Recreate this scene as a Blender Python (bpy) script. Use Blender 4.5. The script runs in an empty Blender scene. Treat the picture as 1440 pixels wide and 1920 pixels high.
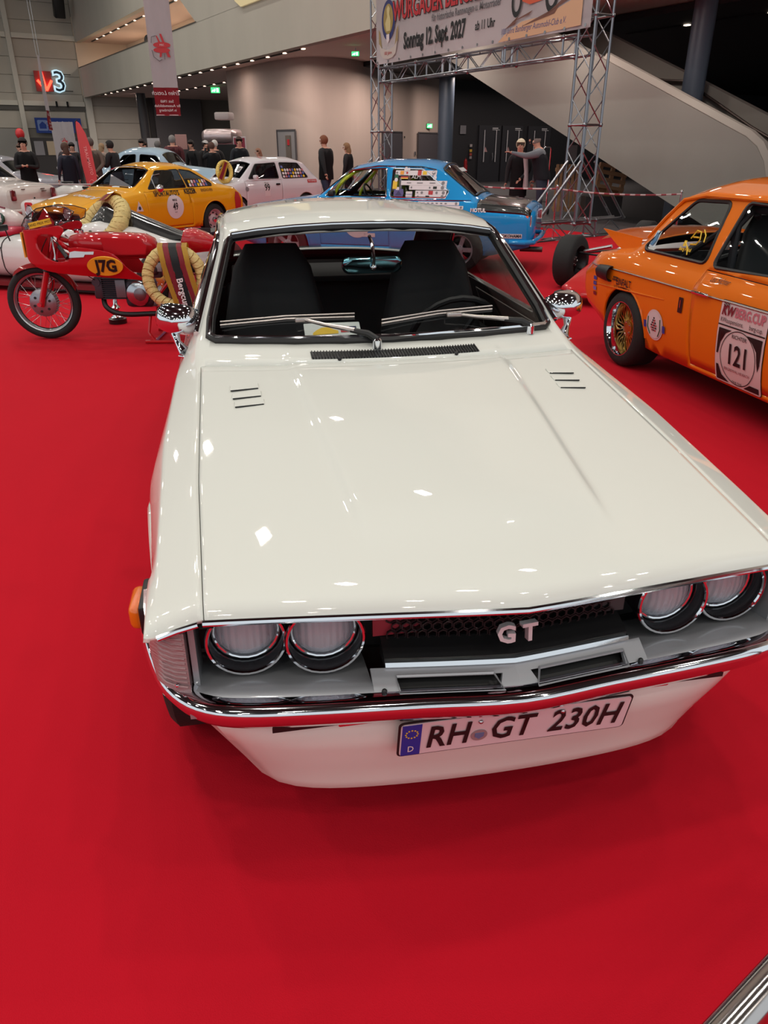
import bpy, bmesh, math, random
from mathutils import Vector, Matrix, Euler
from mathutils.bvhtree import BVHTree
random.seed(7)
PI = math.pi
SC = bpy.context.scene
COL = SC.collection
R = math.radians

# ------------------------------------------------------------------ camera
cam_d = bpy.data.cameras.new('camera'); cam = bpy.data.objects.new('camera', cam_d); COL.objects.link(cam)
cam.location = (0, 0, 1.55); cam.rotation_euler = (R(90 - 26.12), 0, 0)
cam_d.sensor_fit = 'VERTICAL'; cam_d.sensor_height = 36.0; cam_d.lens = 36.0 * 1394.6 / 1920
cam_d.clip_start = 0.05; cam_d.clip_end = 300
SC.camera = cam
# ------------------------------------------------------------------ world, lamps, exposure
w = bpy.data.worlds.new('world'); SC.world = w; w.use_nodes = True
w.node_tree.nodes['Background'].inputs[0].default_value = (0.88, 0.96, 1.0, 1)
w.node_tree.nodes['Background'].inputs[1].default_value = 0.92
SC.view_settings.view_transform = 'Standard'; SC.view_settings.look = 'None'
SC.view_settings.exposure = -0.06; SC.view_settings.gamma = 1.0; SC.view_settings.use_curve_mapping = False
def area_lamp(loc, sx, sy, power, col=(1, .95, .87), rz=0, spread=170):
    l = bpy.data.lights.new('hall_and_fill_lamp', 'AREA'); l.shape = 'RECTANGLE'; l.size = sx; l.size_y = sy
    l.energy = power; l.color = col; l.spread = R(spread)
    o = bpy.data.objects.new('hall_and_fill_lamp', l); COL.objects.link(o); o.location = loc; o.rotation_euler = (0, 0, rz)
    return o
# rows of high-bay lamps under the hall roof, parallel to the building
for i in range(11):
    for j in range(6):
        s_, t_ = 13 + i * 5.8 + (j % 2) * 1.4, -29 + j * 5.2
        x = -19.08 + s_ * .5225 + t_ * .8526; y = 54.08 - s_ * .8526 + t_ * .5225
        area_lamp((x, y, 12.5), .62, .3, 122, rz=R(-58.5))
for s_, t_ in ((38, 3), (45, 3.4)):
    x = -19.08 + s_ * .5225 + t_ * .8526; y = 54.08 - s_ * .8526 + t_ * .5225

# ------------------------------------------------------------------ materials
def lin(c):
    return tuple(((v / 255) / 12.92 if v / 255 <= .04045 else ((v / 255 + .055) / 1.055) ** 2.4) for v in c)
_m = {}
def mat(name, c, rough=.5, metal=0, coat=0, noise=0, nscale=8, bump=0, bscale=60, emit=0, stretch=None, spec=.5, trans=0):
    if name in _m: return _m[name]
    m = bpy.data.materials.new(name); m.use_nodes = True; nt = m.node_tree; b = nt.nodes['Principled BSDF']
    col = lin(c) + (1,)
    b.inputs['Base Color'].default_value = col; b.inputs['Roughness'].default_value = rough
    b.inputs['Metallic'].default_value = metal; b.inputs['Coat Weight'].default_value = coat
    b.inputs['Coat Roughness'].default_value = .04; b.inputs['Specular IOR Level'].default_value = spec
    if emit:
        b.inputs['Emission Color'].default_value = col; b.inputs['Emission Strength'].default_value = emit
    if noise or bump:
        tc = nt.nodes.new('ShaderNodeTexCoord'); mp = nt.nodes.new('ShaderNodeMapping')
        nt.links.new(tc.outputs['Object'], mp.inputs[0])
        if stretch: mp.inputs['Scale'].default_value = stretch
    if noise:
        n = nt.nodes.new('ShaderNodeTexNoise'); n.inputs['Scale'].default_value = nscale; n.inputs['Detail'].default_value = 5
        nt.links.new(mp.outputs[0], n.inputs[0])
        mx = nt.nodes.new('ShaderNodeMix'); mx.data_type = 'RGBA'
        mx.inputs[6].default_value = tuple(min(1, v * (1 - noise)) for v in col[:3]) + (1,)
        mx.inputs[7].default_value = tuple(min(1, v * (1 + noise)) for v in col[:3]) + (1,)
        nt.links.new(n.outputs[0], mx.inputs[0]); nt.links.new(mx.outputs[2], b.inputs['Base Color'])
    if bump:
        n2 = nt.nodes.new('ShaderNodeTexNoise'); n2.inputs['Scale'].default_value = bscale; n2.inputs['Detail'].default_value = 3
        nt.links.new(mp.outputs[0], n2.inputs[0]); bp = nt.nodes.new('ShaderNodeBump')
        bp.inputs['Strength'].default_value = bump; bp.inputs['Distance'].default_value = .01
        nt.links.new(n2.outputs[0], bp.inputs['Height']); nt.links.new(bp.outputs[0], b.inputs['Normal'])
    _m[name] = m; return m
def glass(name, tint=(.3, .32, .33), gloss=.9, ior=1.5):
    """window glass: tinted see-through sheet with a fresnel reflection"""
    if name in _m: return _m[name]
    m = bpy.data.materials.new(name); m.use_nodes = True; nt = m.node_tree; nt.nodes.clear()
    out = nt.nodes.new('ShaderNodeOutputMaterial'); t = nt.nodes.new('ShaderNodeBsdfTransparent'); g = nt.nodes.new('ShaderNodeBsdfGlossy')
    t.inputs[0].default_value = tint + (1,); g.inputs['Roughness'].default_value = .02; g.inputs[0].default_value = (gloss, gloss, gloss, 1)
    f = nt.nodes.new('ShaderNodeFresnel'); ge = nt.nodes.new('ShaderNodeNewGeometry'); mm = nt.nodes.new('ShaderNodeMath'); mm.operation = 'MULTIPLY_ADD'
    mm.inputs[1].default_value = 1 / ior - ior; mm.inputs[2].default_value = ior; nt.links.new(ge.outputs['Backfacing'], mm.inputs[0]); nt.links.new(mm.outputs[0], f.inputs[0]); mx = nt.nodes.new('ShaderNodeMixShader')
    nt.links.new(f.outputs[0], mx.inputs[0]); nt.links.new(t.outputs[0], mx.inputs[1]); nt.links.new(g.outputs[0], mx.inputs[2]); nt.links.new(mx.outputs[0], out.inputs[0])
    _m[name] = m; return m
def paint(name, c, noise=0):
    m = mat(name, c, .5, 0, 1.0, noise=noise, nscale=.6, spec=.15); m.node_tree.nodes['Principled BSDF'].inputs['Coat Roughness'].default_value = .02; return m
WHITE = paint('cream_white_paint', (219, 220, 213)); CHROME = mat('chrome', (225, 226, 230), .06, 1)
BLACK = mat('black_plastic', (16, 16, 18), .45); RUBBER = mat('tyre_rubber', (20, 20, 21), .75, bump=.2); TRIM = mat('dark_trim', (14, 14, 16), .8)
ALU = mat('brushed_aluminium', (185, 186, 190), .3, 1); SILVER = mat('silver_paint', (160, 162, 167), .4, .35, .6)
GLASS = glass('tinted_glass', (.55, .57, .58)); DGLASS = glass('dark_glass', (.22, .23, .24)); CGLASS = glass('clear_glass', (.86, .88, .88))
PAPER = mat('white_vinyl', (214, 205, 208), .5); INK = mat('black_print', (18, 16, 18), .55); REDP = mat('red_print', (176, 34, 42), .5)
YEL = mat('yellow_print', (222, 182, 40), .5); BLUEP = mat('blue_print', (34, 62, 150), .5); GREENP = mat('green_print', (20, 92, 60), .5)
CONC = mat('cast_concrete', (146, 140, 132), .85, noise=.1, nscale=1.1, bump=.15, bscale=9, stretch=(1, 1, .35))
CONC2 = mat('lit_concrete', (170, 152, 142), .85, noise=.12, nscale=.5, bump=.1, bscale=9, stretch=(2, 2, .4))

# ------------------------------------------------------------------ objects
def lk(name, data, m=None, parent=None):
    o = bpy.data.objects.new(name, data); COL.objects.link(o)
    if m is not None:
        for q in (m if isinstance(m, (list, tuple)) else [m]): data.materials.append(q)
    if parent is not None: o.parent = parent
    return o
def obj(name, bm, m, parent=None, smooth=38, loc=None):
    me = bpy.data.meshes.new(name); bmesh.ops.recalc_face_normals(bm, faces=bm.faces[:]) if smooth != 'keep' else None
    bm.to_mesh(me); bm.free()
    if smooth:
        for p in me.polygons: p.use_smooth = True
        if smooth != 'keep': me.set_sharp_from_angle(angle=R(smooth))
    o = lk(name, me, m, parent)
    if loc: o.location = loc
    return o
def tag(o, label=None, cat=None, group=None, kind=None):
    for k, v in (('label', label), ('category', cat), ('group', group), ('kind', kind)):
        if v: o[k] = v
    return o
def empty(name, loc, rz=0, label=None, cat=None, group=None):
    o = bpy.data.objects.new(name, None); COL.objects.link(o); o.location = loc; o.rotation_euler = (0, 0, rz); o.empty_display_size = .1
    return tag(o, label, cat, group)
def copy_tree(o, parent=None):
    c = o.copy(); COL.objects.link(c)
    if parent is not None: c.parent = parent
    for ch in list(o.children): copy_tree(ch, c)
    return c
def B(): return bmesh.new()
def box(bm, c, s, rot=None, mi=0):
    M = Matrix.Translation(c) @ (Euler(rot).to_matrix().to_4x4() if rot else Matrix()) @ Matrix.Diagonal((s[0], s[1], s[2], 1))
    r = bmesh.ops.create_cube(bm, size=1, matrix=M)
    if mi:
        for f in {f for v in r['verts'] for f in v.link_faces}: f.material_index = mi
    return r
def fill2d(loops):
    cu = bpy.data.curves.new('f', 'CURVE'); cu.dimensions = '2D'; cu.fill_mode = 'BOTH'
    for lp in loops:
        sp = cu.splines.new('POLY'); sp.points.add(len(lp) - 1); sp.use_cyclic_u = True
        for i, p in enumerate(lp): sp.points[i].co = (p[0], p[1], 0, 1)
    o = bpy.data.objects.new('f', cu); COL.objects.link(o); dg = bpy.context.evaluated_depsgraph_get(); dg.update(); me = bpy.data.meshes.new_from_object(o.evaluated_get(dg))
    e = bmesh.new(); e.from_mesh(me); bpy.data.objects.remove(o); bpy.data.curves.remove(cu); bpy.data.meshes.remove(me); bmesh.ops.remove_doubles(e, verts=e.verts[:], dist=1e-6); return e
def bbox(bm, c, s, bev=.01, seg=2, rot=None):
    t = bmesh.new(); box(t, (0, 0, 0), s); bmesh.ops.bevel(t, geom=t.edges[:], offset=bev, segments=seg, affect='EDGES', profile=.5)
    M = Matrix.Translation(c) @ (Euler(rot).to_matrix().to_4x4() if rot else Matrix())
    bmesh.ops.transform(t, matrix=M, verts=t.verts[:]); merge(bm, t)
def merge(bm, t):
    me = bpy.data.meshes.new('tmp'); t.to_mesh(me); t.free(); bm.from_mesh(me); bpy.data.meshes.remove(me)
def frame_of(d):
    d = Vector(d).normalized(); a = Vector((0, 0, 1)) if abs(d.z) < .95 else Vector((1, 0, 0)); x = a.cross(d).normalized(); return x, d.cross(x)
def rings(bm, rs, close=True, cap=True, mi=0):
    vs = [[bm.verts.new(p) for p in r] for r in rs]; n = len(rs[0])
    for a, b in zip(vs, vs[1:]):
        for i in range(n if close else n - 1):
            j = (i + 1) % n
            try: f = bm.faces.new((a[i], a[j], b[j], b[i])); f.material_index = mi
            except ValueError: pass
    if cap:
        for v in (vs[0], vs[-1]):
            try: f = bm.faces.new(v); f.material_index = mi
            except ValueError: pass
    return vs
def tube(bm, pts, r, n=8, cap=True, mi=0, closed=False):
    pts = [Vector(p) for p in pts]; L = len(pts); rs = []
    ax = None
    for i, p in enumerate(pts):
        d = (pts[(i + 1) % L] - pts[i - 1]) if closed else (pts[min(i + 1, L - 1)] - pts[max(i - 1, 0)])
        if d.length < 1e-9: d = Vector((0, 0, 1))
        d.normalize()
        if ax is None: ax = frame_of(d)[0]
        x = ax - d * ax.dot(d)
        x = x.normalized() if x.length > 1e-6 else frame_of(d)[0]
        ax = x; y = d.cross(x); rr = r[i] if isinstance(r, (list, tuple)) else r
        rs.append([p + (x * math.cos(2 * PI * k / n) + y * math.sin(2 * PI * k / n)) * rr for k in range(n)])
    if closed: rs.append(rs[0])
    rings(bm, rs, True, cap and not closed, mi)
    if closed: bmesh.ops.remove_doubles(bm, verts=bm.verts[:], dist=1e-6)
def lathe(bm, prof, n=24, axis='y', c=(0, 0, 0), mi=0, cap=True):
    """prof: (radius, along-axis) pairs"""
    c = Vector(c); rs = []; n_open = prof[0][0] > 1e-5, prof[-1][0] > 1e-5
    for r, h in prof:
        ring = []
        for k in range(n):
            a = 2 * PI * k / n; u, v = r * math.cos(a), r * math.sin(a)
            ring.append(c + Vector({'y': (u, h, v), 'z': (u, v, h), 'x': (h, u, v)}[axis]))
        rs.append(ring)
    vs = [[bm.verts.new(p) for p in q] if prof[i][0] > 1e-5 else [bm.verts.new(q[0])] for i, q in enumerate(rs)]
    for a, b in zip(vs, vs[1:]):
        for i in range(n):
            j = (i + 1) % n; q = [a[i % len(a)], a[j % len(a)], b[j % len(b)], b[i % len(b)]]; q = [v for k, v in enumerate(q) if v not in q[:k]]
            if len(q) > 2:
                f = bm.faces.new(q); f.material_index = mi
    if cap:
        for q in (vs[0], vs[-1]):
            if len(q) > 2: f = bm.faces.new(q); f.material_index = mi
def prism(bm, poly, z0, z1, mi=0, f=lambda u, v, w: (u, v, w)):
    a = [bm.verts.new(f(u, v, z0)) for u, v in poly]; b = [bm.verts.new(f(u, v, z1)) for u, v in poly]; n = len(poly)
    fs = [bm.faces.new(a[::-1]), bm.faces.new(b)] + [bm.faces.new((a[i], a[(i + 1) % n], b[(i + 1) % n], b[i])) for i in range(n)]
    for q in fs: q.material_index = mi
def sph(bm, c, r, u=12, v=8, s=(1, 1, 1), rot=None):
    M = Matrix.Translation(c) @ (Euler(rot).to_matrix().to_4x4() if rot else Matrix()) @ Matrix.Diagonal((s[0], s[1], s[2], 1))
    bmesh.ops.create_uvsphere(bm, u_segments=u, v_segments=v, radius=r, matrix=M)
def spline(pts, n=8, closed=False):
    P = [Vector(p) for p in pts]; out = []; L = len(P)
    for i in range(L if closed else L - 1):
        if closed: a, b, c, d = P[i - 1], P[i], P[(i + 1) % L], P[(i + 2) % L]
        else: a, b, c, d = P[max(i - 1, 0)], P[i], P[i + 1], P[min(i + 2, L - 1)]
        for k in range(n):
            t = k / n; out.append(.5 * ((2 * b) + (c - a) * t + (2 * a - 5 * b + 4 * c - d) * t * t + (3 * b - a - 3 * c + d) * t ** 3))
    if not closed: out.append(P[-1])
    return out
def rrect(w, h, r, n=4):
    out = []
    for cx, cy, a0 in ((w / 2 - r, h / 2 - r, 0), (-w / 2 + r, h / 2 - r, 90), (-w / 2 + r, -h / 2 + r, 180), (w / 2 - r, -h / 2 + r, 270)):
        for k in range(n + 1):
            a = R(a0 + 90 * k / n); out.append((cx + r * math.cos(a), cy + r * math.sin(a)))
    return out
def text_bm(s, h, bold=0, sx=1, align='CENTER', shear=0, extrude=0, res=2, space=1):
    cu = bpy.data.curves.new('t', 'FONT'); cu.body = s; cu.align_x = align; cu.align_y = 'CENTER'; cu.size = 1; cu.offset = bold; cu.shear = shear
    cu.resolution_u = res; cu.space_character = space; cu.extrude = extrude / max(h, 1e-6) * .7
    o = bpy.data.objects.new('t', cu); COL.objects.link(o); dg = bpy.context.evaluated_depsgraph_get(); dg.update()
    me = bpy.data.meshes.new_from_object(o.evaluated_get(dg)); bm = bmesh.new(); bm.from_mesh(me)
    bpy.data.objects.remove(o); bpy.data.curves.remove(cu); bpy.data.meshes.remove(me)
    k = h / .7
    for v in bm.verts: v.co = Vector((v.co.x * k * sx, v.co.y * k, v.co.z * k))
    return bm
def plane_M(origin, xdir, ydir):
    x = Vector(xdir).normalized(); y = Vector(ydir); y = (y - x * y.dot(x)).normalized(); z = x.cross(y)
    M = Matrix((x, y, z)).transposed().to_4x4(); M.translation = Vector(origin); return M
def put_text(name, s, h, m, M, parent=None, **k):
    bm = text_bm(s, h, **k); bmesh.ops.transform(bm, matrix=M, verts=bm.verts[:]); return obj(name, bm, m, parent, smooth=0)
def flat(name, poly, m, M, parent=None, thick=.001):
    bm = B(); prism(bm, poly, -thick, 0); bmesh.ops.transform(bm, matrix=M, verts=bm.verts[:]); return obj(name, bm, m, parent, smooth=0)
def circle(r, n=28, sx=1, cx=0, cy=0): return [(cx + r * sx * math.cos(2 * PI * k / n), cy + r * math.sin(2 * PI * k / n)) for k in range(n)]
def T(x, y, z): return Matrix.Translation((x, y, z))
# ================================================================== BUILDING (frame: x = towards the camera along the gallery, y = away under it)
BA = R(-58.5); BC = (-19.08, 54.08)
def bworld(s, t, z=0): return (BC[0] + s * .5225 + t * .8526, BC[1] - s * .8526 + t * .5225, z)
def bobj(name, bm, m, parent=None, kind='structure', smooth=30):
    o = obj(name, bm, m, parent, smooth)
    if parent is None: o.location = (BC[0], BC[1], 0); o.rotation_euler = (0, 0, BA)
    if kind and parent is None: o['kind'] = kind
    return o
HS, PARZ, UPZ = 4.48, 6.0, 7.36
bm = B(); box(bm, (5, 20, -.1), (110, 100, .2)); o = obj('floor', bm, mat('dark_hall_floor', (50, 48, 50), .6, noise=.15, nscale=.8), smooth=0); tag(o, kind='structure')
# red exhibition carpet
CARPET = mat('red_carpet', (186, 14, 34), .95, noise=.07, nscale=1.2, bump=.25, bscale=400, spec=.15)
bm = B(); prism(bm, [(13.0, 1.2), (-1.6, 25.2), (-24, 11.5), (-14, -6), (10, -6)], .0005, .006)
o = obj('carpet', bm, CARPET, smooth=0); tag(o, 'bright red exhibition carpet under all the display cars', 'carpet')
# far wall of horizontal siding, with pillars and rails
SID = mat('painted_siding', (182, 174, 162), .7, noise=.05, nscale=2)
bm = B(); box(bm, (-.35, -12, 9), (.4, 62, 18)); wl = bobj('wall_back', bm, mat('siding_backing', (130, 124, 116), .8))
PILM = mat('pillar_paint', (206, 200, 188), .6)
for bay, (ta, tb) in enumerate(((-12, -8), (-8, -3.95), (-3.7, -.05), (.45, 3.9))):
    top = 4.3 if ta > 0 else 11
    z = 2.62
    if ta > 0: z = .1
    me = None
    while z < top:
        bm = B(); bbox(bm, (0, 0, 0), (.06, tb - ta - .015, .945), .012, 1); p = bobj('siding_panel', bm, SID, wl) if me is None else lk('siding_panel', me, None, wl)
        me = p.data; p.location = (-.11, (ta + tb) / 2, z + .48); z += .96
bm = B(); box(bm, (-.1, -5.9, 1.3), (.12, 4, 2.6)); bobj('low_wall_band', bm, mat('grey_band', (150, 146, 140), .7), wl)
bm = B(); box(bm, (-.05, -3.82, 9), (.3, .28, 18)); bobj('pillar', bm, PILM, wl)
bm = B(); box(bm, (-.05, .2, 2.3), (.35, .42, 4.4)); bobj('pillar', bm, PILM, wl)
bm = B(); box(bm, (0, 4.15, 2.3), (.5, .32, 4.4)); bobj('pillar', bm, mat('dark_pillar', (58, 54, 54), .6), wl)
for z, h in ((7.55, .26), (4.0, .26)):
    for ta, tb in ((-14, -3.98), (-3.66, -.05)):
        bm = B(); box(bm, (.02, (ta + tb) / 2, z), (.22, tb - ta, h)); bobj('wall_rail', bm, PILM, wl)
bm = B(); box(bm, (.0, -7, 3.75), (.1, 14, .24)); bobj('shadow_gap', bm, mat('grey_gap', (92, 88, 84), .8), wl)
for t_ in (-1.75, -1.1):
    bm = B(); box(bm, (.15, t_, 3.98), (.16, .1, .3)); bobj('rail_clip', bm, TRIM, wl)
# opening in the far wall with the next hall behind it
bm = B(); box(bm, (-.06, -2, 1.05), (.1, 3.3, 2.1)); bobj('door_1', bm, mat('doorway_dark', (70, 66, 66), .8))
for k, c in enumerate(((150, 146, 150), (196, 176, 150), (96, 100, 120), (170, 168, 176))):
    bm = B(); box(bm, (.02, -3.2 + k * .75, 1.5), (.06, .55, .8)); bobj('stand_panel', bm, mat('stand%d' % k, c, .6), wl)
# grey wall and black recess right of the siding under the gallery
bm = B(); box(bm, (.1, 5.9, 2.24), (.3, 3.3, 4.48)); bobj('wall_recess', bm, mat('plain_grey_wall', (104, 100, 102), .8, noise=.04))
bm = B(); box(bm, (-3, 9.5, 2.24), (.3, 8, 4.48)); bobj('wall_black_recess', bm, mat('black_wall', (22, 20, 24), .7))
# curved cast concrete wall
pts = spline([(21.0, 1.55, 0), (23.4, 1.5, 0), (25.9, 1.5, 0), (27.9, 2.0, 0), (28.2, 3.4, 0), (27.2, 5.1, 0), (25.9, 6.95, 0), (24.2, 10.6, 0)], 6)
bm = B(); a = [[p.x, p.y] for p in pts]; rs = []
for i, p in enumerate(pts):
    d = (pts[min(i + 1, len(pts) - 1)] - pts[max(i - 1, 0)]).normalized(); n = Vector((d.y, -d.x, 0)) * -.4
    rs.append([(p.x, p.y, 0), (p.x, p.y, HS), (p.x + n.x, p.y + n.y, HS), (p.x + n.x, p.y + n.y, 0)])
rings(bm, rs); cw = bobj('wall_concrete', bm, CONC2, smooth=40)
def wall_pt(u):  # point and tangent on the curved wall
    i = min(int(u * (len(pts) - 1)), len(pts) - 2); f = u * (len(pts) - 1) - i
    p = pts[i].lerp(pts[i + 1], f); d = (pts[i + 1] - pts[i]).normalized(); return p, d
def wdoor(name, x0, x1, m, frame=True):
    # door between two ground points (building frame); sits proud of the wall
    a = Vector((x0[0], x0[1], 0)); b = Vector((x1[0], x1[1], 0)); d = (b - a).normalized(); n = Vector((d.y, -d.x, 0))
    if n.x < 0: n = -n
    c = (a + b) / 2 + n * .02; L = (b - a).length; rz = math.atan2(d.y, d.x)
    e = B(); box(e, (0, 0, 1.06), (L, .12, 2.12)); o = obj(name, e, m, None, 0)
    o.location = bworld(c.x, c.y); o.rotation_euler = (0, 0, BA + rz); o['kind'] = 'structure'
    e = B(); bbox(e, (L * .36, -.09, 1.02), (.12, .03, .03), .01); obj('door_handle', e, ALU, o)
    e = B(); box(e, (0, -.065, 2.14), (L + .1, .04, .05)); box(e, (L / 2 + .03, -.065, 1.06), (.05, .04, 2.16)); box(e, (-L / 2 - .03, -.065, 1.06), (.05, .04, 2.16)); obj('door_frame', e, mat('door_frame', (70, 66, 68), .5), o, 0)
    return o
DDOOR = mat('grey_door', (72, 68, 72), .5)
def onwall(px, lift=.0):  # where a sight line through a horizontal angle meets the wall polyline (authoring aid in plan)
    a = (px - 720) / 1394.6 / 1.1138; best = None
    for p, q in zip(pts, pts[1:]):
        P = Vector(bworld(p.x, p.y)); Q = Vector(bworld(q.x, q.y)); f1 = P.x - a * P.y; f2 = Q.x - a * Q.y
        if f1 * f2 <= 0: return p.lerp(q, f1 / (f1 - f2))
    return pts[-1]
d2 = wdoor('door_2', onwall(716), onwall(750), DDOOR); d3 = wdoor('door_3', onwall(782), onwall(823), DDOOR)
p0, p1 = onwall(525), onwall(557)
dd = wdoor('door_4', p0, p1, mat('lobby_panel', (128, 124, 124), .6))
e = B(); box(e, (.16, -.09, .98), (.3, .05, 1.96)); obj('door_leaf', e, mat('inner_leaf', (100, 90, 82), .45), dd, 0)
e = B(); box(e, (.22, -.13, 1.72), (.12, .02, .2)); tag(obj('notice', e, REDP, dd, 0), 'small red notice')
def wall_item(name, px, z, w_, h, m, label, cat, th=.03):
    p = onwall(px); q = onwall(px + 4); d = (q - p).normalized(); rz = math.atan2(d.y, d.x); e = B(); bbox(e, (0, 0, 0), (w_, th, h), .006, 1)
    n = Vector((d.y, -d.x, 0)); n = n if n.x > 0 else -n
    o = obj(name, e, m, None, 0); o.location = bworld(p.x + n.x * .04, p.y + n.y * .04, z); o.rotation_euler = (0, 0, BA + rz); return tag(o, label, cat)
o = wall_item('notice_sheet', 493, 1.42, .16, .3, mat('notice_paper', (178, 170, 168), .6), 'small pale framed notice on the concrete wall left of the lobby door', 'notice')
e = B(); box(e, (0, -.018, 0), (.1, .004, .2)); obj('printed_text', e, mat('notice_ink', (120, 116, 116), .6), o)
wall_item('call_box', 777, 1.3, .09, .16, ALU, 'small white call box on the wall left of the rightmost grey door', 'call box')
wall_item('door_buzzer', 757, 1.95, .05, .07, TRIM, 'tiny dark sensor on the wall between the two grey doors', 'sensor')
# gallery: soffit, parapet fascia, upper fascia, back wall of the balcony
bm = B(); prism(bm, [(-.3, 0), (62, 0), (62, 45), (-.3, 45)], HS, HS + .3); so = bobj('ceiling', bm, mat('soffit_plaster', (232, 200, 190), .8), smooth=0)
FAS = mat('fascia_concrete', (186, 179, 166), .85, noise=.1, nscale=.8, bump=.15, bscale=9, stretch=(1, 1, .3))
bm = B(); box(bm, (31, .12, (HS + PARZ) / 2 - .05), (62.4, .3, PARZ - HS + .1)); par = bobj('wall_parapet', bm, FAS, smooth=0)
bm = B(); box(bm, (11.1, .12, PARZ + .02), (22.4, .34, .04)); bobj('parapet_cap', bm, mat('cap_metal', (88, 82, 76), .5), par, smooth=0)
bm = B(); prism(bm, [(-.1, UPZ), (62, UPZ), (62, 14), (-.1, 14)], -.03, .27, f=lambda u, v, w_: (u, w_, v))
# solid fascia where the balcony opening ends (slanted jamb)
prism(bm, [(19.9, UPZ + .01), (62, UPZ + .01), (62, PARZ - .02), (22.3, PARZ - .02)], -.03, .27, f=lambda u, v, w_: (u, w_, v))
bobj('wall_gallery', bm, FAS, smooth=0)
bm = B(); box(bm, (31, 3.2, 6.6), (62, .2, 4.2)); box(bm, (-.1, 1.6, 6.6), (.25, 3.3, 4.2)); bobj('wall_balcony', bm, mat('balcony_plaster', (222, 200, 178), .8), smooth=0)
bm = B(); box(bm, (31, 1.7, UPZ + .12), (62, 2.9, .15)); bobj('ceiling_balcony', bm, mat('balcony_ceiling', (196, 170, 156), .8), smooth=0)
bm = B(); box(bm, (20.8, 2.1, 6.6), (.9, 2.2, 2)); bobj('wall_balcony_pier', bm, _m['balcony_plaster'], smooth=0)
# slots with downlights in the soffits
SLOT = mat('slot_black', (22, 18, 20), .7); LAMPM = mat('downlight_glow', (255, 236, 214), .5, emit=1.8)
def slot_row(t_, s0, s1, step, z, lab):
    s_ = s0
    while s_ < s1:
        e = B(); box(e, (0, 0, 0), (step * .8, .1, .02)); box(e, (step * .45, 0, 0), (.14, .1, .03), mi=1)
        o = obj('light_slot', e, [SLOT, LAMPM], None, 0); o.location = bworld(s_, t_, z - .022); o.rotation_euler = (0, 0, BA)
        tag(o, 'short black slot with a small downlight in the ' + lab, 'ceiling light', 'slot lights in the ' + lab); s_ += step
slot_row(.75, 2, 30, 1.45, HS, 'front row under the gallery edge'); slot_row(3.6, 6, 22, 1.45, HS, 'second row deeper under the gallery'); slot_row(.8, 1.5, 19, 1.7, UPZ + .045, 'balcony ceiling above the parapet')
slot_row(6.0, 40.2, 44, 2.3, HS - .165, 'dark ceiling above the stairs')
for s_, t_ in ((5, 1.6), (11, 1.6), (16, 1.6)):
    area_lamp(bworld(s_, t_, UPZ - .05), .8, .5, 170, (1, .9, .78), BA)
for s_, t_, pw in ((23.5, -.1, 95), (28.8, .1, 105), (30.6, 2.6, 110), (29.2, 4.8, 105), (28.2, 7.2, 90), (27.0, 9.6, 90), (27, 12.5, 45), (27, 15.5, 45), (27.5, 19, 40), (10, 3, 170), (4, 1.8, 110), (17, 3, 170), (22, 5.5, 120), (36, 5.0, 60), (34, .45, 60), (38, .45, 60), (42, .45, 60), (45, .45, 40)):  # mostly added fill lamps without fittings, brightening concrete wall, doors and stair side
    area_lamp(bworld(s_, t_ + .35, HS - (.06 if t_ < 4 else .24)), .5, .3, pw, (1, .84, .76), BA)
# exit signs
EXG = mat('exit_green', (70, 235, 120), .5, emit=2.2); EXW = mat('exit_white', (225, 255, 235), .5, emit=2.5)
def exit_sign(loc, w_, h, rz, label, lit=True):
    r = empty('exit_sign', loc, rz, label, 'exit sign', None)
    e = B(); bbox(e, (0, 0, 0), (w_, .07, h), .01); obj('housing', e, mat('sign_housing', (40, 90, 64), .5), r)
    e = B(); box(e, (0, -.04, 0), (w_ * .92, .01, h * .86)); obj('lit_face', e, EXG, r, 0)
    e = B(); box(e, (w_ * .22, -.047, 0), (w_ * .2, .006, h * .6)); tube(e, [(-w_ * .12, -.05, -h * .25), (-w_ * .02, -.05, .0), (-w_ * .04, -.05, h * .2)], h * .07, 5); tube(e, [(-w_ * .3, -.05, .0), (-w_ * .04, -.05, h * .04)], h * .05, 5)
    tube(e, [(-w_ * .4, -.05, -h * .2), (-w_ * .2, -.05, -h * .14), (-w_ * .02, -.05, 0)], h * .06, 5); obj('running_figure', e, EXW, r)
    e = B(); tube(e, [(0, 0, h / 2), (0, 0, h / 2 + .1)], .012, 6); obj('hanger', e, ALU, r); return r
exit_sign((-9.05, 45.8, 4.3), .5, .3, R(10), 'green lit exit sign hanging under the gallery at the left')
exit_sign((-.92, 28.1, 4.26), .26, .14, R(-10), 'bright pale green exit sign on the gallery ceiling beside the banner')
p = onwall(803); exit_sign(bworld(p.x + .1, p.y - .05, 2.42), .3, .2, BA + R(90), 'small green exit sign above the rightmost grey door')
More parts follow.
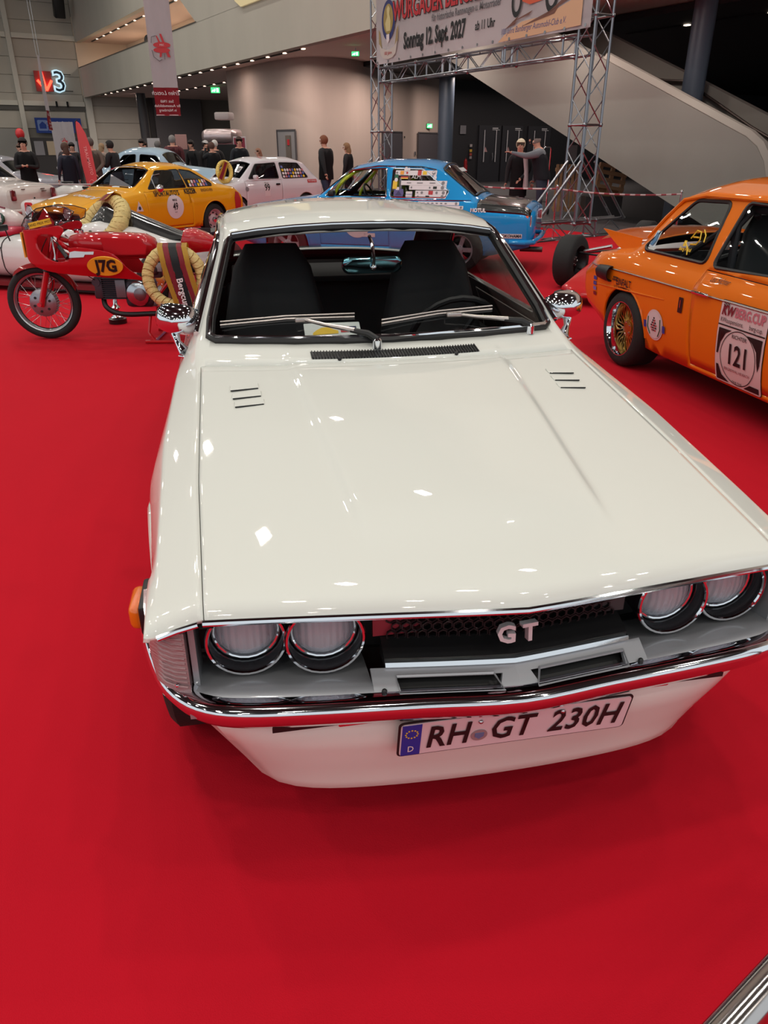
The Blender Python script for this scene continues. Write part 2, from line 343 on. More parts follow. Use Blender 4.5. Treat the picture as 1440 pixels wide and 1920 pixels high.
# black wall behind the stairs with double doors
bm = B(); box(bm, (31, -20, 13.4), (90, 40.5, .3)); bobj('ceiling_hall', bm, mat('hall_roof', (52, 52, 55), .8), smooth=0)
BW = mat('black_wall2', (26, 25, 29), .7)
bm = B(); box(bm, (24, 32.9, 2.4), (.3, 44, 4.8)); bwl = bobj('wall_black', bm, BW, smooth=0)
bm = B(); box(bm, (38, 46, 3), (50, .4, 8)); bobj('wall_right', bm, BW, smooth=0)
bm = B(); prism(bm, [(26, 4.6), (62, 3.8), (62, 44.9), (24.3, 44.9), (24.3, 10.9)], HS - .16, HS - .03); bobj('ceiling_dark', bm, mat('dark_soffit', (44, 42, 45), .7), smooth=0)
BD = mat('black_door', (38, 37, 42), .5)
def black_door(name, t0, t1):
    o = bobj(name, bb := (lambda e: (box(e, (24.2, (t0 + t1) / 2, 1.25), (.06, t1 - t0, 2.5)), e)[1])(B()), BD, smooth=0)
    for s in (-.08, .08):
        e = B(); tube(e, [(24.27, (t0 + t1) / 2 + s * 4.5, .9), (24.27, (t0 + t1) / 2 + s * 4.5, 2.3)], .022, 6); obj('edge_strip', e, mat('dull_strip', (190, 188, 192), .5), o)
    e = B(); tube(e, [(24.3, (t0 + t1) / 2 + .15, .95), (24.34, (t0 + t1) / 2 + .15, 1.1), (24.3, (t0 + t1) / 2 + .15, 1.3)], .02, 6); obj('door_pull', e, ALU, o)
    e = B(); prism(e, [(-.12, 0), (.12, 0), (0, .22)], 24.235, 24.245, f=lambda u, v, w_: (w_, (t0 + t1) / 2 - .25 + u, 1.35 + v)); obj('warning_triangle', e, mat('warning_print', (170, 130, 130), .6), o, 0)
    e = B(); box(e, (24.24, (t0 + t1) / 2 + .3, 2.38), (.012, .35, .05)); box(e, (24.24, (t0 + t1) / 2 + .35, 2.31), (.012, .45, .025)); obj('door_lettering', e, mat('dull_white', (190, 188, 190), .6), o, 0)
    return o
for n_, (a_, b_) in enumerate(((12.9, 14.25), (14.35, 15.65), (16.0, 17.5))): black_door('door_%d' % (5 + n_), a_, b_)
bm = B(); box(bm, (24.2, 11.95, 2.3), (.02, .34, .36)); o = bobj('wall_plan', bm, mat('plan_print', (110, 108, 112), .6), kind=None, smooth=0); tag(o, 'small grey framed plan on the black wall left of the doors', 'notice')
for z, c, nm in ((1.62, (160, 150, 150), 'grey'), (1.4, (190, 150, 50), 'yellow'), (1.24, (150, 60, 50), 'red'), (1.1, (140, 130, 130), 'pale')):
    bm = B(); bbox(bm, (24.22, 12.45, z), (.04, .14, .12), .01, 1); o = bobj('wall_switch', bm, mat('sw' + nm, c, .5), kind=None, smooth=0); tag(o, nm + ' switch plate in the column of plates left of the black doors', 'switch')
# fire extinguisher
fe = empty('fire_extinguisher', bworld(24.45, 12.0), BA, 'red fire extinguisher hanging on the black wall behind the blue car', 'fire extinguisher')
e = B(); lathe(e, [(0, .45), (.08, .46), (.09, .5), (.09, .95), (.06, 1.02), (.02, 1.04), (.02, 1.1)], 12, 'z'); obj('cylinder', e, mat('extinguisher_red', (150, 26, 28), .3), fe)
e = B(); tube(e, [(0, 0, 1.09), (.1, 0, 1.08), (.13, 0, .8)], .012, 6); obj('hose', e, BLACK, fe)
# columns
for nm, (x, y), r_ in (('column_1', (2.66, 36.2), .33), ('column_2', (6.62, 18.3), .23)):
    bm = B(); lathe(bm, [(r_, 0), (r_, HS)], 24, 'z'); o = obj('wall_' + nm, bm, mat('blue_grey_column', (66, 76, 90), .45), loc=(x, y, 0)); tag(o, kind='structure')
bm = B(); lathe(bm, [(.27, 0), (.27, HS)], 20, 'z'); o = obj('wall_column_3', bm, mat('grey_column', (72, 68, 70), .5), loc=bworld(4.5, 2.35)); tag(o, kind='structure')
# staircase: near balustrade, far balustrade, treads, rail
SL = .398
def lower(s): return 3.36 - (s - 37.52) * SL * .98
up = [(33.0, 6.95 - .0), (42.52, 3.27), (43.32, 2.95), (46.0, 1.86), (46.35, 1.72), (46.62, 1.55), (46.82, 1.3), (46.95, .98), (47.0, .6), (47.0, 0), (46.05, 0.02)]
poly = [(33.0, 5.2), (33.0, 6.9)] + up[1:]
bm = B(); prism(bm, poly, 1.9, 2.15, f=lambda u, v, w_: (u, w_, v)); bmesh.ops.triangulate(bm, faces=bm.faces[:])
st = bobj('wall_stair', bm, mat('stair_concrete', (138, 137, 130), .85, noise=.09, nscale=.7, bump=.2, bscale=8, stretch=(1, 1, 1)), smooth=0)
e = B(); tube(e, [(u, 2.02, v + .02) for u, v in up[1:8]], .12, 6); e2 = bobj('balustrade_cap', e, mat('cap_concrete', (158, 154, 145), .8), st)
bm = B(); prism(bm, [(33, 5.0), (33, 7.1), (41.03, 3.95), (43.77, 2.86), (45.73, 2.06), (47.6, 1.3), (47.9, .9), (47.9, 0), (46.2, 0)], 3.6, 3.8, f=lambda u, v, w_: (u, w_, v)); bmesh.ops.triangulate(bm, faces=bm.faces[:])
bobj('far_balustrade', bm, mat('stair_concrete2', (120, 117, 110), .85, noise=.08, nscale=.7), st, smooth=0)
n = 26
me = None
for k in range(n):
    s_ = 46.6 - k * .42; z_ = .17 + k * .166
    if z_ > 4.3: break
    if me is None:
        bm = B(); box(bm, (0, 0, -.09), (.44, 1.44, .18)); p_ = bobj('step', bm, CONC, st, smooth=0); me = p_.data
    else: p_ = lk('step', me, None, st)
    p_.location = (s_ - .2, 2.875, z_)
bm = B(); tube(bm, [(42.3, 3.52, 3.0), (42.93, 3.5, 2.9), (43.5, 3.5, 2.85), (45.3, 3.5, 1.93), (46.6, 3.5, 1.35)], .03, 8); bobj('hand_rail', bm, mat('bronze_rail', (70, 62, 58), .4, .6), st)
# recessed light in the fascia, dark speaker high on the left
e = B(); prism(e, [(26.4, 6.8), (26.7, 6.15), (27.2, 5.92), (31, 5.92), (31, 6.8)], -.12, -.04, f=lambda u, v, w_: (u, w_, v)); o = bobj('wall_lamp', e, mat('lamp_panel', (214, 196, 150), .5, emit=.35), kind=None, smooth=0); tag(o, 'pale lit lamp panel on the upper gallery fascia', 'lamp')
e = B(); bbox(e, (0, 0, 0), (.5, .6, 1.1), .05, 2, (0, .3, 0)); o = bobj('loudspeaker', e, BLACK, kind=None); o.location = bworld(1.2, -.9, 9.0); tag(o, 'dark loudspeaker hanging high at the corner of the gallery', 'speaker')
# illuminated number and arrow on the far wall
MW = Matrix.Translation((BC[0], BC[1], 0)) @ Matrix.Rotation(BA, 4, 'Z') @ plane_M((0, 0, 0), (0, 1, 0), (0, 0, 1))  # local x = along wall, y up, z towards the hall
SGW = mat('sign_white_glow', (190, 225, 240), .5, emit=.9)
nr = empty('hall_number_sign', bworld(.15, -1.37, 5.16), BA, 'lit white outlined number three on the far wall', 'sign')
L = plane_M((0, 0, 0), (0, 1, 0), (0, 0, 1))
put_text('lit_outline', '3', 1.12, SGW, L @ T(0, 0, .0), nr, bold=.045, extrude=.05)
put_text('dark_figure', '3', 1.12, mat('sign_navy', (20, 44, 66), .4), L @ T(.01, 0, .07), nr, bold=-.005, extrude=.03)
for z in (.45, -.45):
    e = B(); box(e, (-.05, 0, z), (.04, 1.5, .04)); obj('bracket_rail', e, TRIM, nr, 0)
AR = mat('arrow_glow', (255, 60, 40), .5, emit=5)
ar = empty('arrow_sign', bworld(.15, -2.28, 5.2), BA, 'glowing red arrow pointing down on the far wall', 'sign')
for nm, q in (('arrow_shaft', [(.05, -.08, .55), (.05, .08, -.5)]), ('arrow_barb', [(.05, -.36, .05), (.05, .08, -.5)]), ('arrow_barb', [(.05, .46, .05), (.05, .08, -.5)])):
    e = B(); tube(e, q, .075, 8); obj(nm, e, AR, ar)
e = B(); box(e, (-.02, 0, 0), (.05, .98, 1.1)); obj('back_plate', e, mat('arrow_plate', (150, 40, 36), .5), ar, 0)
# blue wall banner
bb_ = empty('blue_banner', bworld(.25, -1.85, 2.78), BA, 'blue banner with white lettering above the far doorway', 'banner')
e = B(); box(e, (0, 0, 0), (.02, 2.75, .85)); obj('cloth', e, mat('banner_blue', (32, 60, 140), .7), bb_, 0)
put_text('lettering', 'Car & Style', .25, PAPER, L @ T(.02, .1, .02), bb_); put_text('lettering', '07. - 09. Mai', .12, PAPER, L @ T(.0, -.2, .02), bb_)
flat('emblem', rrect(.6, .6, .08), mat('banner_lightblue', (120, 140, 190), .6), L @ T(-.95, 0, .02), bb_); flat('emblem_mark', [(-.2, -.18), (.2, -.18), (.2, .05), (0, .22), (-.2, .05)], _m['banner_blue'], L @ T(-.95, 0, .03), bb_)
# ================================================================== TRUSS GATE WITH BANNER
STEEL = mat('truss_steel', (150, 152, 158), .3, 1)
def ladder(parent, a, b, wx, wy, xd, step=.5, name='truss_segment', chord=.024, web=.011, square=True):
    """box girder from a to b; xd = direction of its width. Chords, battens and diagonals"""
    a = Vector(a); b = Vector(b); d = (b - a).normalized(); x = Vector(xd); x = (x - d * x.dot(d)).normalized(); y = d.cross(x)
    cs = [x * (sx * wx / 2) + y * (sy * wy / 2) for sx, sy in ((-1, -1), (1, -1), (1, 1), (-1, 1))]
    L = (b - a).length; n = max(1, int(L / step + .5))
    for c in cs:
        e = B(); tube(e, [a + c, b + c], chord, 8); obj('chord', e, STEEL, parent)
    e = B()
    for k in range(4):
        c0, c1 = cs[k], cs[(k + 1) % 4]
        for i in range(n):
            p, q = a + d * (L * i / n), a + d * (L * (i + 1) / n)
            if i % 2: tube(e, [p + c0, q + c1], web, 5)
            else: tube(e, [p + c1, q + c0], web, 5)
    obj('diagonal_bracing', e, STEEL, parent)['kind'] = 'stuff'
    for i in range(0, n + 1, 4):
        e = B(); p = a + d * (L * i / n)
        for k in range(4): tube(e, [p + cs[k], p + cs[(k + 1) % 4]], .02, 6)
        for k in range(4): sph(e, p + cs[k], .04, 8, 6)
        obj('joint_frame', e, STEEL, parent)
TR, TL = (3.6, 15.0), (-.06, 21.5)
dx, dy = TR[0] - TL[0], TR[1] - TL[1]; dl = math.hypot(dx, dy); ux, uy = dx / dl, dy / dl
gate = empty('truss_gate', (0, 0, 0), 0, 'aluminium truss frame standing behind the blue car and carrying the large race banner', 'truss')
for (x, y) in (TR, TL):
    ladder(gate, (x, y, .27), (x, y, 6.0), .38, .38, (ux, uy, 0), .42)
    # outrigger foot: a long ladder on the ground with sloping struts
    px_, py_ = -uy, ux  # across the gate
    px_, py_ = math.cos(R(38)), math.sin(R(38))
    a = (x - px_ * 1.35, y - py_ * 1.35, .16); b = (x + px_ * 1.35, y + py_ * 1.35, .16)
    ladder(gate, a, b, .3, .26, (0, 0, 1), .45)
    for sgn in (-1, 1):
        for off in (-.17, .17):
            e = B(); tube(e, [(x + ux * off + px_ * .2 * sgn, y + uy * off + py_ * .2 * sgn, 1.32), (x + ux * off + px_ * 1.3 * sgn, y + uy * off + py_ * 1.3 * sgn, .3)], .026, 8); obj('brace', e, STEEL, gate)
for z in (3.15,):
    ladder(gate, (TL[0] + ux * .2, TL[1] + uy * .2, z), (TR[0] - ux * .2, TR[1] - uy * .2, z), .3, .3, (0, 0, 1), .42, chord=.02)
for f in (.33, .37, .62, .66):
    e = B(); tube(e, [(TL[0] + dx * f - uy * .17, TL[1] + dy * f + ux * .17 - .3, 2.98), (TL[0] + dx * f - uy * .17, TL[1] + dy * f + ux * .17 - .3, 3.34)], .03, 8); obj('coupling_bar', e, ALU, gate)
ladder(gate, (TL[0], TL[1], 5.9), (TR[0], TR[1], 5.9), .3, .3, (0, 0, 1), .5)
# banner, in its own plane: local x along, y up
nb = Vector((uy, -ux, 0)); nb = nb if nb.y < 0 else -nb
MB_ = plane_M(Vector((TL[0], TL[1], 3.36)) + nb * .24 + Vector((ux, uy, 0)) * .17, (ux, uy, 0), (0, 0, 1))
BL = dl - .04; BH = 1.42
bn = empty('race_banner', (0, 0, 0), 0, 'large white event banner with red and black lettering hung in the truss frame', 'banner')
VIN = mat('banner_vinyl', (206, 200, 202), .5, noise=.03, nscale=1.5)
e = B(); N = 24
for z in (0, -.01):
    pass
vs = [[e.verts.new((BL * i / N, BH * j, .012 * math.sin(i * 1.3))) for j in (0, .5, 1)] for i in range(N + 1)]
for i in range(N):
    for j in range(2): e.faces.new((vs[i][j], vs[i + 1][j], vs[i + 1][j + 1], vs[i][j + 1]))
bmesh.ops.solidify(e, geom=e.faces[:], thickness=.006); bmesh.ops.transform(e, matrix=MB_, verts=e.verts[:]); obj('banner_cloth', e, VIN, bn)
e = B()
for i in range(15):
    for y in (.04, BH - .04): lathe(e, [(.012, .016), (.028, .02), (.028, .026), (.012, .026)], 10, 'z', (.1 + i * (BL - .2) / 14, y, 0))
bmesh.ops.transform(e, matrix=MB_, verts=e.verts[:]); obj('eyelets', e, ALU, bn)['kind'] = 'stuff'
def bt(s, x, y, h, m, **k): return put_text('lettering', s, h, m, MB_ @ T(x, y, k.pop('z', .018)), bn, **k)
bt('W\u00dcRGAUER BERGRENNEN', 3.1, .98, .36, INK, bold=.06, sx=.72, z=.017); bt('W\u00dcRGAUER BERGRENNEN', 3.1, .98, .36, REDP, bold=.03, sx=.72, z=.022)
bt('f\u00fcr historische Rennwagen u. Motorr\u00e4der', 3.72, .68, .13, mat('banner_grey', (90, 88, 92), .5), bold=.02, sx=.78)
bt('Sonntag 12. Sept. 2027', 2.55, .36, .3, INK, bold=.045, sx=.62); bt('ab 11 Uhr', 4.45, .36, .15, INK, bold=.03, sx=.75)
bt('100 Jahre Bamberger Automobil-Club e.V.', 5.9, .17, .1, mat('banner_blueink', (70, 80, 130), .5), shear=.25, sx=.75)
# crest: blue ring, gold figure panel, ribbon and leaves
flat('crest_ring', circle(.4, 36, .78), mat('crest_blue', (40, 46, 100), .5), MB_ @ T(.62, .86, .02), bn); flat('crest_field', circle(.3, 32, .76), mat('crest_gold', (150, 130, 70), .5), MB_ @ T(.62, .88, .024), bn)
flat('crest_rider', [(-.08, -.24), (.1, -.24), (.12, -.05), (.05, .1), (.08, .2), (0, .27), (-.07, .2), (-.04, .05), (-.14, -.08)], mat('crest_pale', (196, 184, 130), .5), MB_ @ T(.62, .88, .028), bn)
flat('crest_scroll', [(-.42, .12), (-.3, .02), (0, -.04), (.3, .02), (.42, .12), (.36, -.12), (.2, -.2), (0, -.22), (-.2, -.2), (-.36, -.12)], mat('crest_scrollc', (190, 180, 172), .5), MB_ @ T(.62, .3, .028), bn)
put_text('scroll_text', '100 Jahre', .07, REDP, MB_ @ T(.62, .2, .034), bn)
for s in (-1, 1): flat('crest_leaf', [(s * .3, -.1), (s * .45, .0), (s * .46, .3), (s * .38, .22), (s * .34, .05)], mat('leaf_gold', (150, 130, 90), .5), MB_ @ T(.62, .42, .022), bn)
flat('crest_shield', [(-.07, .08), (.07, .08), (.07, -.04), (0, -.1), (-.07, -.04)], PAPER, MB_ @ T(.62, .5, .034), bn)
# vintage race car and hill drawing at the right end
flat('sand_ground', [(4.9, .01), (7.2, .05), (7.2, .5), (6.8, .42), (6.3, .3), (5.6, .28), (5.1, .12)], mat('print_sand', (205, 165, 130), .6), MB_ @ T(.0, .0, .016), bn)
for cx, cy, r in ((5.42, .62, .26), (6.4, .62, .3), (5.75, .8, .2)):
    e = B(); vs0 = circle(r, 22, .6, cx, cy); vs1 = circle(r * .66, 22, .55, cx, cy)
    a_ = [e.verts.new((x, y, .02)) for x, y in vs0]; b_ = [e.verts.new((x, y, .02)) for x, y in vs1]
    for i in range(22): e.faces.new((a_[i], a_[(i + 1) % 22], b_[(i + 1) % 22], b_[i]))
    bmesh.ops.transform(e, matrix=MB_, verts=e.verts[:]); obj('drawn_tyre', e, INK, bn, 0)
flat('drawn_car', [(5.5, .62), (5.8, .52), (6.3, .55), (6.6, .8), (6.5, 1.1), (6.1, 1.2), (5.8, 1.05), (5.55, .9)], mat('print_orange', (196, 84, 50), .5), MB_ @ T(0, 0, .018), bn)
flat('drawn_driver', circle(.12, 16, 1, 6.15, 1.22), mat('print_brown', (110, 70, 56), .5), MB_ @ T(0, 0, .02), bn)
for q in ([(5.3, .3), (5.9, .42), (5.8, .36)], [(5.6, .2), (6.6, .4), (6.5, .3)], [(6.2, .28), (7.0, .62), (6.95, .5)], [(5.1, .2), (5.5, .38), (5.4, .26)]): flat('drawn_shadow', q, _m['print_brown'], MB_ @ T(0, 0, .021), bn)
flat('yellow_field', [(6.85, .68), (7.15, .7), (7.15, 1.2), (6.85, 1.18)], YEL, MB_ @ T(0, 0, .019), bn)
# ---------------------------------------------------------------- barrier ropes, posts
def post(x, y, h, label, r=.018, z=0):
    t = empty('barrier_post', (x, y, 0), 0, label, 'barrier post')
    e = B(); tube(e, [(0, 0, .02), (0, 0, h)], r, 10); sph(e, (0, 0, h), r * 1.6, 10, 6); obj('pole', e, CHROME, t)
    e = B(); lathe(e, [(.0, .006), (.15, .006), (.15, .02), (.03, .04), (.0, .04)], 20, 'z'); obj('base_plate', e, ALU, t); return t
PP = [(1.35, 17.2, .9), (3.12, 14.9, .9), (5.55, 15.2, .77)]
post(3.12, 14.6, .92, 'thin metal barrier post left of the right truss tower'); post(5.45, 14.8, .82, 'thin metal barrier post behind the orange car roof')
post(1.4, 16.6, .93, 'thin metal barrier post behind the boot of the blue car')
def rope(name, a, b, sag, label, cat='barrier rope', r=.016, m=None):
    a = Vector(a); b = Vector(b); q = [a.lerp(b, k / 24) - Vector((0, 0, sag * 4 * (k / 24) * (1 - k / 24))) for k in range(25)]
    e = B(); tube(e, q, r, 6)
    for f in e.faces:
        c = f.calc_center_median(); f.material_index = int((c - a).length / .09) % 2
    return tag(obj(name, e, m or [mat('rope_red', (150, 60, 70), .6), mat('rope_white', (200, 180, 180), .5)]), label, cat)
rope('barrier_rope', (1.4, 16.6, .88), (3.12, 14.6, .88), .03, 'red and white barrier rope behind the blue car boot, left of the truss tower')
rope('barrier_rope', (3.12, 14.6, .88), (5.45, 14.8, .78), .05, 'red and white barrier rope in front of the right truss tower')
rope('barrier_rope', (-9.6, 18.6, .86), (-5.6, 17.0, .86), .03, 'pale barrier rope in front of the visitors at the left', m=[mat('rope_pale', (170, 160, 162), .5), mat('rope_pale2', (150, 140, 142), .5)])
# chrome barrier rail right by the camera
RA, RB = Vector((.14, .28, .8)), Vector((1.3, 1.125, .8))
rl = empty('chrome_barrier', (0, 0, 0), 0, 'polished steel barrier rail cutting across the bottom right corner', 'barrier')
e = B(); tube(e, [RA, RB], .0185, 20); obj('rail', e, mat('polished_steel', (190, 184, 182), .14, 1), rl)
e = B(); tube(e, [(RB.x, RB.y, .008), RB], .0185, 16); sph(e, RB, .026); obj('post', e, CHROME, rl)
# ---------------------------------------------------------------- pallets and boards under the stairs
WOODP = mat('pallet_wood', (150, 112, 80), .8, noise=.2, nscale=5)
pl = empty('wooden_pallet', (5.48, 20.0, .0), R(8), 'wooden pallet standing upright under the stair', 'pallet')
for k in range(5):
    e = B(); bbox(e, (0, -.06, .5 + k * .16), (.74, .02, .085), .004, 1); obj('slat', e, WOODP, pl, 0)
for k in range(3):
    e = B(); bbox(e, (-.32 + k * .32, 0, .82), (.09, .09, .74), .004, 1, (0, .0, 0)); obj('bearer', e, WOODP, pl, 0)
for k in range(2):
    e = B(); bbox(e, (0, .06, .6 + k * .4), (.74, .02, .1), .004, 1); obj('slat', e, WOODP, pl, 0)
pl.rotation_euler = (R(-6), R(9), R(8))
e = B(); box(e, (0, 0, .23), (.9, .5, .46)); bm = e; o = obj('flight_case', bm, mat('dark_case', (40, 32, 32), .5), loc=(5.4, 20.0, .006)); tag(o, 'low dark case under the upright pallet below the stair', 'case')
ch = empty('wooden_crate', (4.6, 20.5, 0), 0, 'slatted light wood crate standing left of the truss tower legs', 'crate')
for k in range(6):
    e = B(); bbox(e, (-.25 + k * .1, 0, .62), (.07, .03, 1.1), .004, 1); obj('slat', e, WOODP, ch, 0)
for z in (.15, 1.05):
    e = B(); bbox(e, (0, .04, z), (.6, .04, .08), .004, 1); obj('cross_batten', e, WOODP, ch, 0)
fr = empty('folded_trolley', (4.05, 20.5, 0), 0, 'upright chrome hand truck frame standing behind the pointing man', 'trolley')
e = B(); tube(e, [(-.09, 0, .1), (-.09, 0, 1.5), (-.07, 0, 1.56), (.07, 0, 1.56), (.09, 0, 1.5), (.09, 0, .1)], .022, 8); obj('handle_frame', e, CHROME, fr)
for z in (.3, .7, 1.1):
    e = B(); tube(e, [(-.09, 0, z), (.09, 0, z)], .014, 6); obj('cross_bar', e, CHROME, fr)
for s in (-1, 1):
    e = B(); lathe(e, [(.0, -.02), (.1, -.02), (.1, .02), (0, .02)], 14, 'x', (s * .15, .05, .1)); obj('wheel', e, RUBBER, fr)
e = B(); box(e, (0, 0, 0), (.26, .02, .36)); o = obj('notice_board', e, mat('sheet_grey', (120, 118, 120), .6), loc=(4.75, 20.9, 1.42), smooth=0); tag(o, 'grey sheet fixed behind the right truss tower above the crate', 'notice')
# ---------------------------------------------------------------- hanging club banners, beach flag
def club_logo(M, k, parent):
    for q in ([(-.16, -.36), (-.02, -.3), (-.1, .0), (-.06, .3), (-.18, .42), (-.02, .46), (.1, .0), (.2, -.35), (.34, -.42), (.16, .1), (.06, .42), (-.1, .5)],):
        pass
    flat('logo_stroke', [(-.02 * k, .5 * k), (.08 * k, .5 * k), (.42 * k, -.5 * k), (.28 * k, -.5 * k)], REDP, M @ T(0, 0, .002), parent)
    flat('logo_stroke', [(-.2 * k, .42 * k), (-.14 * k, .42 * k), (.08 * k, -.05 * k), (-.02 * k, -.5 * k), (-.12 * k, -.5 * k), (-.04 * k, -.05 * k)], REDP, M @ T(0, 0, .002), parent)
    flat('logo_oval', circle(.13 * k, 20, 3.3, .05 * k, .02 * k), REDP, M @ T(0, 0, .006), parent); flat('logo_oval', circle(.12 * k, 20, 3.4, .02 * k, -.2 * k), REDP, M @ T(0, 0, .006), parent)
    put_text('logo_text', 'MSC', .08 * k, PAPER, M @ T(.05 * k, .02 * k, .009), parent)
    e = B(); tube(e, [(-.2 * k, .42 * k, .01), (-.42 * k, .36 * k, .01), (-.46 * k, .1 * k, .01)], .018 * k, 5); tube(e, [(-.46 * k, -.2 * k, .01), (-.4 * k, -.5 * k, .01), (-.15 * k, -.68 * k, .01), (.0, -.6 * k, .01)], .022 * k, 5); tube(e, [(.12 * k, -.35 * k, .01), (.13 * k, -.6 * k, .01)], .02 * k, 5)
    bmesh.ops.transform(e, matrix=M, verts=e.verts[:]); obj('logo_line', e, mat('print_grey', (110, 106, 110), .6), parent)
CLOTH = mat('banner_cloth_white', (196, 188, 192), .8, noise=.04, nscale=3)
def hang(name, x, y, rz, w_, z0, zr, z1, label, logo_z, k=.32, mirror=True, n=10):
    r = empty(name, (x, y, 0), rz, label, 'hanging banner'); 
    def cl(nm, za, zb, m):
        e = B(); vs = [[e.verts.new((w_ * (i / n - .5), .02 * math.sin(i * 1.1 + j * .5), za + (zb - za) * j / 8)) for j in range(9)] for i in range(n + 1)]
        for i in range(n):
            for j in range(8): e.faces.new((vs[i][j], vs[i + 1][j], vs[i + 1][j + 1], vs[i][j + 1]))
        bmesh.ops.solidify(e, geom=e.faces[:], thickness=.004); return obj(nm, e, m, r)
    cl('upper_cloth', zr, z1, CLOTH); cl('lower_panel', z0, zr, mat('banner_red', (150, 30, 44), .8))
    M = plane_M((0, -.03, logo_z), (1, 0, 0), (0, 0, 1)); club_logo(M, k, r)
    F = plane_M((0, -.03, 0), (1, 0, 0), (0, 0, 1)) @ (Matrix.Diagonal((-1, 1, 1, 1)) if mirror else Matrix())
    h = zr - z0
    put_text('lettering', 'Erlen Lotsch', .085 * w_ / .55, PAPER, F @ T(0, z0 + h * .8, .001 if mirror else .003), r, shear=.3)
    for q, (s, dz) in enumerate((('Seit 1960', .5), ('Ihr Automobilclub', .34), ('in N\u00fcrnberg', .18))): put_text('lettering', s, .055 * w_ / .55, PAPER, F @ T(0, z0 + h * dz, .001), r)
    e = B(); tube(e, [(-w_ / 2, 0, z0), (w_ / 2, 0, z0)], .012, 6); obj('weight_bar', e, ALU, r)
    if z1 > 3:
        for s_ in (-1, 1):
            e = B(); tube(e, [(s_ * w_ * .45, 0, z1), (s_ * w_ * .45, 0, 13.24)], .006, 5); obj('hanging_cable', e, ALU, r)
    else:
        e = B(); tube(e, [(0, .05, .02), (0, .05, z1)], .015, 6); lathe(e, [(0, 0), (.3, 0), (.3, .03), (0, .05)], 16, 'z'); obj('banner_stand', e, ALU, r)
    return r
hang('hanging_banner', -5.62, 22.0, R(8), .62, 2.3, 2.93, 6.4, 'long white hanging banner with red foot and club logo below the balcony', 3.85, .5)
hang('hanging_banner', -11.95, 30.0, R(104), .7, 2.1, 2.72, 4.4, 'narrow white and red hanging banner seen edge-on below the red arrow', 3.6, .2)
hang('hanging_banner', -12.3, 32.0, R(12), .8, .6, .9, 2.42, 'small white roll banner with red club logo in front of the blue banner', 1.75, .26)
fl = empty('beach_flag', (-7.42, 20.6, 0), R(0), 'curved red beach flag standing behind the yellow car', 'flag')
e = B(); L_ = []; 
for i in range(15):
    t = i / 14; z = .2 + 1.95 * t; L_.append((-.17 - .02 * t, z))
outl = [(-.0, .3), (.16, .3), (.16, 1.0), (.13, 1.5), (.05, 1.85), (-.06, 2.08), (-.14, 2.14), (-.16, 2.0), (-.16, 1.2), (-.1, .6)]
prism(e, outl, -.006, .006, f=lambda u, v, w_: (u, w_, v)); bmesh.ops.triangulate(e, faces=e.faces[:]); obj('flag_cloth', e, mat('flag_red', (206, 74, 78), .8), fl, 0)
e = B(); tube(e, [(-.18, 0, .03), (-.18, 0, 1.9), (-.17, 0, 2.1), (-.1, 0, 2.16)], .012, 6); obj('flag_pole', e, BLACK, fl)
e = B(); lathe(e, [(0, .0), (.2, .0), (.2, .04), (0, .05)], 16, 'z', (-.18, 0, 0)); obj('foot', e, BLACK, fl)
put_text('lettering', 'TRAUMAUTO', .075, mat('flag_print', (236, 160, 160), .7), plane_M((.02, -.012, 1.25), (.12, 0, -1), (1, 0, .12)), fl, bold=.01)
e = B(); tube(e, [(.03 + .07 * math.cos(a * PI / 8), -.012, .72 + .09 * math.sin(a * PI / 8)) for a in range(17)], .006, 5); tube(e, [(.0, -.012, .68), (.06, -.012, .76)], .006, 5); obj('ring_logo', e, _m['flag_print'], fl)
# ---------------------------------------------------------------- far stand things
av = empty('silver_caravan', (-5.3, 27.2, 0), R(-12), 'rounded polished silver food trailer at the left end of the concrete wall', 'trailer')
e = B(); prof = rrect(2.2, 1.0, .45, 6); rs = []
for x, k in ((-1.15, .3), (-1.05, .7), (-.75, .95), (-.2, 1), (.6, 1), (1.05, .9), (1.2, .55)): rs.append([(x * .5, u * k * .5, 1.86 + (v * k) * .46) for u, v in prof])
rings(e, rs); obj('body', e, mat('polished_skin', (196, 176, 176), .3, .8), av)
e = B(); bbox(e, (.15, 0, 2.45), (.5, .5, .22), .05); obj('roof_vent', e, mat('vent_white', (170, 158, 156), .5), av)
e = B(); box(e, (.2, -.46, 1.38), (.95, .1, .5)); obj('counter_hatch', e, TRIM, av, 0)
e = B(); box(e, (.2, 0, .75), (1.1, .85, .75)); obj('counter', e, mat('counter_pink', (130, 84, 96), .6), av, 0)
for x in (-.4, .8):
    e = B(); tube(e, [(x, -.5, 0), (x, -.5, 1.7)], .02, 6); obj('awning_leg', e, ALU, av)
po = empty('poster_frame', (-4.62, 26.6, 0), R(-10), 'white framed red poster standing at the concrete wall edge', 'poster')
e = B(); bbox(e, (0, 0, 1.35), (.42, .05, 1.02), .01); obj('frame', e, mat('frame_white', (190, 178, 180), .5), po, 0)
e = B(); box(e, (0, -.03, 1.35), (.36, .01, .94)); obj('print', e, mat('poster_red', (130, 28, 52), .5), po, 0)
flat('figure_print', [(-.08, -.3), (.06, -.32), (.1, .0), (.02, .32), (-.06, .2), (-.1, -.05)], mat('poster_orange', (226, 96, 50), .5), plane_M((0, -.037, 1.4), (1, 0, 0), (0, 0, 1)), po); flat('cup_print', [(-.05, -.05), (.05, -.05), (.03, .12), (-.03, .12)], PAPER, plane_M((.0, -.042, 1.0), (1, 0, 0), (0, 0, 1)), po)
for s in (-1, 1):
    e = B(); tube(e, [(s * .18, 0, 0), (s * .18, 0, .9)], .015, 6); obj('leg', e, ALU, po)
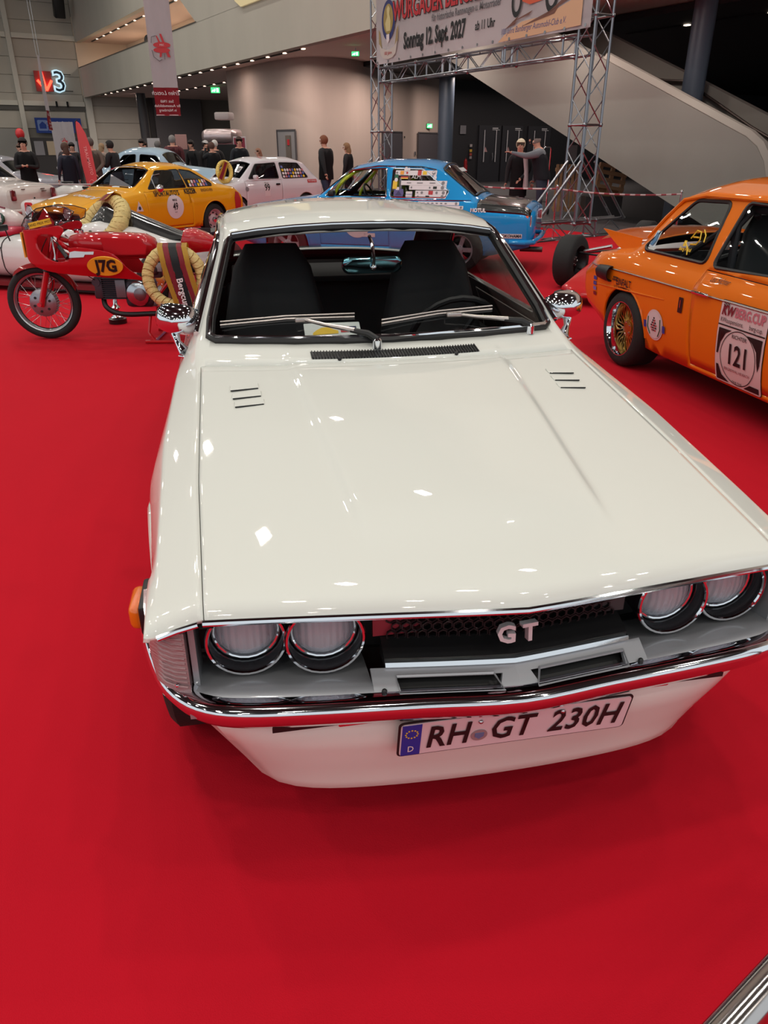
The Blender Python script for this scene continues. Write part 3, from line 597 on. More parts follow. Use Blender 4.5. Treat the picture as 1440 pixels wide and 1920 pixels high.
for k, (x, y, z, w_, h, c, lb) in enumerate(((-6.32, 25.9, 1.70, .36, .42, (172, 128, 122), 'pinkish display board on a stand right of the plaid shirt'), (-7.35, 26.5, 1.68, .4, .26, (178, 172, 172), 'small pale sign board held above the crowd'), (-13.6, 26, 1.35, .3, .3, (60, 40, 44), 'small dark board behind the crowd at the far left'))):
    b_ = empty('display_board', (x, y, 0), 0, lb, 'board'); e = B(); bbox(e, (0, 0, z), (w_, .03, h), .008); obj('panel', e, mat('board%d' % k, c, .6), b_, 0); e = B(); tube(e, [(0, .03, 0), (0, .03, z)], .015, 6); lathe(e, [(0, 0), (.15, 0), (.15, .02), (0, .03)], 12, 'z', (0, .03, 0)); obj('stand', e, ALU, b_)
for x, y, z, lb in ((-12.0, 27.5, 1.95, 'round red balloon floating above the crowd at the far left'),):
    b_ = empty('balloon', (x, y, z), 0, lb, 'balloon'); e = B(); sph(e, (0, 0, 0), .14, 16, 12, (1, 1, 1.2)); obj('skin', e, mat('balloon_red', (200, 40, 44), .3), b_); e = B(); tube(e, [(0, 0, -.16), (.02, 0, -.6), (0, 0, -1.94)], .004, 4); obj('string', e, PAPER, b_)
gm = B(); bbox(gm, (0, 0, 0), (.9, .5, .16), .03); o = obj('folded_mat', gm, mat('green_mat', (36, 110, 56), .7), loc=(5.2, 14.2, .08)); tag(o, 'folded green mat on the floor behind the orange engine lid', 'mat')

# ================================================================== PEOPLE
SKIN = mat('skin', (190, 138, 118), .6); SKIN2 = mat('skin_pale', (206, 160, 142), .6)
def skinned(verts, edges, radii, sub=1):
    me = bpy.data.meshes.new('sk'); me.from_pydata(verts, edges, []); o = bpy.data.objects.new('sk', me); COL.objects.link(o)
    md = o.modifiers.new('s', 'SKIN'); md.use_smooth_shade = True
    for i, r in enumerate(radii):
        v = me.skin_vertices[0].data[i]; v.radius = r if isinstance(r, tuple) else (r, r); v.use_root = (i == 0)
    o.modifiers.new('u', 'SUBSURF').levels = sub
    dg = bpy.context.evaluated_depsgraph_get(); dg.update(); m2 = bpy.data.meshes.new_from_object(o.evaluated_get(dg)); b = bmesh.new(); b.from_mesh(m2)
    bpy.data.objects.remove(o); bpy.data.meshes.remove(me); bpy.data.meshes.remove(m2); return b
ARM = {'down': ((.25, .0, 1.16), (.27, .06, .92)), 'phone': ((.24, .02, 1.14), (.07, .3, 1.18)), 'behind': ((.26, -.06, 1.16), (.04, -.17, .98)),
       'hips': ((.34, -.05, 1.2), (.2, .06, 1.02)), 'point': ((.22, .24, 1.36), (.16, .5, 1.42)), 'front': ((.23, .06, 1.14), (.08, .22, 1.0)), 'rail': ((.24, .1, 1.2), (.18, .32, 1.16)), 'up': ((.26, .12, 1.32), (.14, .24, 1.58)), 'swing': ((.27, -.1, 1.18), (.3, -.18, .95))}
def person(x, y, face, H=1.75, top=(20, 20, 22), leg=(30, 30, 36), hair=(40, 28, 22), label='', arms=('down', 'down'), coat=False, hairlong=False, bald=False, lean=0, bulk=1.0, walk=0, z=0, legs=True, female=False, vest=None, plaid=None, glasses=False, skin=None, cap=None, head=(0, 0), group=None):
    k = H / 1.75; r = empty('person', (x, y, z), face, label, 'person', group)
    V = []; E_ = []; Rr = []; Tg = []
    def v(p, rad, tg, par=None):
        V.append(tuple(q * k for q in p)); Rr.append(tuple(q * k for q in rad) if isinstance(rad, tuple) else rad * k); Tg.append(tg)
        if par is not None: E_.append((par, len(V) - 1))
        return len(V) - 1
    by = lean
    b_ = bulk * 1.14
    pel = v((0, 0, .95), (.15 * b_, .115 * b_), 'leg' if not coat else 'top'); wa = v((0, by * .25, 1.1), (.145 * b_, .11 * b_), 'top', pel); ches = v((0, by * .7, 1.3), (.165 * b_, .125 * b_), 'top', wa)
    nb_ = v((0, by, 1.44), (.1 * b_, .085 * b_), 'top', ches); ne = v((0, by + .02, 1.5), .056, 'skin', nb_); h0 = v((head[0] * .5, by + .05, 1.58), .075, 'skin', ne); h1 = v((head[0], by + .05 + head[1], 1.68), (.083, .098), 'skin', h0)
    for s, a in ((-1, arms[0]), (1, arms[1])):
        el, wr = ARM[a]; sh = v((s * .165 * b_, by, 1.41), .072 * b_, 'top', nb_); e1 = v((s * el[0], el[1] + by, el[2]), .052 * b_, 'top', sh); w1 = v((s * wr[0], wr[1] + by, wr[2]), .034, 'top', e1)
        d = (Vector(wr) - Vector(el)).normalized(); hp = Vector(wr) + d * .075; v((s * hp.x, hp.y + by, hp.z), (.038, .022), 'skin', w1)
    kn_y = {0: (0, 0), 1: (.12, -.1)}[walk]
    for s in (-1, 1):
        st_ = walk * s * .16
        hp_ = v((s * .095 * b_, 0, .86), .095 * b_, 'leg', pel); kn = v((s * .1, .03 + st_ * .5, .49), .062, 'leg', hp_); an = v((s * .1, -.02 + st_, .09), .044, 'leg', kn); to = v((s * .11, .14 + st_, .04), (.04, .032), 'shoe', an)
    e = skinned(V, E_, Rr)
    TX = [Vector(q) for q in V]; order = {'top': 0, 'leg': 1, 'skin': 2, 'shoe': 3}
    mats = [plaid or mat('cloth_%d_%d_%d' % tuple(top), top, .85), mat('cloth_%d_%d_%d' % tuple(leg), leg, .85), skin or SKIN, mat('shoe_dark', (24, 22, 22), .5)]
    for f in e.faces:
        c = f.calc_center_median(); i = min(range(len(TX)), key=lambda q: (TX[q] - c).length_squared); f.material_index = order[Tg[i]]
        if order[Tg[i]] == 2 and abs(c.x) < .2 * k and 1.2 * k < c.z < 1.485 * k and c.y < (by + .14) * k: f.material_index = 0
        if order[Tg[i]] == 0 and c.z < .93 * k and not coat and abs(c.x) < .17 * k: f.material_index = 1
    # hands: four unequal fingers and a thumb, gently curled; nose, ears
    for s, a in ((-1, arms[0]), (1, arms[1])):
        el, wr = ARM[a]; d = (Vector(wr) - Vector(el)); d = Vector((s * d.x, d.y, d.z)).normalized(); base = Vector((s * wr[0], wr[1] + by, wr[2])) + d * .1
        side = d.cross(Vector((0, 0, 1))); side = (side if side.length > .2 else Vector((0, 1, 0))).normalized(); nrm = d.cross(side).normalized(); 
        if a == 'down' or a == 'swing': side, nrm = nrm, side * s
        for q, L_ in enumerate((.07, .08, .076, .06)):
            o_ = side * ((q - 1.5) * .017); p0 = base + o_; c_ = nrm * (-.012 if nrm.z > 0 else .012)
            n0 = len(e.faces); tube(e, [tuple(t * k for t in p0), tuple(t * k for t in p0 + d * L_ * .55 + c_ * .5), tuple(t * k for t in p0 + d * L_ + c_ * 2)], [.0088 * k, .008 * k, .006 * k], 5, mi=2)
        p0 = base - d * .05 - side * .03; tube(e, [tuple(t * k for t in p0), tuple(t * k for t in p0 - side * .022 + d * .03), tuple(t * k for t in p0 - side * .028 + d * .055)], [.0105 * k, .009 * k, .007 * k], 5, mi=2)
    hc = Vector((head[0], by + .055 + head[1], 1.655)) * k
    def blob(c, rr, s_):
        t = bmesh.new(); sph(t, c, rr, 6, 5, s_)
        for f in t.faces: f.material_index = 2
        merge(e, t)
    blob(hc + Vector((0, .1, -.005)) * k, .016 * k, (.8, 1.2, 1.5)); blob(hc + Vector((.086, 0, 0)) * k, .02 * k, (.4, .8, 1.4)); blob(hc + Vector((-.086, 0, 0)) * k, .02 * k, (.4, .8, 1.4))
    obj('body', e, mats, r, smooth=180)
    e = B()
    for s in (-1, 1): sph(e, hc + Vector((s * .032, .088, .015)) * k, .009 * k, 6, 5)
    obj('eyes', e, mat('eye_dark', (30, 24, 22), .3), r); e = B(); sph(e, hc + Vector((0, .09, -.055)) * k, .018 * k, 8, 5, (1.2, .5, .35)); obj('mouth', e, mat('lips', (150, 84, 78), .5), r)
    if glasses:
        e = B()
        for s in (-1, 1): tube(e, [tuple(hc + Vector((s * .034 + .024 * math.cos(a * PI / 5), .1, .015 + .018 * math.sin(a * PI / 5))) * k) for a in range(10)], .003, 4, closed=True)
        tube(e, [hc + Vector((-.06, .1, .02)) * k, hc + Vector((-.085, .0, .02)) * k], .003, 4); tube(e, [hc + Vector((.06, .1, .02)) * k, hc + Vector((.085, .0, .02)) * k], .003, 4); obj('glasses', e, BLACK, r)
    HM = mat('hair_%d_%d_%d' % tuple(hair), hair, .8, noise=.2, nscale=40)
    e = B(); sph(e, hc + Vector((0, -.012, .025)) * k, .112 * k, 14, 10, (.93, 1.02, 1.02))
    zc_ = (hc.z + (.045 if bald else -.0) * k)
    kill = [q for q in e.verts if (q.co.y > hc.y + .055 * k and q.co.z < hc.z + .06 * k) or q.co.z < hc.z - (.075 if not hairlong else .1) * k or (bald and q.co.z > hc.z + .045 * k)]
    bmesh.ops.delete(e, geom=kill, context='VERTS')
    if e.faces: bmesh.ops.solidify(e, geom=e.faces[:], thickness=.012 * k)
    if hairlong: tube(e, [hc + Vector((0, -.05, .02)) * k, hc + Vector((0, -.075, -.1)) * k, hc + Vector((0, -.07, -.22)) * k, hc + Vector((.0, -.06, -.28)) * k], [.075 * k, .085 * k, .065 * k, .02 * k], 10)
    obj('hair', e, HM, r, smooth=60)
    if cap:
        e = B(); sph(e, hc + Vector((0, -.005, .05)) * k, .108 * k, 12, 8, (.92, 1.05, .8)); bmesh.ops.delete(e, geom=[q for q in e.verts if q.co.z < hc.z + .03 * k], context='VERTS'); box(e, hc + Vector((0, .12, .045)) * k, (.13 * k, .09 * k, .012)); obj('cap', e, mat('cap_%d' % cap[0], cap, .7), r)
    if coat or vest:
        c_ = vest or top; lo = .62 if coat == 2 else (.78 if coat else .92)
        e = B(); rs = []
        for z_, a_, c2 in ((lo, .172, .135), (lo + .12, .172, .135), (1.1, .158, .125), (1.28, .172, .132), (1.38, .175, .118), (1.45, .12, .09), (1.5, .066, .066)):
            yy = by * max(0, min(1, (z_ - .95) / .5)); rs.append([(a_ * b_ * math.cos(2 * PI * q / 18) * k, (yy + c2 * b_ * math.sin(2 * PI * q / 18)) * k, z_ * k) for q in range(18)])
        rings(e, rs, cap=False); bmesh.ops.solidify(e, geom=e.faces[:], thickness=.01); obj('vest' if vest else 'coat', e, mat('cloth_%d_%d_%d' % tuple(c_), c_, .8) if not plaid else plaid, r, smooth=60)
    return r
def face_cam(x, y): return math.atan2(-y, -x) - PI / 2
# the pair in front of the black doors
person(3.36, 17.3, R(78), 1.78, top=(112, 116, 122), leg=(40, 50, 66), hair=(140, 130, 124), bald=True, vest=(38, 38, 46), arms=('point', 'down'), lean=.12, bulk=1.15, label='bald man in dark padded vest and grey sleeves pointing with his arm', head=(0, .04))
person(2.93, 17.72, R(165), 1.68, top=(24, 24, 28), leg=(34, 32, 38), hair=(196, 184, 160), coat=2, arms=('front', 'down'), glasses=True, label='blonde woman with glasses in a long black coat beside the pointing man', female=True, lean=.03)
sc_ = B(); tube(sc_, [(3.0, 17.5, 1.4), (3.04, 17.48, 1.1), (3.05, 17.48, .75)], [.05, .045, .06], 8); tag(obj('scarf', sc_, mat('scarf_white', (170, 160, 162), .8)), 'pale scarf hanging down the front of the woman in the black coat', 'scarf')
# walking couple by the concrete wall
person(-1.5, 21.2, R(60), 1.79, top=(20, 20, 24), leg=(44, 54, 78), hair=(120, 70, 46), coat=1, bulk=1.12, walk=1, arms=('swing', 'down'), label='broad man in black jacket and blue jeans walking past the concrete wall')
person(-1.0, 23.0, R(70), 1.63, top=(26, 22, 26), leg=(30, 28, 34), hair=(130, 96, 66), hairlong=True, coat=1, label='woman with long brown hair in dark coat by the concrete wall')
# crowd behind the cars
PLAID = mat('plaid_cloth', (96, 34, 42), .85)
_nt = PLAID.node_tree; _ck = _nt.nodes.new('ShaderNodeTexBrick'); _tc = _nt.nodes.new('ShaderNodeTexCoord'); _mp = _nt.nodes.new('ShaderNodeMapping'); _mp.inputs['Rotation'].default_value = (R(90), 0, 0)
_ck.inputs['Color1'].default_value = lin((112, 40, 46)) + (1,); _ck.inputs['Color2'].default_value = lin((90, 34, 40)) + (1,); _ck.inputs['Mortar'].default_value = lin((34, 26, 32)) + (1,)
_ck.inputs['Scale'].default_value = 9; _ck.inputs['Mortar Size'].default_value = .035; _ck.offset = 0
_nt.links.new(_tc.outputs['Object'], _mp.inputs[0]); _nt.links.new(_mp.outputs[0], _ck.inputs[0]); _nt.links.new(_ck.outputs[0], _nt.nodes['Principled BSDF'].inputs['Base Color'])
crowd = [
 (-8.35, 19.2, -165, dict(H=1.72, top=(16, 15, 18), leg=(22, 22, 28), hair=(26, 20, 20), arms=('phone', 'phone'), coat=1, label='young man in black jacket looking down at his phone')),
 (-7.85, 20.4, 40, dict(H=1.62, top=(30, 34, 50), leg=(30, 38, 56), hair=(70, 46, 36), hairlong=True, coat=1, label='person in dark navy coat with brown hair right of the man with the phone')),
 (-7.55, 21.3, 20, dict(H=1.74, top=(104, 92, 84), leg=(60, 50, 50), hair=(90, 80, 76), arms=('behind', 'behind'), coat=1, bulk=1.1, label='man in brown coat with his hands clasped behind his back')),
 (-7.0, 21.5, 70, dict(H=1.68, top=(20, 20, 26), leg=(130, 140, 158), hair=(24, 20, 22), arms=('phone', 'front'), lean=.1, label='dark-haired man in black hoodie and pale jeans left of the beach flag')),
 (-7.45, 25.6, 160, dict(H=1.75, top=(26, 24, 28), leg=(30, 30, 36), hair=(40, 30, 28), label='dark-dressed person half hidden behind the beach flag')),
 (-6.4, 25.1, 10, dict(H=1.84, top=(100, 36, 44), plaid=PLAID, coat=1, leg=(44, 44, 52), hair=(130, 124, 122), bulk=1.2, label='big grey-haired man in red and black plaid shirt seen from behind')),
 (-7.1, 25.9, -30, dict(H=1.7, top=(60, 64, 74), leg=(40, 40, 46), hair=(110, 106, 104), label='grey-haired person in slate jacket left of the plaid shirt')),
 (-5.85, 25.7, 150, dict(H=1.72, top=(24, 22, 24), leg=(30, 30, 34), hair=(36, 28, 26), lean=.15, label='dark-clad person bending forward right of the plaid shirt')),
 (-5.75, 26.5, -120, dict(H=1.72, top=(22, 20, 22), leg=(30, 30, 34), hair=(40, 30, 28), cap=(190, 186, 184), label='person in black with a white cap behind the yellow car roof')),
 (-5.15, 24.8, 30, dict(H=1.66, top=(18, 18, 22), leg=(26, 26, 30), hair=(84, 54, 44), arms=('up', 'down'), coat=1, label='person in black coat raising a hand near the display board')),
 (-5.25, 25.7, 10, dict(H=1.72, top=(26, 22, 24), leg=(26, 26, 30), hair=(200, 196, 190), label='white-haired person behind the one raising a hand')),
 (-4.3, 24.6, -160, dict(H=1.80, top=(24, 28, 34), leg=(26, 26, 30), hair=(60, 40, 34), coat=1, label='man in open dark jacket standing beside the red poster')),
 (-3.65, 24.2, 120, dict(H=1.5, top=(24, 22, 26), leg=(26, 26, 30), hair=(140, 100, 80), hairlong=True, label='short blonde person just right of the red poster')),
 (-11.7, 24.5, 60, dict(H=1.66, top=(30, 44, 110), leg=(30, 30, 40), hair=(60, 44, 40), label='person in blue jacket at the far left edge')),
 (-11.2, 25.5, 160, dict(H=1.62, top=(44, 38, 42), leg=(34, 34, 40), hair=(90, 70, 60), label='person in dark grey top second from the far left edge')),
 (-9.8, 26.0, 200, dict(H=1.66, top=(40, 34, 38), leg=(34, 34, 40), hair=(36, 28, 30), hairlong=True, label='long-haired person under the red balloon')),
 (-9.4, 27.5, -20, dict(H=1.64, top=(150, 130, 120), leg=(60, 60, 70), hair=(150, 120, 90), hairlong=True, label='person in beige top in the crowd behind the navy coat')),
 (-10.4, 27.0, 10, dict(H=1.68, top=(60, 50, 54), leg=(34, 34, 40), hair=(120, 100, 84), label='person in brown-grey top behind the man with the phone')),
 (-8.6, 29.8, 180, dict(H=1.7, top=(34, 30, 34), leg=(34, 34, 40), hair=(60, 40, 34), label='dark-dressed person far back behind the small roll banner')),
 (-9.3, 33.6, 180, dict(H=1.74, top=(26, 26, 30), leg=(30, 30, 34), hair=(170, 164, 160), cap=(196, 190, 188), label='person with white cap far back above the pale blue car roof')),
]
for x, y, f, kw in crowd: person(x, y, R(f), **kw)
# two visitors leaning on the gallery parapet
x_, y_, _ = bworld(21.2, .62); person(x_, y_, BA - R(80), 1.7, top=(30, 120, 140), leg=(40, 50, 70), hair=(90, 44, 36), hairlong=True, arms=('rail', 'rail'), z=4.98, lean=.08, label='woman with long auburn hair in turquoise top leaning on the balcony parapet')
x_, y_, _ = bworld(13.9, .55); person(x_, y_, BA - R(110), 1.7, top=(20, 18, 20), leg=(30, 30, 34), hair=(110, 80, 60), arms=('rail', 'rail'), z=4.98, lean=.08, label='man in black leaning on the balcony parapet beside the hanging banner')
bm = B(); box(bm, (31, 1.7, 4.83), (62, 3, .3)); bobj('floor_balcony', bm, CONC, smooth=0)
# ================================================================== CAR BUILDING KIT (local frame: x from nose to tail, y left/right, z up)
def itp(tab, x):
    if x <= tab[0][0]: return tab[0][1]
    for (a, p), (b, q) in zip(tab, tab[1:]):
        if x <= b: return p + (q - p) * (x - a) / (b - a)
    return tab[-1][1]
def smt(tab, x, r=.05):
    return (itp(tab, x - r) + itp(tab, x - r / 2) + itp(tab, x) + itp(tab, x + r / 2) + itp(tab, x + r)) / 5
TS = [0, .15, .3, .45, .6, .72, .82, .9, .96, 1.0, 1.04, 1.12, 1.3, 1.5, 1.7, 1.88, 1.96, 2.0, 2.05, 2.15, 2.35, 2.6, 2.85, 3.0, 3.15, 3.35, 3.6, 3.8, 4.0]
class Car:
    def __init__(s, name, loc, ang, L, tab, mats, label, cat='car', bow=lambda x, y: 0, marks=(), bump=lambda x, y: 0, tp=2.4, rad=.05, group=None, step=.065, ts_extra=()):
        s.root = empty(name, (loc[0], loc[1], .006), R(ang), label, cat, group); s.tab = tab; s.L = L; s.bow = bow; s.bump = bump; s.tp = tp; s.rad = rad; s.mats = mats; s.parts = {}
        s.marks = marks; s.step = step; s.ts_extra = ts_extra; s.build()
    def P0(s, x, t):
        g = lambda k: smt(s.tab[k], x, s.rad) if 0 < x < s.L else itp(s.tab[k], x)
        zc, wr, zr, wb, zb, wm, zm, ws, zs = (g(k) for k in ('zc', 'wr', 'zr', 'wb', 'zb', 'wm', 'zm', 'ws', 'zs'))
        if t <= 1: return wr * t, zc - (zc - zr) * t ** s.tp
        if t <= 2:
            u = t - 1; return wr + (wb - wr) * u + .012 * math.sin(PI * u) * min(1, abs(zr - zb) * 4), zr + (zb - zr) * u
        if t <= 3:
            u = t - 2; return wb + (wm - wb) * math.sin(u * PI / 2) ** .9, zb + (zm - zb) * u
        u = t - 3; return wm + (ws - wm) * u ** 2.8, zm + (zs - zm) * u
    def P(s, x, t, side=1):
        y, z = s.P0(x, t)
        if t in (1.0, 2.0):
            a, b = s.P0(x, t - .05), s.P0(x, t + .05); y = .5 * y + .25 * (a[0] + b[0]); z = .5 * z + .25 * (a[1] + b[1])
        if t <= 1: z += s.bump(x, y)
        return Vector((x + s.bow(x, y), side * y, z))
    def build(s):
        xs = {0.0, s.L}; x = 0
        while x < s.L: xs.add(round(x, 4)); x += s.step
        for tbl in s.tab.values():
            pass
        mk = set()
        for r in s.marks: mk.add(r[1]); mk.add(r[2])
        xs = sorted(q for q in xs if all(abs(q - m_) > .018 for m_ in mk)); xs = sorted(set(xs) | mk | {0.0, s.L})
        ts = sorted(set(TS) | set(s.ts_extra) | {q for r in s.marks for q in (r[3], r[4])}); s.ts = ts
        bm = bmesh.new(); lay = bm.faces.layers.int.new('part'); s.lay = lay
        grid = {}
        for i, x in enumerate(xs):
            for side in (1, -1):
                for j, t in enumerate(ts):
                    if j == 0 and side == -1: grid[i, j, side] = grid[i, j, 1]; continue
                    grid[i, j, side] = bm.verts.new(s.P(x, t, side))
        for i in range(len(xs) - 1):
            xm = (xs[i] + xs[i + 1]) / 2
            for side in (1, -1):
                for j in range(len(ts) - 1):
                    tm = (ts[j] + ts[j + 1]) / 2
                    q = (grid[i, j, side], grid[i, j + 1, side], grid[i + 1, j + 1, side], grid[i + 1, j, side])
                    f = bm.faces.new(q if side == -1 else q[::-1])
                    for k, r in enumerate(s.marks):
                        if r[1] <= xm <= r[2] and r[3] <= tm <= r[4]: f[lay] = 10 + k
        for i, pid in ((0, 1), (len(xs) - 1, 2)):
            for j in range(len(ts) - 1):
                q = [grid[i, j, 1], grid[i, j + 1, 1], grid[i, j + 1, -1], grid[i, j, -1]]
                if j == 0: q = q[:3]
                try:
                    f = bm.faces.new(q if i == 0 else q[::-1]); f[lay] = pid
                except ValueError: pass
        bmesh.ops.recalc_face_normals(bm, faces=bm.faces[:])
        s.bm = bm; s.bvh = BVHTree.FromBMesh(bm)
    def cut(s, poly, side, pid, frm=(0,), tmax=None, zmin=-9):
        """cut a convex (x,z) polygon out of the shell on one side; faces inside get part id pid"""
        lay = s.lay; n = len(poly); cx = sum(p[0] for p in poly) / n; cz = sum(p[1] for p in poly) / n
        x0 = min(p[0] for p in poly) - .2; x1 = max(p[0] for p in poly) + .2; z0 = min(p[1] for p in poly) - .15; z1 = max(p[1] for p in poly) + .15
        cur = [f for f in s.bm.faces if f[lay] in frm and f.calc_center_median().y * side > .22 and x0 < f.calc_center_median().x < x1 and z0 < f.calc_center_median().z < z1 and abs(f.normal.y) > .12]
        for i in range(n):
            a, b = poly[i], poly[(i + 1) % n]; nx, nz = b[1] - a[1], -(b[0] - a[0])
            if nx * (cx - a[0]) + nz * (cz - a[1]) > 0: nx, nz = -nx, -nz
            geom = list({v for f in cur for v in f.verts}) + list({e for f in cur for e in f.edges}) + cur
            r = bmesh.ops.bisect_plane(s.bm, geom=geom, plane_co=(a[0], 0, a[1]), plane_no=(nx, 0, nz), dist=1e-5)
            cur = [g for g in set(r['geom']) | set(cur) if isinstance(g, bmesh.types.BMFace) and g.is_valid]
            cur = [f for f in cur if (f.calc_center_median().x - a[0]) * nx + (f.calc_center_median().z - a[1]) * nz < 0]
        for f in cur: f[lay] = pid
        return cur
    def hole(s, poly, side, frm=(0,)):
        f = s.cut(poly, side, 99, frm); bmesh.ops.delete(s.bm, geom=f, context='FACES')
    def panel(s, poly, side, pid, frm=(0,), gap=.005):
        n = len(poly); cx = sum(p[0] for p in poly) / n; cz = sum(p[1] for p in poly) / n
        big = [(p[0] + gap * (1 if p[0] > cx else -1), p[1] + gap * (1 if p[1] > cz else -1)) for p in poly]
        s.cut(big, side, 98, frm); s.cut(poly, side, pid, (98,)); bmesh.ops.delete(s.bm, geom=[f for f in s.bm.faces if f[s.lay] == 98], context='FACES')
    def arch(s, xw, zw, r, depth=.3, lip=None, n=20):
        for side in (1, -1):
            poly = [(xw + r * math.cos(2 * PI * k / n), max(zw + r * math.sin(2 * PI * k / n), .02 + .0001 * k)) for k in range(n)]
            s.hole(poly, side, (0, 50, 51))
            e = B(); rs = []
            for yy in (1, 0):
                ring = []
                for k in range(15):
                    a = PI * k / 14; x_, z_ = xw + r * math.cos(a) * 1.01, zw + r * math.sin(a) * 1.01
                    y_ = abs(s.ys(x_, z_, side)) - .012 if yy else itp(s.tab['wm'], xw) - depth
                    ring.append((x_, side * y_, z_))
                rs.append(ring)
            rings(e, rs, close=False, cap=False); prism(e, [(p[0], p[2]) for p in rs[1]], side * (itp(s.tab['wm'], xw) - depth), side * (itp(s.tab['wm'], xw) - depth - .01), f=lambda u, v, w_: (u, w_, v))
            obj('wheel_well', e, TRIM, s.root)
            e = B(); tube(e, [(xw + (r + .004) * math.cos(PI * k / 18), side * (abs(s.ys(xw + r * math.cos(PI * k / 18), zw + r * math.sin(PI * k / 18), side)) - .004), zw + (r + .004) * math.sin(PI * k / 18)) for k in range(19)], .011, 6)
            obj('arch_lip', e, lip or s.mats['body'], s.root)
    def ys(s, x, z, side):
        h = s.bvh.ray_cast(Vector((x, side * 3, z)), Vector((0, -side, 0)))
        return h[0].y if h[0] is not None and h[0].y * side > .1 else side * itp(s.tab['wm'], x)
    def proj(s, bm, side, x0, z0, off=.004, mode='side', rot=0, grid=.06, sc=1):
        """wrap a flat design (drawn in x right, y up) onto the shell at (x0, z0)"""
        if rot: bmesh.ops.rotate(bm, cent=(0, 0, 0), matrix=Matrix.Rotation(rot, 3, 'Z'), verts=bm.verts[:])
        if grid:
            for ax in (0, 1):
                lo = min(v.co[ax] for v in bm.verts); hi = max(v.co[ax] for v in bm.verts); q = lo + grid
                while q < hi - 1e-4:
                    co = [0, 0, 0]; co[ax] = q; no = [0, 0, 0]; no[ax] = 1
                    bmesh.ops.bisect_plane(bm, geom=bm.verts[:] + bm.edges[:] + bm.faces[:], plane_co=co, plane_no=no); q += grid
        for v in bm.verts:
            if mode == 'side':
                X = x0 - side * v.co.x; Z = z0 + v.co.y; h = s.bvh.ray_cast(Vector((X, side * 3, Z)), Vector((0, -side, 0)))
                Y = h[0].y if h[0] is not None else side * .7; N = h[1] if h[0] is not None else Vector((0, side, 0))
                if N.y * side < 0: N = -N
                v.co = Vector((X, Y, Z)) + N * (off + v.co.z)
            elif mode == 'rear':
                Y = x0 - v.co.x * -1; Z = z0 + v.co.y; h = s.bvh.ray_cast(Vector((s.L + 3, Y, Z)), Vector((-1, 0, 0)))
                X = h[0].x if h[0] is not None else s.L; v.co = Vector((X + off, Y, Z))
            else:  # top: text read from the front, x0 = distance from nose, side = lateral
                X = x0 - v.co.y * (1 if mode == 'top' else -1); Y = z0 + v.co.x * (1 if mode == 'top' else -1) * 1; h = s.bvh.ray_cast(Vector((X, Y, 4)), Vector((0, 0, -1)))
                Z = h[0].z if h[0] is not None else .9; v.co = Vector((X, Y, Z + off + v.co.z))
        return bm
    def dec(s, name, poly, m, side, x0, z0, off=.004, mode='side', rot=0, grid=.06):
        e = B(); vs = [e.verts.new((p[0], p[1], 0)) for p in poly]; e.faces.new(vs); s.proj(e, side, x0, z0, off, mode, rot, grid)
        return obj(name, e, m, s.root, smooth=180)
    def txt(s, t, h, m, side, x0, z0, off=.008, mode='side', rot=0, grid=.08, name='lettering', **k):
        e = text_bm(t, h, **k); s.proj(e, side, x0, z0, off, mode, rot, grid); return obj(name, e, m, s.root, 0)
    def trim_line(s, name, poly, side, r=.008, m=None, closed=True, off=0, n=6):
        q = [(x, s.ys(x, z, side) + side * off, z) for x, z in poly]; e = B(); tube(e, q, r, n, closed=closed); return obj(name, e, m or CHROME, s.root)
    def ptrim(s, name, pts, r=.01, m=None, closed=True, n=6):
        e = B(); tube(e, [s.P(x, t, sd) for x, t, sd in pts], r, n, closed=closed); return obj(name, e, m or CHROME, s.root)
    def finish(s, names, thick=.012):
        """split the shell by part id; names: id -> (object name, material, solid)"""
        ids = {f[s.lay] for f in s.bm.faces}; out = {}
        for pid in sorted(ids):
            if pid not in names: continue
            nm, m, solid = names[pid]; b = s.bm.copy(); l2 = b.faces.layers.int['part']
            bmesh.ops.delete(b, geom=[f for f in b.faces if f[l2] != pid], context='FACES')
            if not b.faces: b.free(); continue
            # separate islands left/right become objects of their own
            isl = split_islands(b) if nm in ('door', 'side_window', 'quarter_window', 'rear_side_window', 'rear_upper_panel') else [b]
            for q in isl:
                o = obj(nm, q, [m, TRIM] if solid else m, s.root, smooth='keep')
                o.data.set_sharp_from_angle(angle=R(50))
                if solid:
                    md = o.modifiers.new('solid', 'SOLIDIFY'); md.thickness = thick; md.offset = -1; md.material_offset = 1; md.use_rim = True; md.material_offset_rim = 0
                out.setdefault(nm, []).append(o)
        s.bm.free(); return out
def split_islands(b):
    out = []; 
    while b.faces:
        b.faces.ensure_lookup_table(); st = [b.faces[0]]; seen = {b.faces[0]}
        while st:
            f = st.pop()
            for e in f.edges:
                for g in e.link_faces:
                    if g not in seen: seen.add(g); st.append(g)
        if len(seen) == len(b.faces): out.append(b); break
        idx = {f.index for f in seen} if False else None
        for f in b.faces: f.tag = f in seen
        c = b.copy(); bmesh.ops.delete(c, geom=[f for f in c.faces if not f.tag], context='FACES')
        bmesh.ops.delete(b, geom=[f for f in b.faces if f.tag], context='FACES')
        if len(c.faces) > 3: out.append(c)
        else: c.free()
    return out
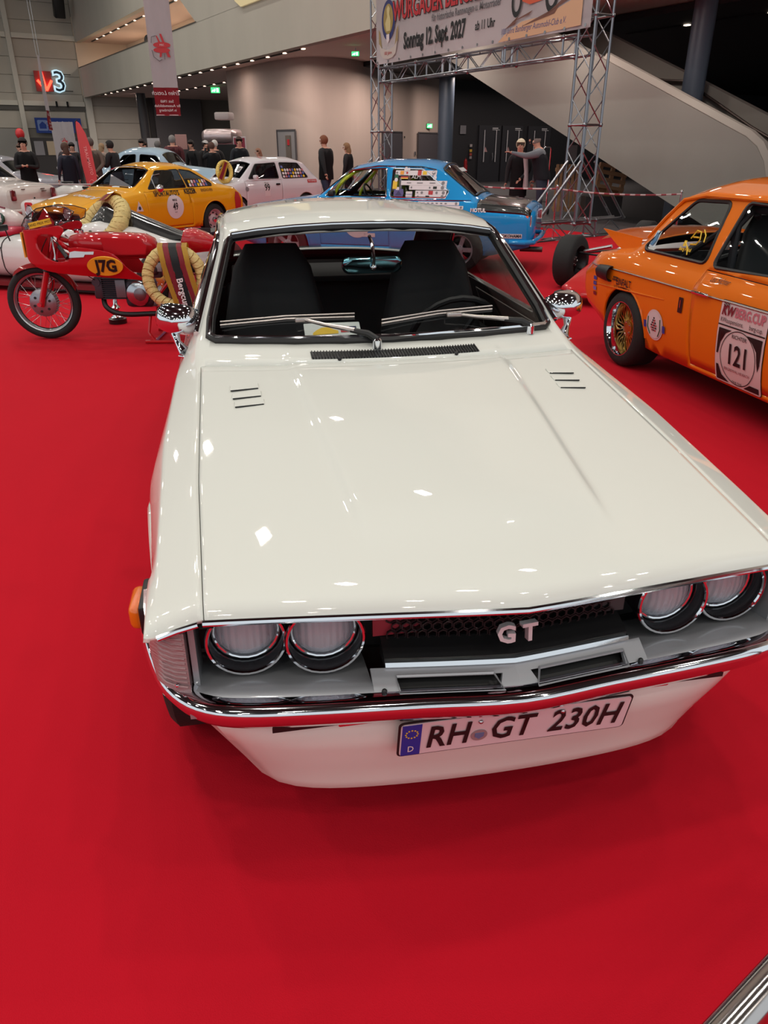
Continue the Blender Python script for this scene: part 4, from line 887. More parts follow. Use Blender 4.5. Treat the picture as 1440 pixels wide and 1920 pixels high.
def wheel(root, x, y, r, w, rim_r, side, style='steel', rim_m=None, hub_m=None, name='tyre', lip_m=None):
    e = B(); h = w / 2
    lathe(e, [(rim_r, -h * .8), (rim_r + .01, -h), (r - .05, -h), (r - .02, -h * .9), (r, -h * .7), (r, h * .7), (r - .02, h * .9), (r - .05, h), (rim_r + .01, h), (rim_r, h * .8), (rim_r - .02, 0)], 32, 'y', cap=False)
    t = obj(name, e, RUBBER, root, loc=(x, y, r + .001), smooth=40)
    rim_m = rim_m or ALU; hub_m = hub_m or CHROME; s = side; e = B()
    lathe(e, [(rim_r + .012, s * h * .98), (rim_r + .004, s * h * .98), (rim_r - .012, s * h * .7), (rim_r - .02, s * h * .2), (rim_r - .03, -s * h * .8), (rim_r + .0, -s * h * .8), (rim_r + .003, s * h * .9)], 32, 'y', cap=False)
    rim = obj('rim', e, lip_m or rim_m, t, smooth=40)
    e = B()
    if style == 'steel':
        lathe(e, [(rim_r - .015, s * h * .15), (rim_r * .78, s * h * .35), (rim_r * .55, s * h * .3), (rim_r * .3, s * h * .55), (0, s * h * .6)], 28, 'y'); obj('wheel_disc', e, rim_m, t, smooth=30)
        e = B()
        for k in range(8):
            a = 2 * PI * k / 8; box(e, (rim_r * .68 * math.cos(a), s * h * .37, rim_r * .68 * math.sin(a)), (.022, .006, .05), (0, -a, 0))
        obj('vent_slots', e, TRIM, t)['kind'] = 'stuff'
        e = B(); lathe(e, [(rim_r * .3, s * h * .5), (rim_r * .26, s * h * .85), (0, s * h * .95)], 20, 'y'); obj('hub_cap', e, hub_m, t)
    else:
        n = {'mesh': 20, 'five': 5, 'four': 4}[style]; wd = {'mesh': .012, 'five': .055, 'four': .07}[style]
        for k in range(n):
            a = 2 * PI * k / n
            if style == 'mesh':
                tube(e, [(.05 * math.cos(a), s * h * .35, .05 * math.sin(a)), ((rim_r - .02) * math.cos(a + .25), s * h * .15, (rim_r - .02) * math.sin(a + .25))], .007, 5)
                tube(e, [(.05 * math.cos(a), s * h * .35, .05 * math.sin(a)), ((rim_r - .02) * math.cos(a - .25), s * h * .15, (rim_r - .02) * math.sin(a - .25))], .007, 5)
            else: box(e, (rim_r * .55 * math.cos(a), s * h * .3, rim_r * .55 * math.sin(a)), (rim_r * .9, .03, wd), (0, -a, 0))
        lathe(e, [(.06, s * h * .2), (.06, s * h * .45), (.03, s * h * .5), (0, s * h * .5)], 18, 'y'); obj('spokes', e, hub_m, t)
        e = B()
        for k in range(5): sph(e, (.045 * math.cos(k * 1.2566), s * h * .48, .045 * math.sin(k * 1.2566)), .009, 6, 5)
        obj('wheel_nuts', e, CHROME, t)
    return t
def seat(root, x, y, z=.28, m=None, head=True, w_=.48, name='seat'):
    m = m or mat('seat_vinyl', (14, 15, 18), .6); e = B(); bbox(e, (x, y, z + .08), (.5, w_, .16), .05, 3); o = obj(name, e, m, root)
    e = B(); rs = []
    for k in range(9):
        f = k / 8; hz = f * (.76 if head else .55); hw = w_ / 2 * (1.0 if f < .5 else 1 - .5 * (f - .5) * 1.5) * (1 if f < .93 else .75); th = .065 * (1 - .35 * f) * (1 if f < .93 else .6)
        rs.append([(x + .24 + hz * .24 + th * math.copysign(abs(math.sin(a)) ** .8, math.sin(a)), y + hw * math.copysign(abs(math.cos(a)) ** .6, math.cos(a)), z + .12 + hz) for a in [j * PI / 10 for j in range(20)]])
    rings(e, rs)
    obj('seat_back', e, m, o); return o
def steering(root, x, y, z, r=.19, m=None):
    e = B(); M = Matrix.Translation((x, y, z)) @ Matrix.Rotation(R(-24), 4, 'Y') @ Matrix.Rotation(R(90), 4, 'Y')
    tube(e, [(r * math.cos(k * PI / 12), r * math.sin(k * PI / 12), 0) for k in range(24)], .014, 8, closed=True)
    for a in (0, 120, 240): tube(e, [(0, 0, -.03), (r * math.cos(R(a + 90)), r * math.sin(R(a + 90)), 0)], .012, 6)
    lathe(e, [(0, -.04), (.05, -.04), (.05, 0), (0, .01)], 14, 'z'); bmesh.ops.transform(e, matrix=M, verts=e.verts[:]); return obj('steering_wheel', e, m or BLACK, root)
def cabin(car, x0, x1, w_, floor=.2, dash=None, m=None, seats=(), rear=None, belt=.85):
    m = m or mat('cabin_dark', (20, 20, 22), .8); e = B(); box(e, ((x0 + x1) / 2, 0, floor), (x1 - x0, w_ * 2, .03)); box(e, (x0, 0, (floor + belt - .12) / 2 + .1), (.03, w_ * 2, belt - floor - .15)); box(e, (x1, 0, (floor + belt) / 2), (.03, w_ * 2, belt - floor))
    for sd in (1, -1): box(e, ((x0 + x1) / 2, sd * w_, (floor + belt - .1) / 2), (x1 - x0, .03, belt - floor - .1))
    obj('cabin_tub', e, m, car.root, 0)
    if dash:
        e = B(); prism(e, [(dash[0] - .05, dash[1] - .2), (dash[0] + .3, dash[1] - .18), (dash[0] + .3, dash[1] - .04), (dash[0] + .22, dash[1]), (dash[0] - .05, dash[1] - .01)], -w_ * .97, w_ * .97, f=lambda u, v, q: (u, q, v)); obj('dashboard', e, m, car.root, 30)
    for x, y in seats: seat(car.root, x, y)
    if rear:
        e = B(); bbox(e, (rear, 0, .42), (.45, w_ * 1.8, .14), .05, 3); bbox(e, (rear + .28, 0, .66), (.14, w_ * 1.8, .48), .05, 3, (0, R(18), 0)); obj('rear_bench', e, mat('seat_vinyl', (14, 15, 18), .6), car.root)
def bump_bar(car, pts, r=.035, m=None, name='bumper', n=10):
    e = B(); tube(e, pts, r, n); return obj(name, e, m or CHROME, car.root)
def lamp(root, x, y, z, r, d=-1, ring=.012, name='headlamp', glow=False, lens=None):
    e = B(); lathe(e, [(0, -d * .07), (r * .6, -d * .05), (r * .97, 0), (r * .97, .0)], 24, 'x', (x, y, z)); o = obj(name, e, mat('lamp_reflector', (214, 222, 230), .35, .8), root)
    e = B(); tube(e, [(x + d * .004, y + (r + ring * .3) * math.cos(k * PI / 12), z + (r + ring * .3) * math.sin(k * PI / 12)) for k in range(24)], ring, 8, closed=True); obj('lamp_ring', e, CHROME, o)
    e = B(); lathe(e, [(0, d * .03), (r * .5, d * .024), (r * .85, d * .01), (r * .97, -d * .002)], 28, 'x', (x, y, z)); obj('lens', e, lens or LENS, o, smooth=60)
    return o
LENS = mat('ribbed_lens', (225, 230, 235), .12, 0); _b = LENS.node_tree.nodes['Principled BSDF']; _b.inputs['Transmission Weight'].default_value = .7; _b.inputs['IOR'].default_value = 1.4
_nt = LENS.node_tree; _w = _nt.nodes.new('ShaderNodeTexWave'); _w.inputs['Scale'].default_value = 22; _tc = _nt.nodes.new('ShaderNodeTexCoord'); _nt.links.new(_tc.outputs['Object'], _w.inputs[0]); _w.bands_direction = 'Y'
_bp = _nt.nodes.new('ShaderNodeBump'); _bp.inputs['Strength'].default_value = .3; _bp.inputs['Distance'].default_value = .01; _nt.links.new(_w.outputs[0], _bp.inputs['Height']); _nt.links.new(_bp.outputs[0], _b.inputs['Normal'])
def rpoly(pts, r=.03, n=4):
    """round the corners of a convex polygon"""
    out = []; L = len(pts)
    for i in range(L):
        a, b, c = Vector(pts[i - 1]), Vector(pts[i]), Vector(pts[(i + 1) % L]); u = (a - b); v = (c - b); k = min(r, u.length * .45, v.length * .45)
        p = b + u.normalized() * k; q = b + v.normalized() * k
        for j in range(n + 1):
            t = j / n; out.append(tuple((1 - t) ** 2 * p + 2 * t * (1 - t) * b + t * t * q))
    return out
# ================================================================== THE WHITE COUPE
def hbow(x, y):
    S = itp([(0, .088), (1.25, .115), (1.4, .15), (1.95, .14), (2.7, 0)], x); p = itp([(0, 1.15), (1.2, 2)], x)
    return S * min(1, abs(y) / .645) ** p
def hbump(x, y):
    # raised centre of the hood between two converging crease lines
    if x > 1.3 or x < .02: return 0
    yc = itp([(.2, .28), (1.3, .375)], x); a = abs(y); f = max(0, min(1, (x - .2) / .12)) 
    u = max(0, min(1, (yc + .012 - a) / .03)); return .010 * u * u * (3 - 2 * u) * f * (1 - max(0, min(1, (x - 1.15) / .15)) * .6)
HT = dict(
 zc=[(0, .742), (.05, .762), (.3, .80), (.8, .862), (1.25, .902), (1.345, .918), (1.36, .93), (1.90, 1.272), (2.05, 1.312), (2.4, 1.335), (2.8, 1.325), (3.1, 1.27), (3.62, .98), (3.7, .96), (4.1, .93), (4.16, .88)],
 wr=[(0, .63), (.5, .652), (1.25, .664), (1.36, .672), (1.90, .558), (2.3, .56), (2.8, .55), (3.1, .545), (3.6, .6), (4.16, .6)],
 zr=[(0, .732), (.05, .748), (.3, .776), (.8, .836), (1.25, .886), (1.36, .92), (1.90, 1.226), (2.05, 1.26), (2.4, 1.28), (2.8, 1.27), (3.1, 1.21), (3.6, .95), (4.1, .91), (4.16, .86)],
 wb=[(0, .715), (.3, .732), (.8, .75), (1.3, .74), (1.6, .725), (2.8, .72), (3.6, .70), (4.16, .66)],
 zb=[(0, .70), (.05, .715), (.3, .745), (.8, .80), (1.3, .852), (1.6, .865), (2.6, .875), (3.2, .90), (4.1, .88), (4.16, .83)],
 wm=[(0, .738), (.3, .758), (.6, .788), (.75, .806), (1.0, .80), (1.2, .79), (2, .795), (3.1, .80), (3.8, .77), (4.16, .72)],
 zm=[(0, .70), (.2, .70), (.28, .62), (.6, .64), (1.2, .62), (2.5, .62), (4.16, .62)],
 ws=[(0, .74), (.5, .75), (1.5, .745), (3, .75), (4.16, .70)],
 zs=[(0, .69), (.2, .69), (.26, .53), (.37, .52), (.42, .3), (.5, .22), (3.6, .22), (4.16, .32)])
HM = [('hood', .0, 1.245, 0, .985), ('hood_gap', 0, 1.245, .985, 1.0), ('rear_gap', 1.245, 1.252, 0, .97), ('windshield', 1.385, 1.885, 0, .94), ('rear_window', 3.12, 3.58, 0, .9)]
hc = Car('white_coupe', (.281, 1.219), 100.45, 4.16, HT, dict(body=WHITE), 'white sports coupe with four round headlamps and GT grille badge in the foreground', bow=hbow, marks=HM, bump=hbump, tp=2.2, rad=.03, step=.05, ts_extra=[.36 + .014 * k for k in range(18)])
rt = hc.root
sw = rpoly([(1.82, .925), (2.2, 1.215), (2.72, 1.215), (3.02, 1.06), (2.95, .935)], .06)
for sd in (1, -1):
    hc.cut(sw, sd, 40); hc.panel([(1.62, .30), (1.56, .70), (1.60, .875), (2.72, .89), (2.78, .7), (2.70, .30)], sd, 41)
    hc.trim_line('window_surround', sw, sd, .009)
hc.arch(.745, .31, .335, lip=WHITE); hc.arch(3.17, .31, .33)
for f in [f for f in hc.bm.faces if f[hc.lay] in (1, 11, 12)]: hc.bm.faces.remove(f)
# recess behind the front: drop shell faces that would close the lamp bay
parts = hc.finish({0: ('body_shell', WHITE, True), 2: ('tail_panel', WHITE, True), 10: ('hood', WHITE, True), 13: ('windshield', CGLASS, False), 14: ('rear_window', CGLASS, False), 40: ('side_window', GLASS, False), 41: ('door', WHITE, True)})
def HP(x, t, sd=1): return hc.P(x, t, sd)
# dark channel in the hood gaps
for sd in (1, -1):
    e = B(); rings(e, [[HP(x, t, sd) - Vector((0, 0, .022)) for t in (.96, 1.03)] for x in [k * .0625 for k in range(21)]], close=False, cap=False); obj('gap_channel', e, TRIM, rt)
e = B(); rings(e, [[HP(x, t, sd) - Vector((0, 0, .015)) for x in (1.235, 1.262)] for t, sd in [(k / 10, 1) for k in range(9, -1, -1)] + [(k / 10, -1) for k in range(1, 10)]], close=False, cap=False); obj('gap_channel', e, TRIM, rt)
# chrome strip along the hood's leading edge
e = B(); tube(e, [HP(.002, t, sd) - Vector((.004, 0, .012)) for t, sd in [(k / 12, 1) for k in range(12, -1, -1)] + [(k / 12, -1) for k in range(1, 13)]], .007, 8); obj('hood_edge_trim', e, CHROME, rt)
for sd in (1, -1):
    e = B(); tube(e, [HP(.0, 1.04, sd) - Vector((.002, 0, .01)), HP(0, 1.5, sd) - Vector((.002, 0, .006)), HP(0, 1.96, sd) - Vector((.002, 0, .004))], .006, 8); obj('fender_edge_trim', e, CHROME, rt)
# windshield surround: black gasket with chrome bead
loop = [(1.385, t, 1) for t in (0, .2, .4, .6, .8, .9)] + [(1.385, .945, 1)] + [(x, .95, 1) for x in (1.45, 1.55, 1.65, 1.75, 1.85)] + [(1.893, .94, 1)] + [(1.895, t, 1) for t in (.8, .6, .4, .2)]
loop = loop + [(x, t, -1) for x, t, _ in ([(1.895, 0, 1)] + [l for l in reversed(loop[7:-1])][1:] if False else [])]
half = [(1.385, t) for t in (.0, .25, .5, .75, .9)] + [(1.40, .94)] + [(x, .955) for x in (1.48, 1.58, 1.68, 1.78, 1.86)] + [(1.893, .93)] + [(1.897, t) for t in (.75, .5, .25, .0)]
full = [(x, t, 1) for x, t in half] + [(x, t, -1) for x, t in reversed(half[1:-1])]
e = B(); tube(e, [HP(*q) + Vector((0, 0, .002)) for q in full], .017, 8, closed=True); obj('windshield_gasket', e, BLACK, rt)
e = B(); tube(e, [HP(*q) + Vector((-.004, 0, .013)) for q in full], .0085, 8, closed=True); obj('windshield_trim', e, CHROME, rt)
for sd in (1, -1):
    e = B(); tube(e, [HP(x, 1.06, sd) + Vector((0, sd * .006, .004)) for x in (1.42, 1.55, 1.7, 1.85, 2.0, 2.2, 2.5, 2.8, 3.05)], .011, 8); obj('drip_rail', e, CHROME, rt)
    e = B(); tube(e, [HP(x, 1.25, sd) + Vector((0, sd * .004, .0)) for x in (1.5, 1.62, 1.75, 1.88, 1.98)], .009, 6); obj('pillar_seal', e, BLACK, rt)
    e = B(); tube(e, [HP(.3, 2.75, sd) + Vector((0, sd * .003, 0))] + [HP(x, 2.75, sd) + Vector((0, sd * .003, 0)) for x in (1.2, 1.6, 2.2, 2.8)], .006, 6)
    bmesh.ops.delete(e, geom=[v for v in e.verts if v.co.x < 1.1], context='VERTS'); obj('side_moulding', e, CHROME, rt)
    e = B(); bbox(e, (2.62, sd * .795, .78), (.13, .02, .03), .008); obj('door_handle', e, CHROME, rt)
# cowl grille: dark tray with fine fins
e = B(); n_ = 14
rings(e, [[(hbow(1.28, y) + x + .0, y, HP(x, min(.9, abs(y) / .65)).z + .0035) for x in (1.275, 1.335)] for y in [-.29 + .58 * k / n_ for k in range(n_ + 1)]], close=False, cap=False); cg = obj('cowl_grille', e, BLACK, rt)
me = None
for k in range(58):
    y = -.285 + .57 * k / 57; o = None
    if me is None:
        e = B(); bbox(e, (0, 0, 0), (.058, .0035, .008), .001, 1); o = obj('grille_fin', e, BLACK, cg); me = o.data
    else: o = lk('grille_fin', me, None, cg)
    zz = HP(1.305, abs(y) / .65).z; o.location = (1.305 + hbow(1.3, y), y, zz + .008); o.rotation_euler = (0, R(-9), 0)
# hood vents: three louvres each side
for sd in (1, -1):
    for k in range(3):
        x = .94 + k * .062; yc = .505 + (.0) ; p = HP(x, (yc / .655)); e = B()
        bbox(e, (0, 0, 0), (.038, .088, .004), .0018, 1, (0, 0, 0)); o = obj('hood_louvre', e, WHITE, rt); o.location = (x + hbow(x, yc) , sd * (yc + .006 * k), p.z + .0022); o.rotation_euler = (sd * math.atan2(HP(x, (yc + .04) / .655).z - HP(x, (yc - .04) / .655).z, .08), R(-5.5), 0)
        e = B(); box(e, (-.0195, 0, .0), (.0022, .084, .0035)); obj('vent_slit', e, BLACK, o, 0)
# washer nozzle pips on the cowl
for y in (-.2, .2):
    e = B(); sph(e, (1.262 + hbow(1.26, y), y, HP(1.262, abs(y) / .65).z + .006), .007, 8, 6); obj('washer_nozzle', e, BLACK, rt)
# wipers
def wiper(base, knee, tipa, tipb, nm='wiper'):
    e = B(); lathe(e, [(0, .0), (.017, 0), (.017, .028), (.010, .036), (0, .036)], 12, 'z', base); o = obj(nm, e, CHROME, rt)
    b_ = Vector(base) + Vector((0, 0, .03)); kn = Vector(knee); e = B(); tube(e, [b_, b_.lerp(kn, .12) + Vector((0, 0, .012)), b_.lerp(kn, .35) + Vector((0, 0, .01))], [.012, .012, .009], 8); obj('arm_base', e, BLACK, o)
    e = B(); tube(e, [b_.lerp(kn, .3) + Vector((0, 0, .012)), b_.lerp(kn, .7) + Vector((0, 0, .006)), kn + Vector((0, 0, .006))], [.009, .007, .006], 8); obj('wiper_arm', e, mat('wiper_metal', (176, 168, 164), .3, .9), o)
    e = B(); bbox(e, kn + Vector((0, 0, .004)), (.018, .055, .016), .004); obj('pivot_clip', e, _m['wiper_metal'], o)
    A, Bq = Vector(tipa), Vector(tipb); e = B(); tube(e, [A, A.lerp(Bq, .5) + Vector((0, 0, .008)), Bq], .0045, 6); tube(e, [A + Vector((0, 0, .012)), A.lerp(Bq, .5) + Vector((0, 0, .018)), Bq + Vector((0, 0, .012))], .0035, 6); obj('wiper_blade', e, _m['wiper_metal'], o)
    e = B(); tube(e, [A - Vector((0, 0, .008)), A.lerp(Bq, .5), Bq - Vector((0, 0, .008))], .004, 6); obj('rubber_edge', e, BLACK, o)
def WS(y, up, dz=.018):  # a point on the windshield
    x = 1.385 + up; t = min(.93, abs(y) / (.648 - .18 * up)); p = HP(x, t, 1 if y > 0 else -1); return Vector((p.x, y, p.z + dz))
wiper(WS(.06, -.035, .0), WS(.30, .062), WS(.12, .075), WS(.585, .045))
wiper(WS(-.53, -.02, .0), WS(-.24, .062), WS(-.40, .08), WS(.03, .045))
# mirrors on the doors
for sd in (1, -1):
    e = B(); prof = [(math.cos(2 * PI * k / 20), math.sin(2 * PI * k / 20)) for k in range(20)]; rs = []
    for x, ry, rz in ((0, .01, .01), (.01, .055, .035), (.035, .082, .055), (.07, .098, .066), (.105, .102, .068)): rs.append([(x, sgnp(u) * ry if False else math.copysign(abs(u) ** .7, u) * ry, math.copysign(abs(v) ** .75, v) * rz) for u, v in prof])
    rings(e, rs); o = obj('mirror', e, CHROME, rt); o.location = (1.60, sd * .755, .985); o.scale = (.8, .78, .78); o.rotation_euler = (R(sd * 8), 0, R(sd * -14))
    e = B(); bbox(e, (.108, 0, 0), (.004, .175, .11), .001, 1); obj('mirror_glass', e, mat('mirror_face', (90, 96, 102), .03, 1), o)
    e = B(); tube(e, [(.05, 0, -.06), (.03, -sd * .02, -.09), (.0, -sd * .065, -.125)], [.022, .015, .03], 10); bbox(e, (-.005, -sd * .07, -.132), (.09, .045, .014), .006); obj('mirror_stalk', e, CHROME, o)
# ---- front end
FX = lambda y: .088 * min(1, abs(y) / .645) ** 1.15    # sweep of the nose
def fr(x, y, z): return (x + FX(y), y, z)
def strip(name, prof, y0, y1, m, n=16, parent=None, cap=True, smooth=35, sweep=FX):
    """extrude an (x,z) profile along the swept nose"""
    e = B(); rs = []
    for k in range(n + 1):
        y = y0 + (y1 - y0) * k / n; rs.append([(x + sweep(y), y, z) for x, z in prof])
    rings(e, rs, True, cap); return obj(name, e, m, parent or rt, smooth)
# back wall of lamp bay
LB = mat('lamp_bay_dark', (22, 22, 25), .55)
for a_, b_ in ((-.66, 0), (0, .66)): strip('lamp_bay', [(.2, .52), (.21, .52), (.24, .74), (.23, .74)], a_, b_, LB)
for sd in (1, -1):
    for y, r in ((.388, .067), (.548, .067)):
        lamp(rt, .105 + FX(y), sd * y, .636, r, -1, .0045)
        e = B(); x0 = .105 + FX(y)
        lathe(e, [(r + .004, x0 + .03), (r + .007, x0 - .002), (r + .010, x0 - .038), (r + .015, x0 - .045), (r + .015, x0 - .038), (r + .011, x0 + .02), (r + .010, x0 + .06), (r + .004, x0 + .03)], 32, 'x', (0, sd * y, .636), cap=False); obj('lamp_bezel', e, mat('bezel_black', (26, 26, 30), .25, .0, .5), rt)
        e = B(); tube(e, [(x0 - .045, sd * y + (r + .0125) * math.cos(k * PI / 16), .636 + (r + .0125) * math.sin(k * PI / 16)) for k in range(32)], .0045, 6, closed=True); obj('bezel_ring', e, CHROME, rt)
        e = B(); sph(e, (x0 + .02, sd * y, .636), .014, 10, 8); obj('bulb_cap', e, ALU, rt)
# grey lamp surround apron between bezels and bumper, inner grille chin with two slots
for a_, b_ in ((-.67, -.30), (.30, .67)):
    strip('lamp_apron', [(.2, .51), (.14, .530), (.06, .545), (.01, .553), (-.01, .549), (-.022, .537), (-.018, .505), (.2, .505)], a_, b_, SILVER, 10)
for sd in (1, -1):
    e = B(); rs = []
    for k in range(7):
        y = .655 + .02 * math.sin(k / 6 * PI / 2); x = .10 + .10 * k / 6; rs.append([(x + .02, sd * .648, .52), (x + .02, sd * .66, .52), (x + .02, sd * .66, .70), (x + .02, sd * .648, .70)])
    rings(e, rs); obj('apron_end', e, SILVER, rt)
# chin: frame with two cut-out slots, built as bars
def bar(name, x, zt, zb, y0, y1, m=SILVER, n=6, tx=.02): return strip(name, [(x - tx, zb), (x, zb), (x + .055, zt), (x + .055 - tx, zt)], y0, y1, m, n)
# sloping face from (x .045,z .592) down to (x -.02,z .53); slots occupy the middle band
def face_pt(y, v):  # v 0 bottom..1 top
    return Vector((-.024 + .066 * v + FX(y) , y, .540 + .034 * v))
def plate(name, quad_y, m, v0, v1, th=.008, n=6):
    e = B(); rs = []
    for k in range(n + 1):
        f = k / n; ya = quad_y[0][0] + (quad_y[1][0] - quad_y[0][0]) * f; yb = quad_y[0][1] + (quad_y[1][1] - quad_y[0][1]) * f
        a, b = face_pt(ya, v0 if not callable(v0) else v0(f)), face_pt(yb, v1 if not callable(v1) else v1(f)); d = Vector((th, 0, -th)); rs.append([a, b, b + d, a + d])
    rings(e, rs); return obj(name, e, m, rt, 30)
for sd in (1, -1):
    plate('chin_top_bar', [(0, 0), (sd * .30, sd * .30)], SILVER, .72, 1.0); plate('chin_bottom_bar', [(0, 0), (sd * .30, sd * .30)], SILVER, 0, .2)
    plate('chin_middle', [(0, 0), (sd * .045, sd * .03)], SILVER, .18, .74, n=2); plate('chin_end', [(sd * .245, sd * .25), (sd * .30, sd * .30)], SILVER, .18, .74, n=2)
    e = B(); rs = []
    for k in range(5):
        y = sd * (.03 + .22 * k / 4); a, b = face_pt(y, .1), face_pt(y, .8); d = Vector((.03, 0, -.01)); rs.append([a + d, b + d, b + d * 1.2, a + d * 1.2])
    rings(e, rs); obj('air_slot', e, mat('slot_dark', (12, 12, 13), .5), rt, 0)
    e = B(); tube(e, [face_pt(sd * y, v) + Vector((-.003, 0, .002)) for y, v in ((.035, .2), (.25, .2), (.25, .74), (.05, .74))], .004, 5, closed=True); obj('slot_lip', e, SILVER, rt)
    e = B(); sph(e, face_pt(sd * .28, .3) + Vector((-.004, 0, .004)), .006, 8, 6); obj('chin_screw', e, BLACK, rt)
# lower grille chrome line and black grille of honeycomb cells
for a_, b_ in ((-.27, 0), (0, .27)):
    strip('grille_bottom_trim', [(.040, .574), (.035, .580), (.040, .588), (.050, .586), (.050, .574)], a_, b_, CHROME, 8)
    strip('grille_lower_frame', [(.050, .568), (.050, .592), (.1, .612), (.1, .568)], a_, b_, BLACK, 8)
    strip('grille_back', [(.13, .60), (.14, .60), (.15, .73), (.14, .73)], a_, b_, mat('grille_back', (40, 20, 22), .6), 8)
GR = mat('grille_black', (17, 17, 19), .4); hexm = {}
for sd in (1, -1):
    e = B(); h = .0125
    for r_ in range(6):
        for c_ in range(13):
            y = .008 + c_ * h * 1.74 + (r_ % 2) * h * .87; z = .617 + r_ * h * 1.5
            if y > .255: continue
            cx = .095 + FX(y) + (z - .61) * .15
            vo = [(cx, sd * (y + h * .99 * math.sin(k * PI / 3)), z + h * .99 * math.cos(k * PI / 3)) for k in range(6)]; vi = [(cx, sd * (y + h * .72 * math.sin(k * PI / 3)), z + h * .72 * math.cos(k * PI / 3)) for k in range(6)]
            a = [e.verts.new(p) for p in vo]; b = [e.verts.new(p) for p in vi]; c = [e.verts.new((p[0] + .014, p[1], p[2])) for p in vi]
            for k in range(6): j = (k + 1) % 6; e.faces.new((a[k], a[j], b[j], b[k])); e.faces.new((b[k], b[j], c[j], c[k]))
    g = obj('honeycomb_grille', e, GR, rt, 0); g['kind'] = 'stuff'
    e = B(); box(e, (.118 + FX(.2), sd * .235, .655), (.012, .10, .085)); obj('grille_infill', e, mat('radiator_red', (150, 40, 54), .5) if sd > 0 else mat('radiator_grey', (70, 62, 64), .5), rt, 0)
bd = B()
M = plane_M(fr(.075, .03, .662), (FX(.12) / -.12, -1, 0), (.1, 0, 1)); M2 = plane_M(fr(.075, -.025, .662), (.14, -1, 0), (.1, 0, 1))
b1 = put_text('badge_letter', 'G', .038, mat('badge_silver', (206, 206, 210), .35, .25), plane_M(fr(.035, .026, .655), (-.12, -1, 0), (.12, 0, 1)), rt, bold=.03, extrude=.008); b1['label'] = 'chrome letter G'
b2 = put_text('badge_letter', 'T', .038, _m['badge_silver'], plane_M(fr(.035, -.022, .655), (.12, -1, 0), (.12, 0, 1)), rt, bold=.03, extrude=.008); b2['label'] = 'chrome letter T'
# corner lamps under the fender tips, side markers
CL = mat('corner_lens', (170, 140, 142), .15, 0, .6, bump=.8, bscale=120, stretch=(.2, .2, 4)); 
for sd in (1, -1):
    e = B(); rs = []
    for z, k in ((.552, 0), (.60, .004), (.66, .006), (.70, .004)):
        rs.append([(.092 - k, sd * .664, z), (.10 - k, sd * .69, z), (.118 - k, sd * .712, z), (.15, sd * (.736 + k), z), (.20, sd * (.745 + k), z), (.27, sd * (.752 + k), z), (.27, sd * .69, z), (.15, sd * .664, z)])
    rings(e, rs); o = obj('corner_lamp', e, CL, rt, 30)
    for q in range(12):
        e = B(); z = .572 + q * .0115; tube(e, [(.088, sd * .668, z), (.096, sd * .69, z), (.114, sd * .713, z), (.148, sd * .732, z)], .0028, 5); obj('lens_rib', e, CL, o)
    for y, z in ((.69, .575), (.69, .70)):
        e = B(); sph(e, (.094, sd * y, z), .005, 6, 5); obj('lens_screw', e, CHROME, o)
    e = B(); bbox(e, (.33, sd * .765, .62), (.13, .02, .075), .008); o = obj('side_marker_base', e, BLACK, rt)
    e = B(); bbox(e, (.33, sd * .782, .62), (.105, .035, .06), .016, 3); obj('side_marker', e, mat('amber_lens', (226, 112, 20), .2, 0, .6), o)
# bumper: swept V bar wrapping to the wheel arches
def bpath(dx=0, dz=0, dy=0):
    h = [(-.02, 0, .530), (0, .2, .530), (.02, .4, .529), (.042, .56, .528), (.072, .645, .530), (.125, .70, .536), (.2, .733, .542), (.32, .765, .548), (.42, .778, .55)]
    L_ = [Vector((x + dx, -(y + (dy if y > .5 else 0)), z + dz)) for x, y, z in reversed(h)] + [Vector((x + dx, y + (dy if y > .5 else 0), z + dz)) for x, y, z in h[1:]]
    return L_
bp = bpath(); sp = spline(bp, 4)
e = B(); rs = []
prof = [(.03, .018), (.012, .022), (-.012, .019), (-.022, .007), (-.02, -.006), (-.008, -.028), (.002, -.042), (.014, -.045), (.02, -.036), (.02, .003), (.03, .008)]
for i, p in enumerate(sp):
    d = (sp[min(i + 1, len(sp) - 1)] - sp[max(i - 1, 0)]); d.z = 0; d.normalize(); nrm = Vector((d.y, -d.x, 0))
    if abs(p.y) < .3 and nrm.x < 0 or (nrm.x < 0): nrm = nrm
    nrm = nrm if nrm.dot(Vector((p.x - .9, p.y, 0))) < 0 else -nrm   # inward
    rs.append([p + nrm * u + Vector((0, 0, v)) for u, v in prof])
rings(e, rs); bmesh.ops.recalc_face_normals(e, faces=e.faces[:]); obj('front_bumper', e, CHROME, rt, 60)
for sd in (1, -1):
    e = B(); bbox(e, (.055, sd * .33, .462), (.02, .09, .014), .005); obj('bumper_bracket', e, CHROME, rt)
# white valance and chin spoiler
def vy(y): return .05 * min(1, abs(y) / .6) ** 2
e = B(); rs = []
for k in range(29):
    f = -1 + 2 * k / 28; a = abs(f); wt = .70; wbm = .575; pr = []
    zb_ = .185
    for z, x in ((.50, .06), (.44, .055), (.42, .045), (.36, .06), (.28, .09), (.215, .11), (.19, .115), (.18, .125), (.188, .14), (.215, .14), (.28, .12), (.36, .085), (.44, .09), (.5, .09)):
        u = max(0, min(1, (z - .19) / (.44 - .19))); w_ = .545 + (.635 - .545) * min(1, u * 1.05)
        if z > .43: w_ = .66
        y = f * w_; pr.append((x + vy(y) + .05 * a ** 8, y, z + (.012 * a ** 20 if z < .22 else 0)))
    rs.append(pr)
rings(e, rs); obj('front_spoiler', e, WHITE, rt, 50)
for sd in (1, -1):
    e = B(); box(e, (.035 + .03, sd * .33, .468), (.03, .36, .018)); obj('valance_slot', e, BLACK, rt, 0)
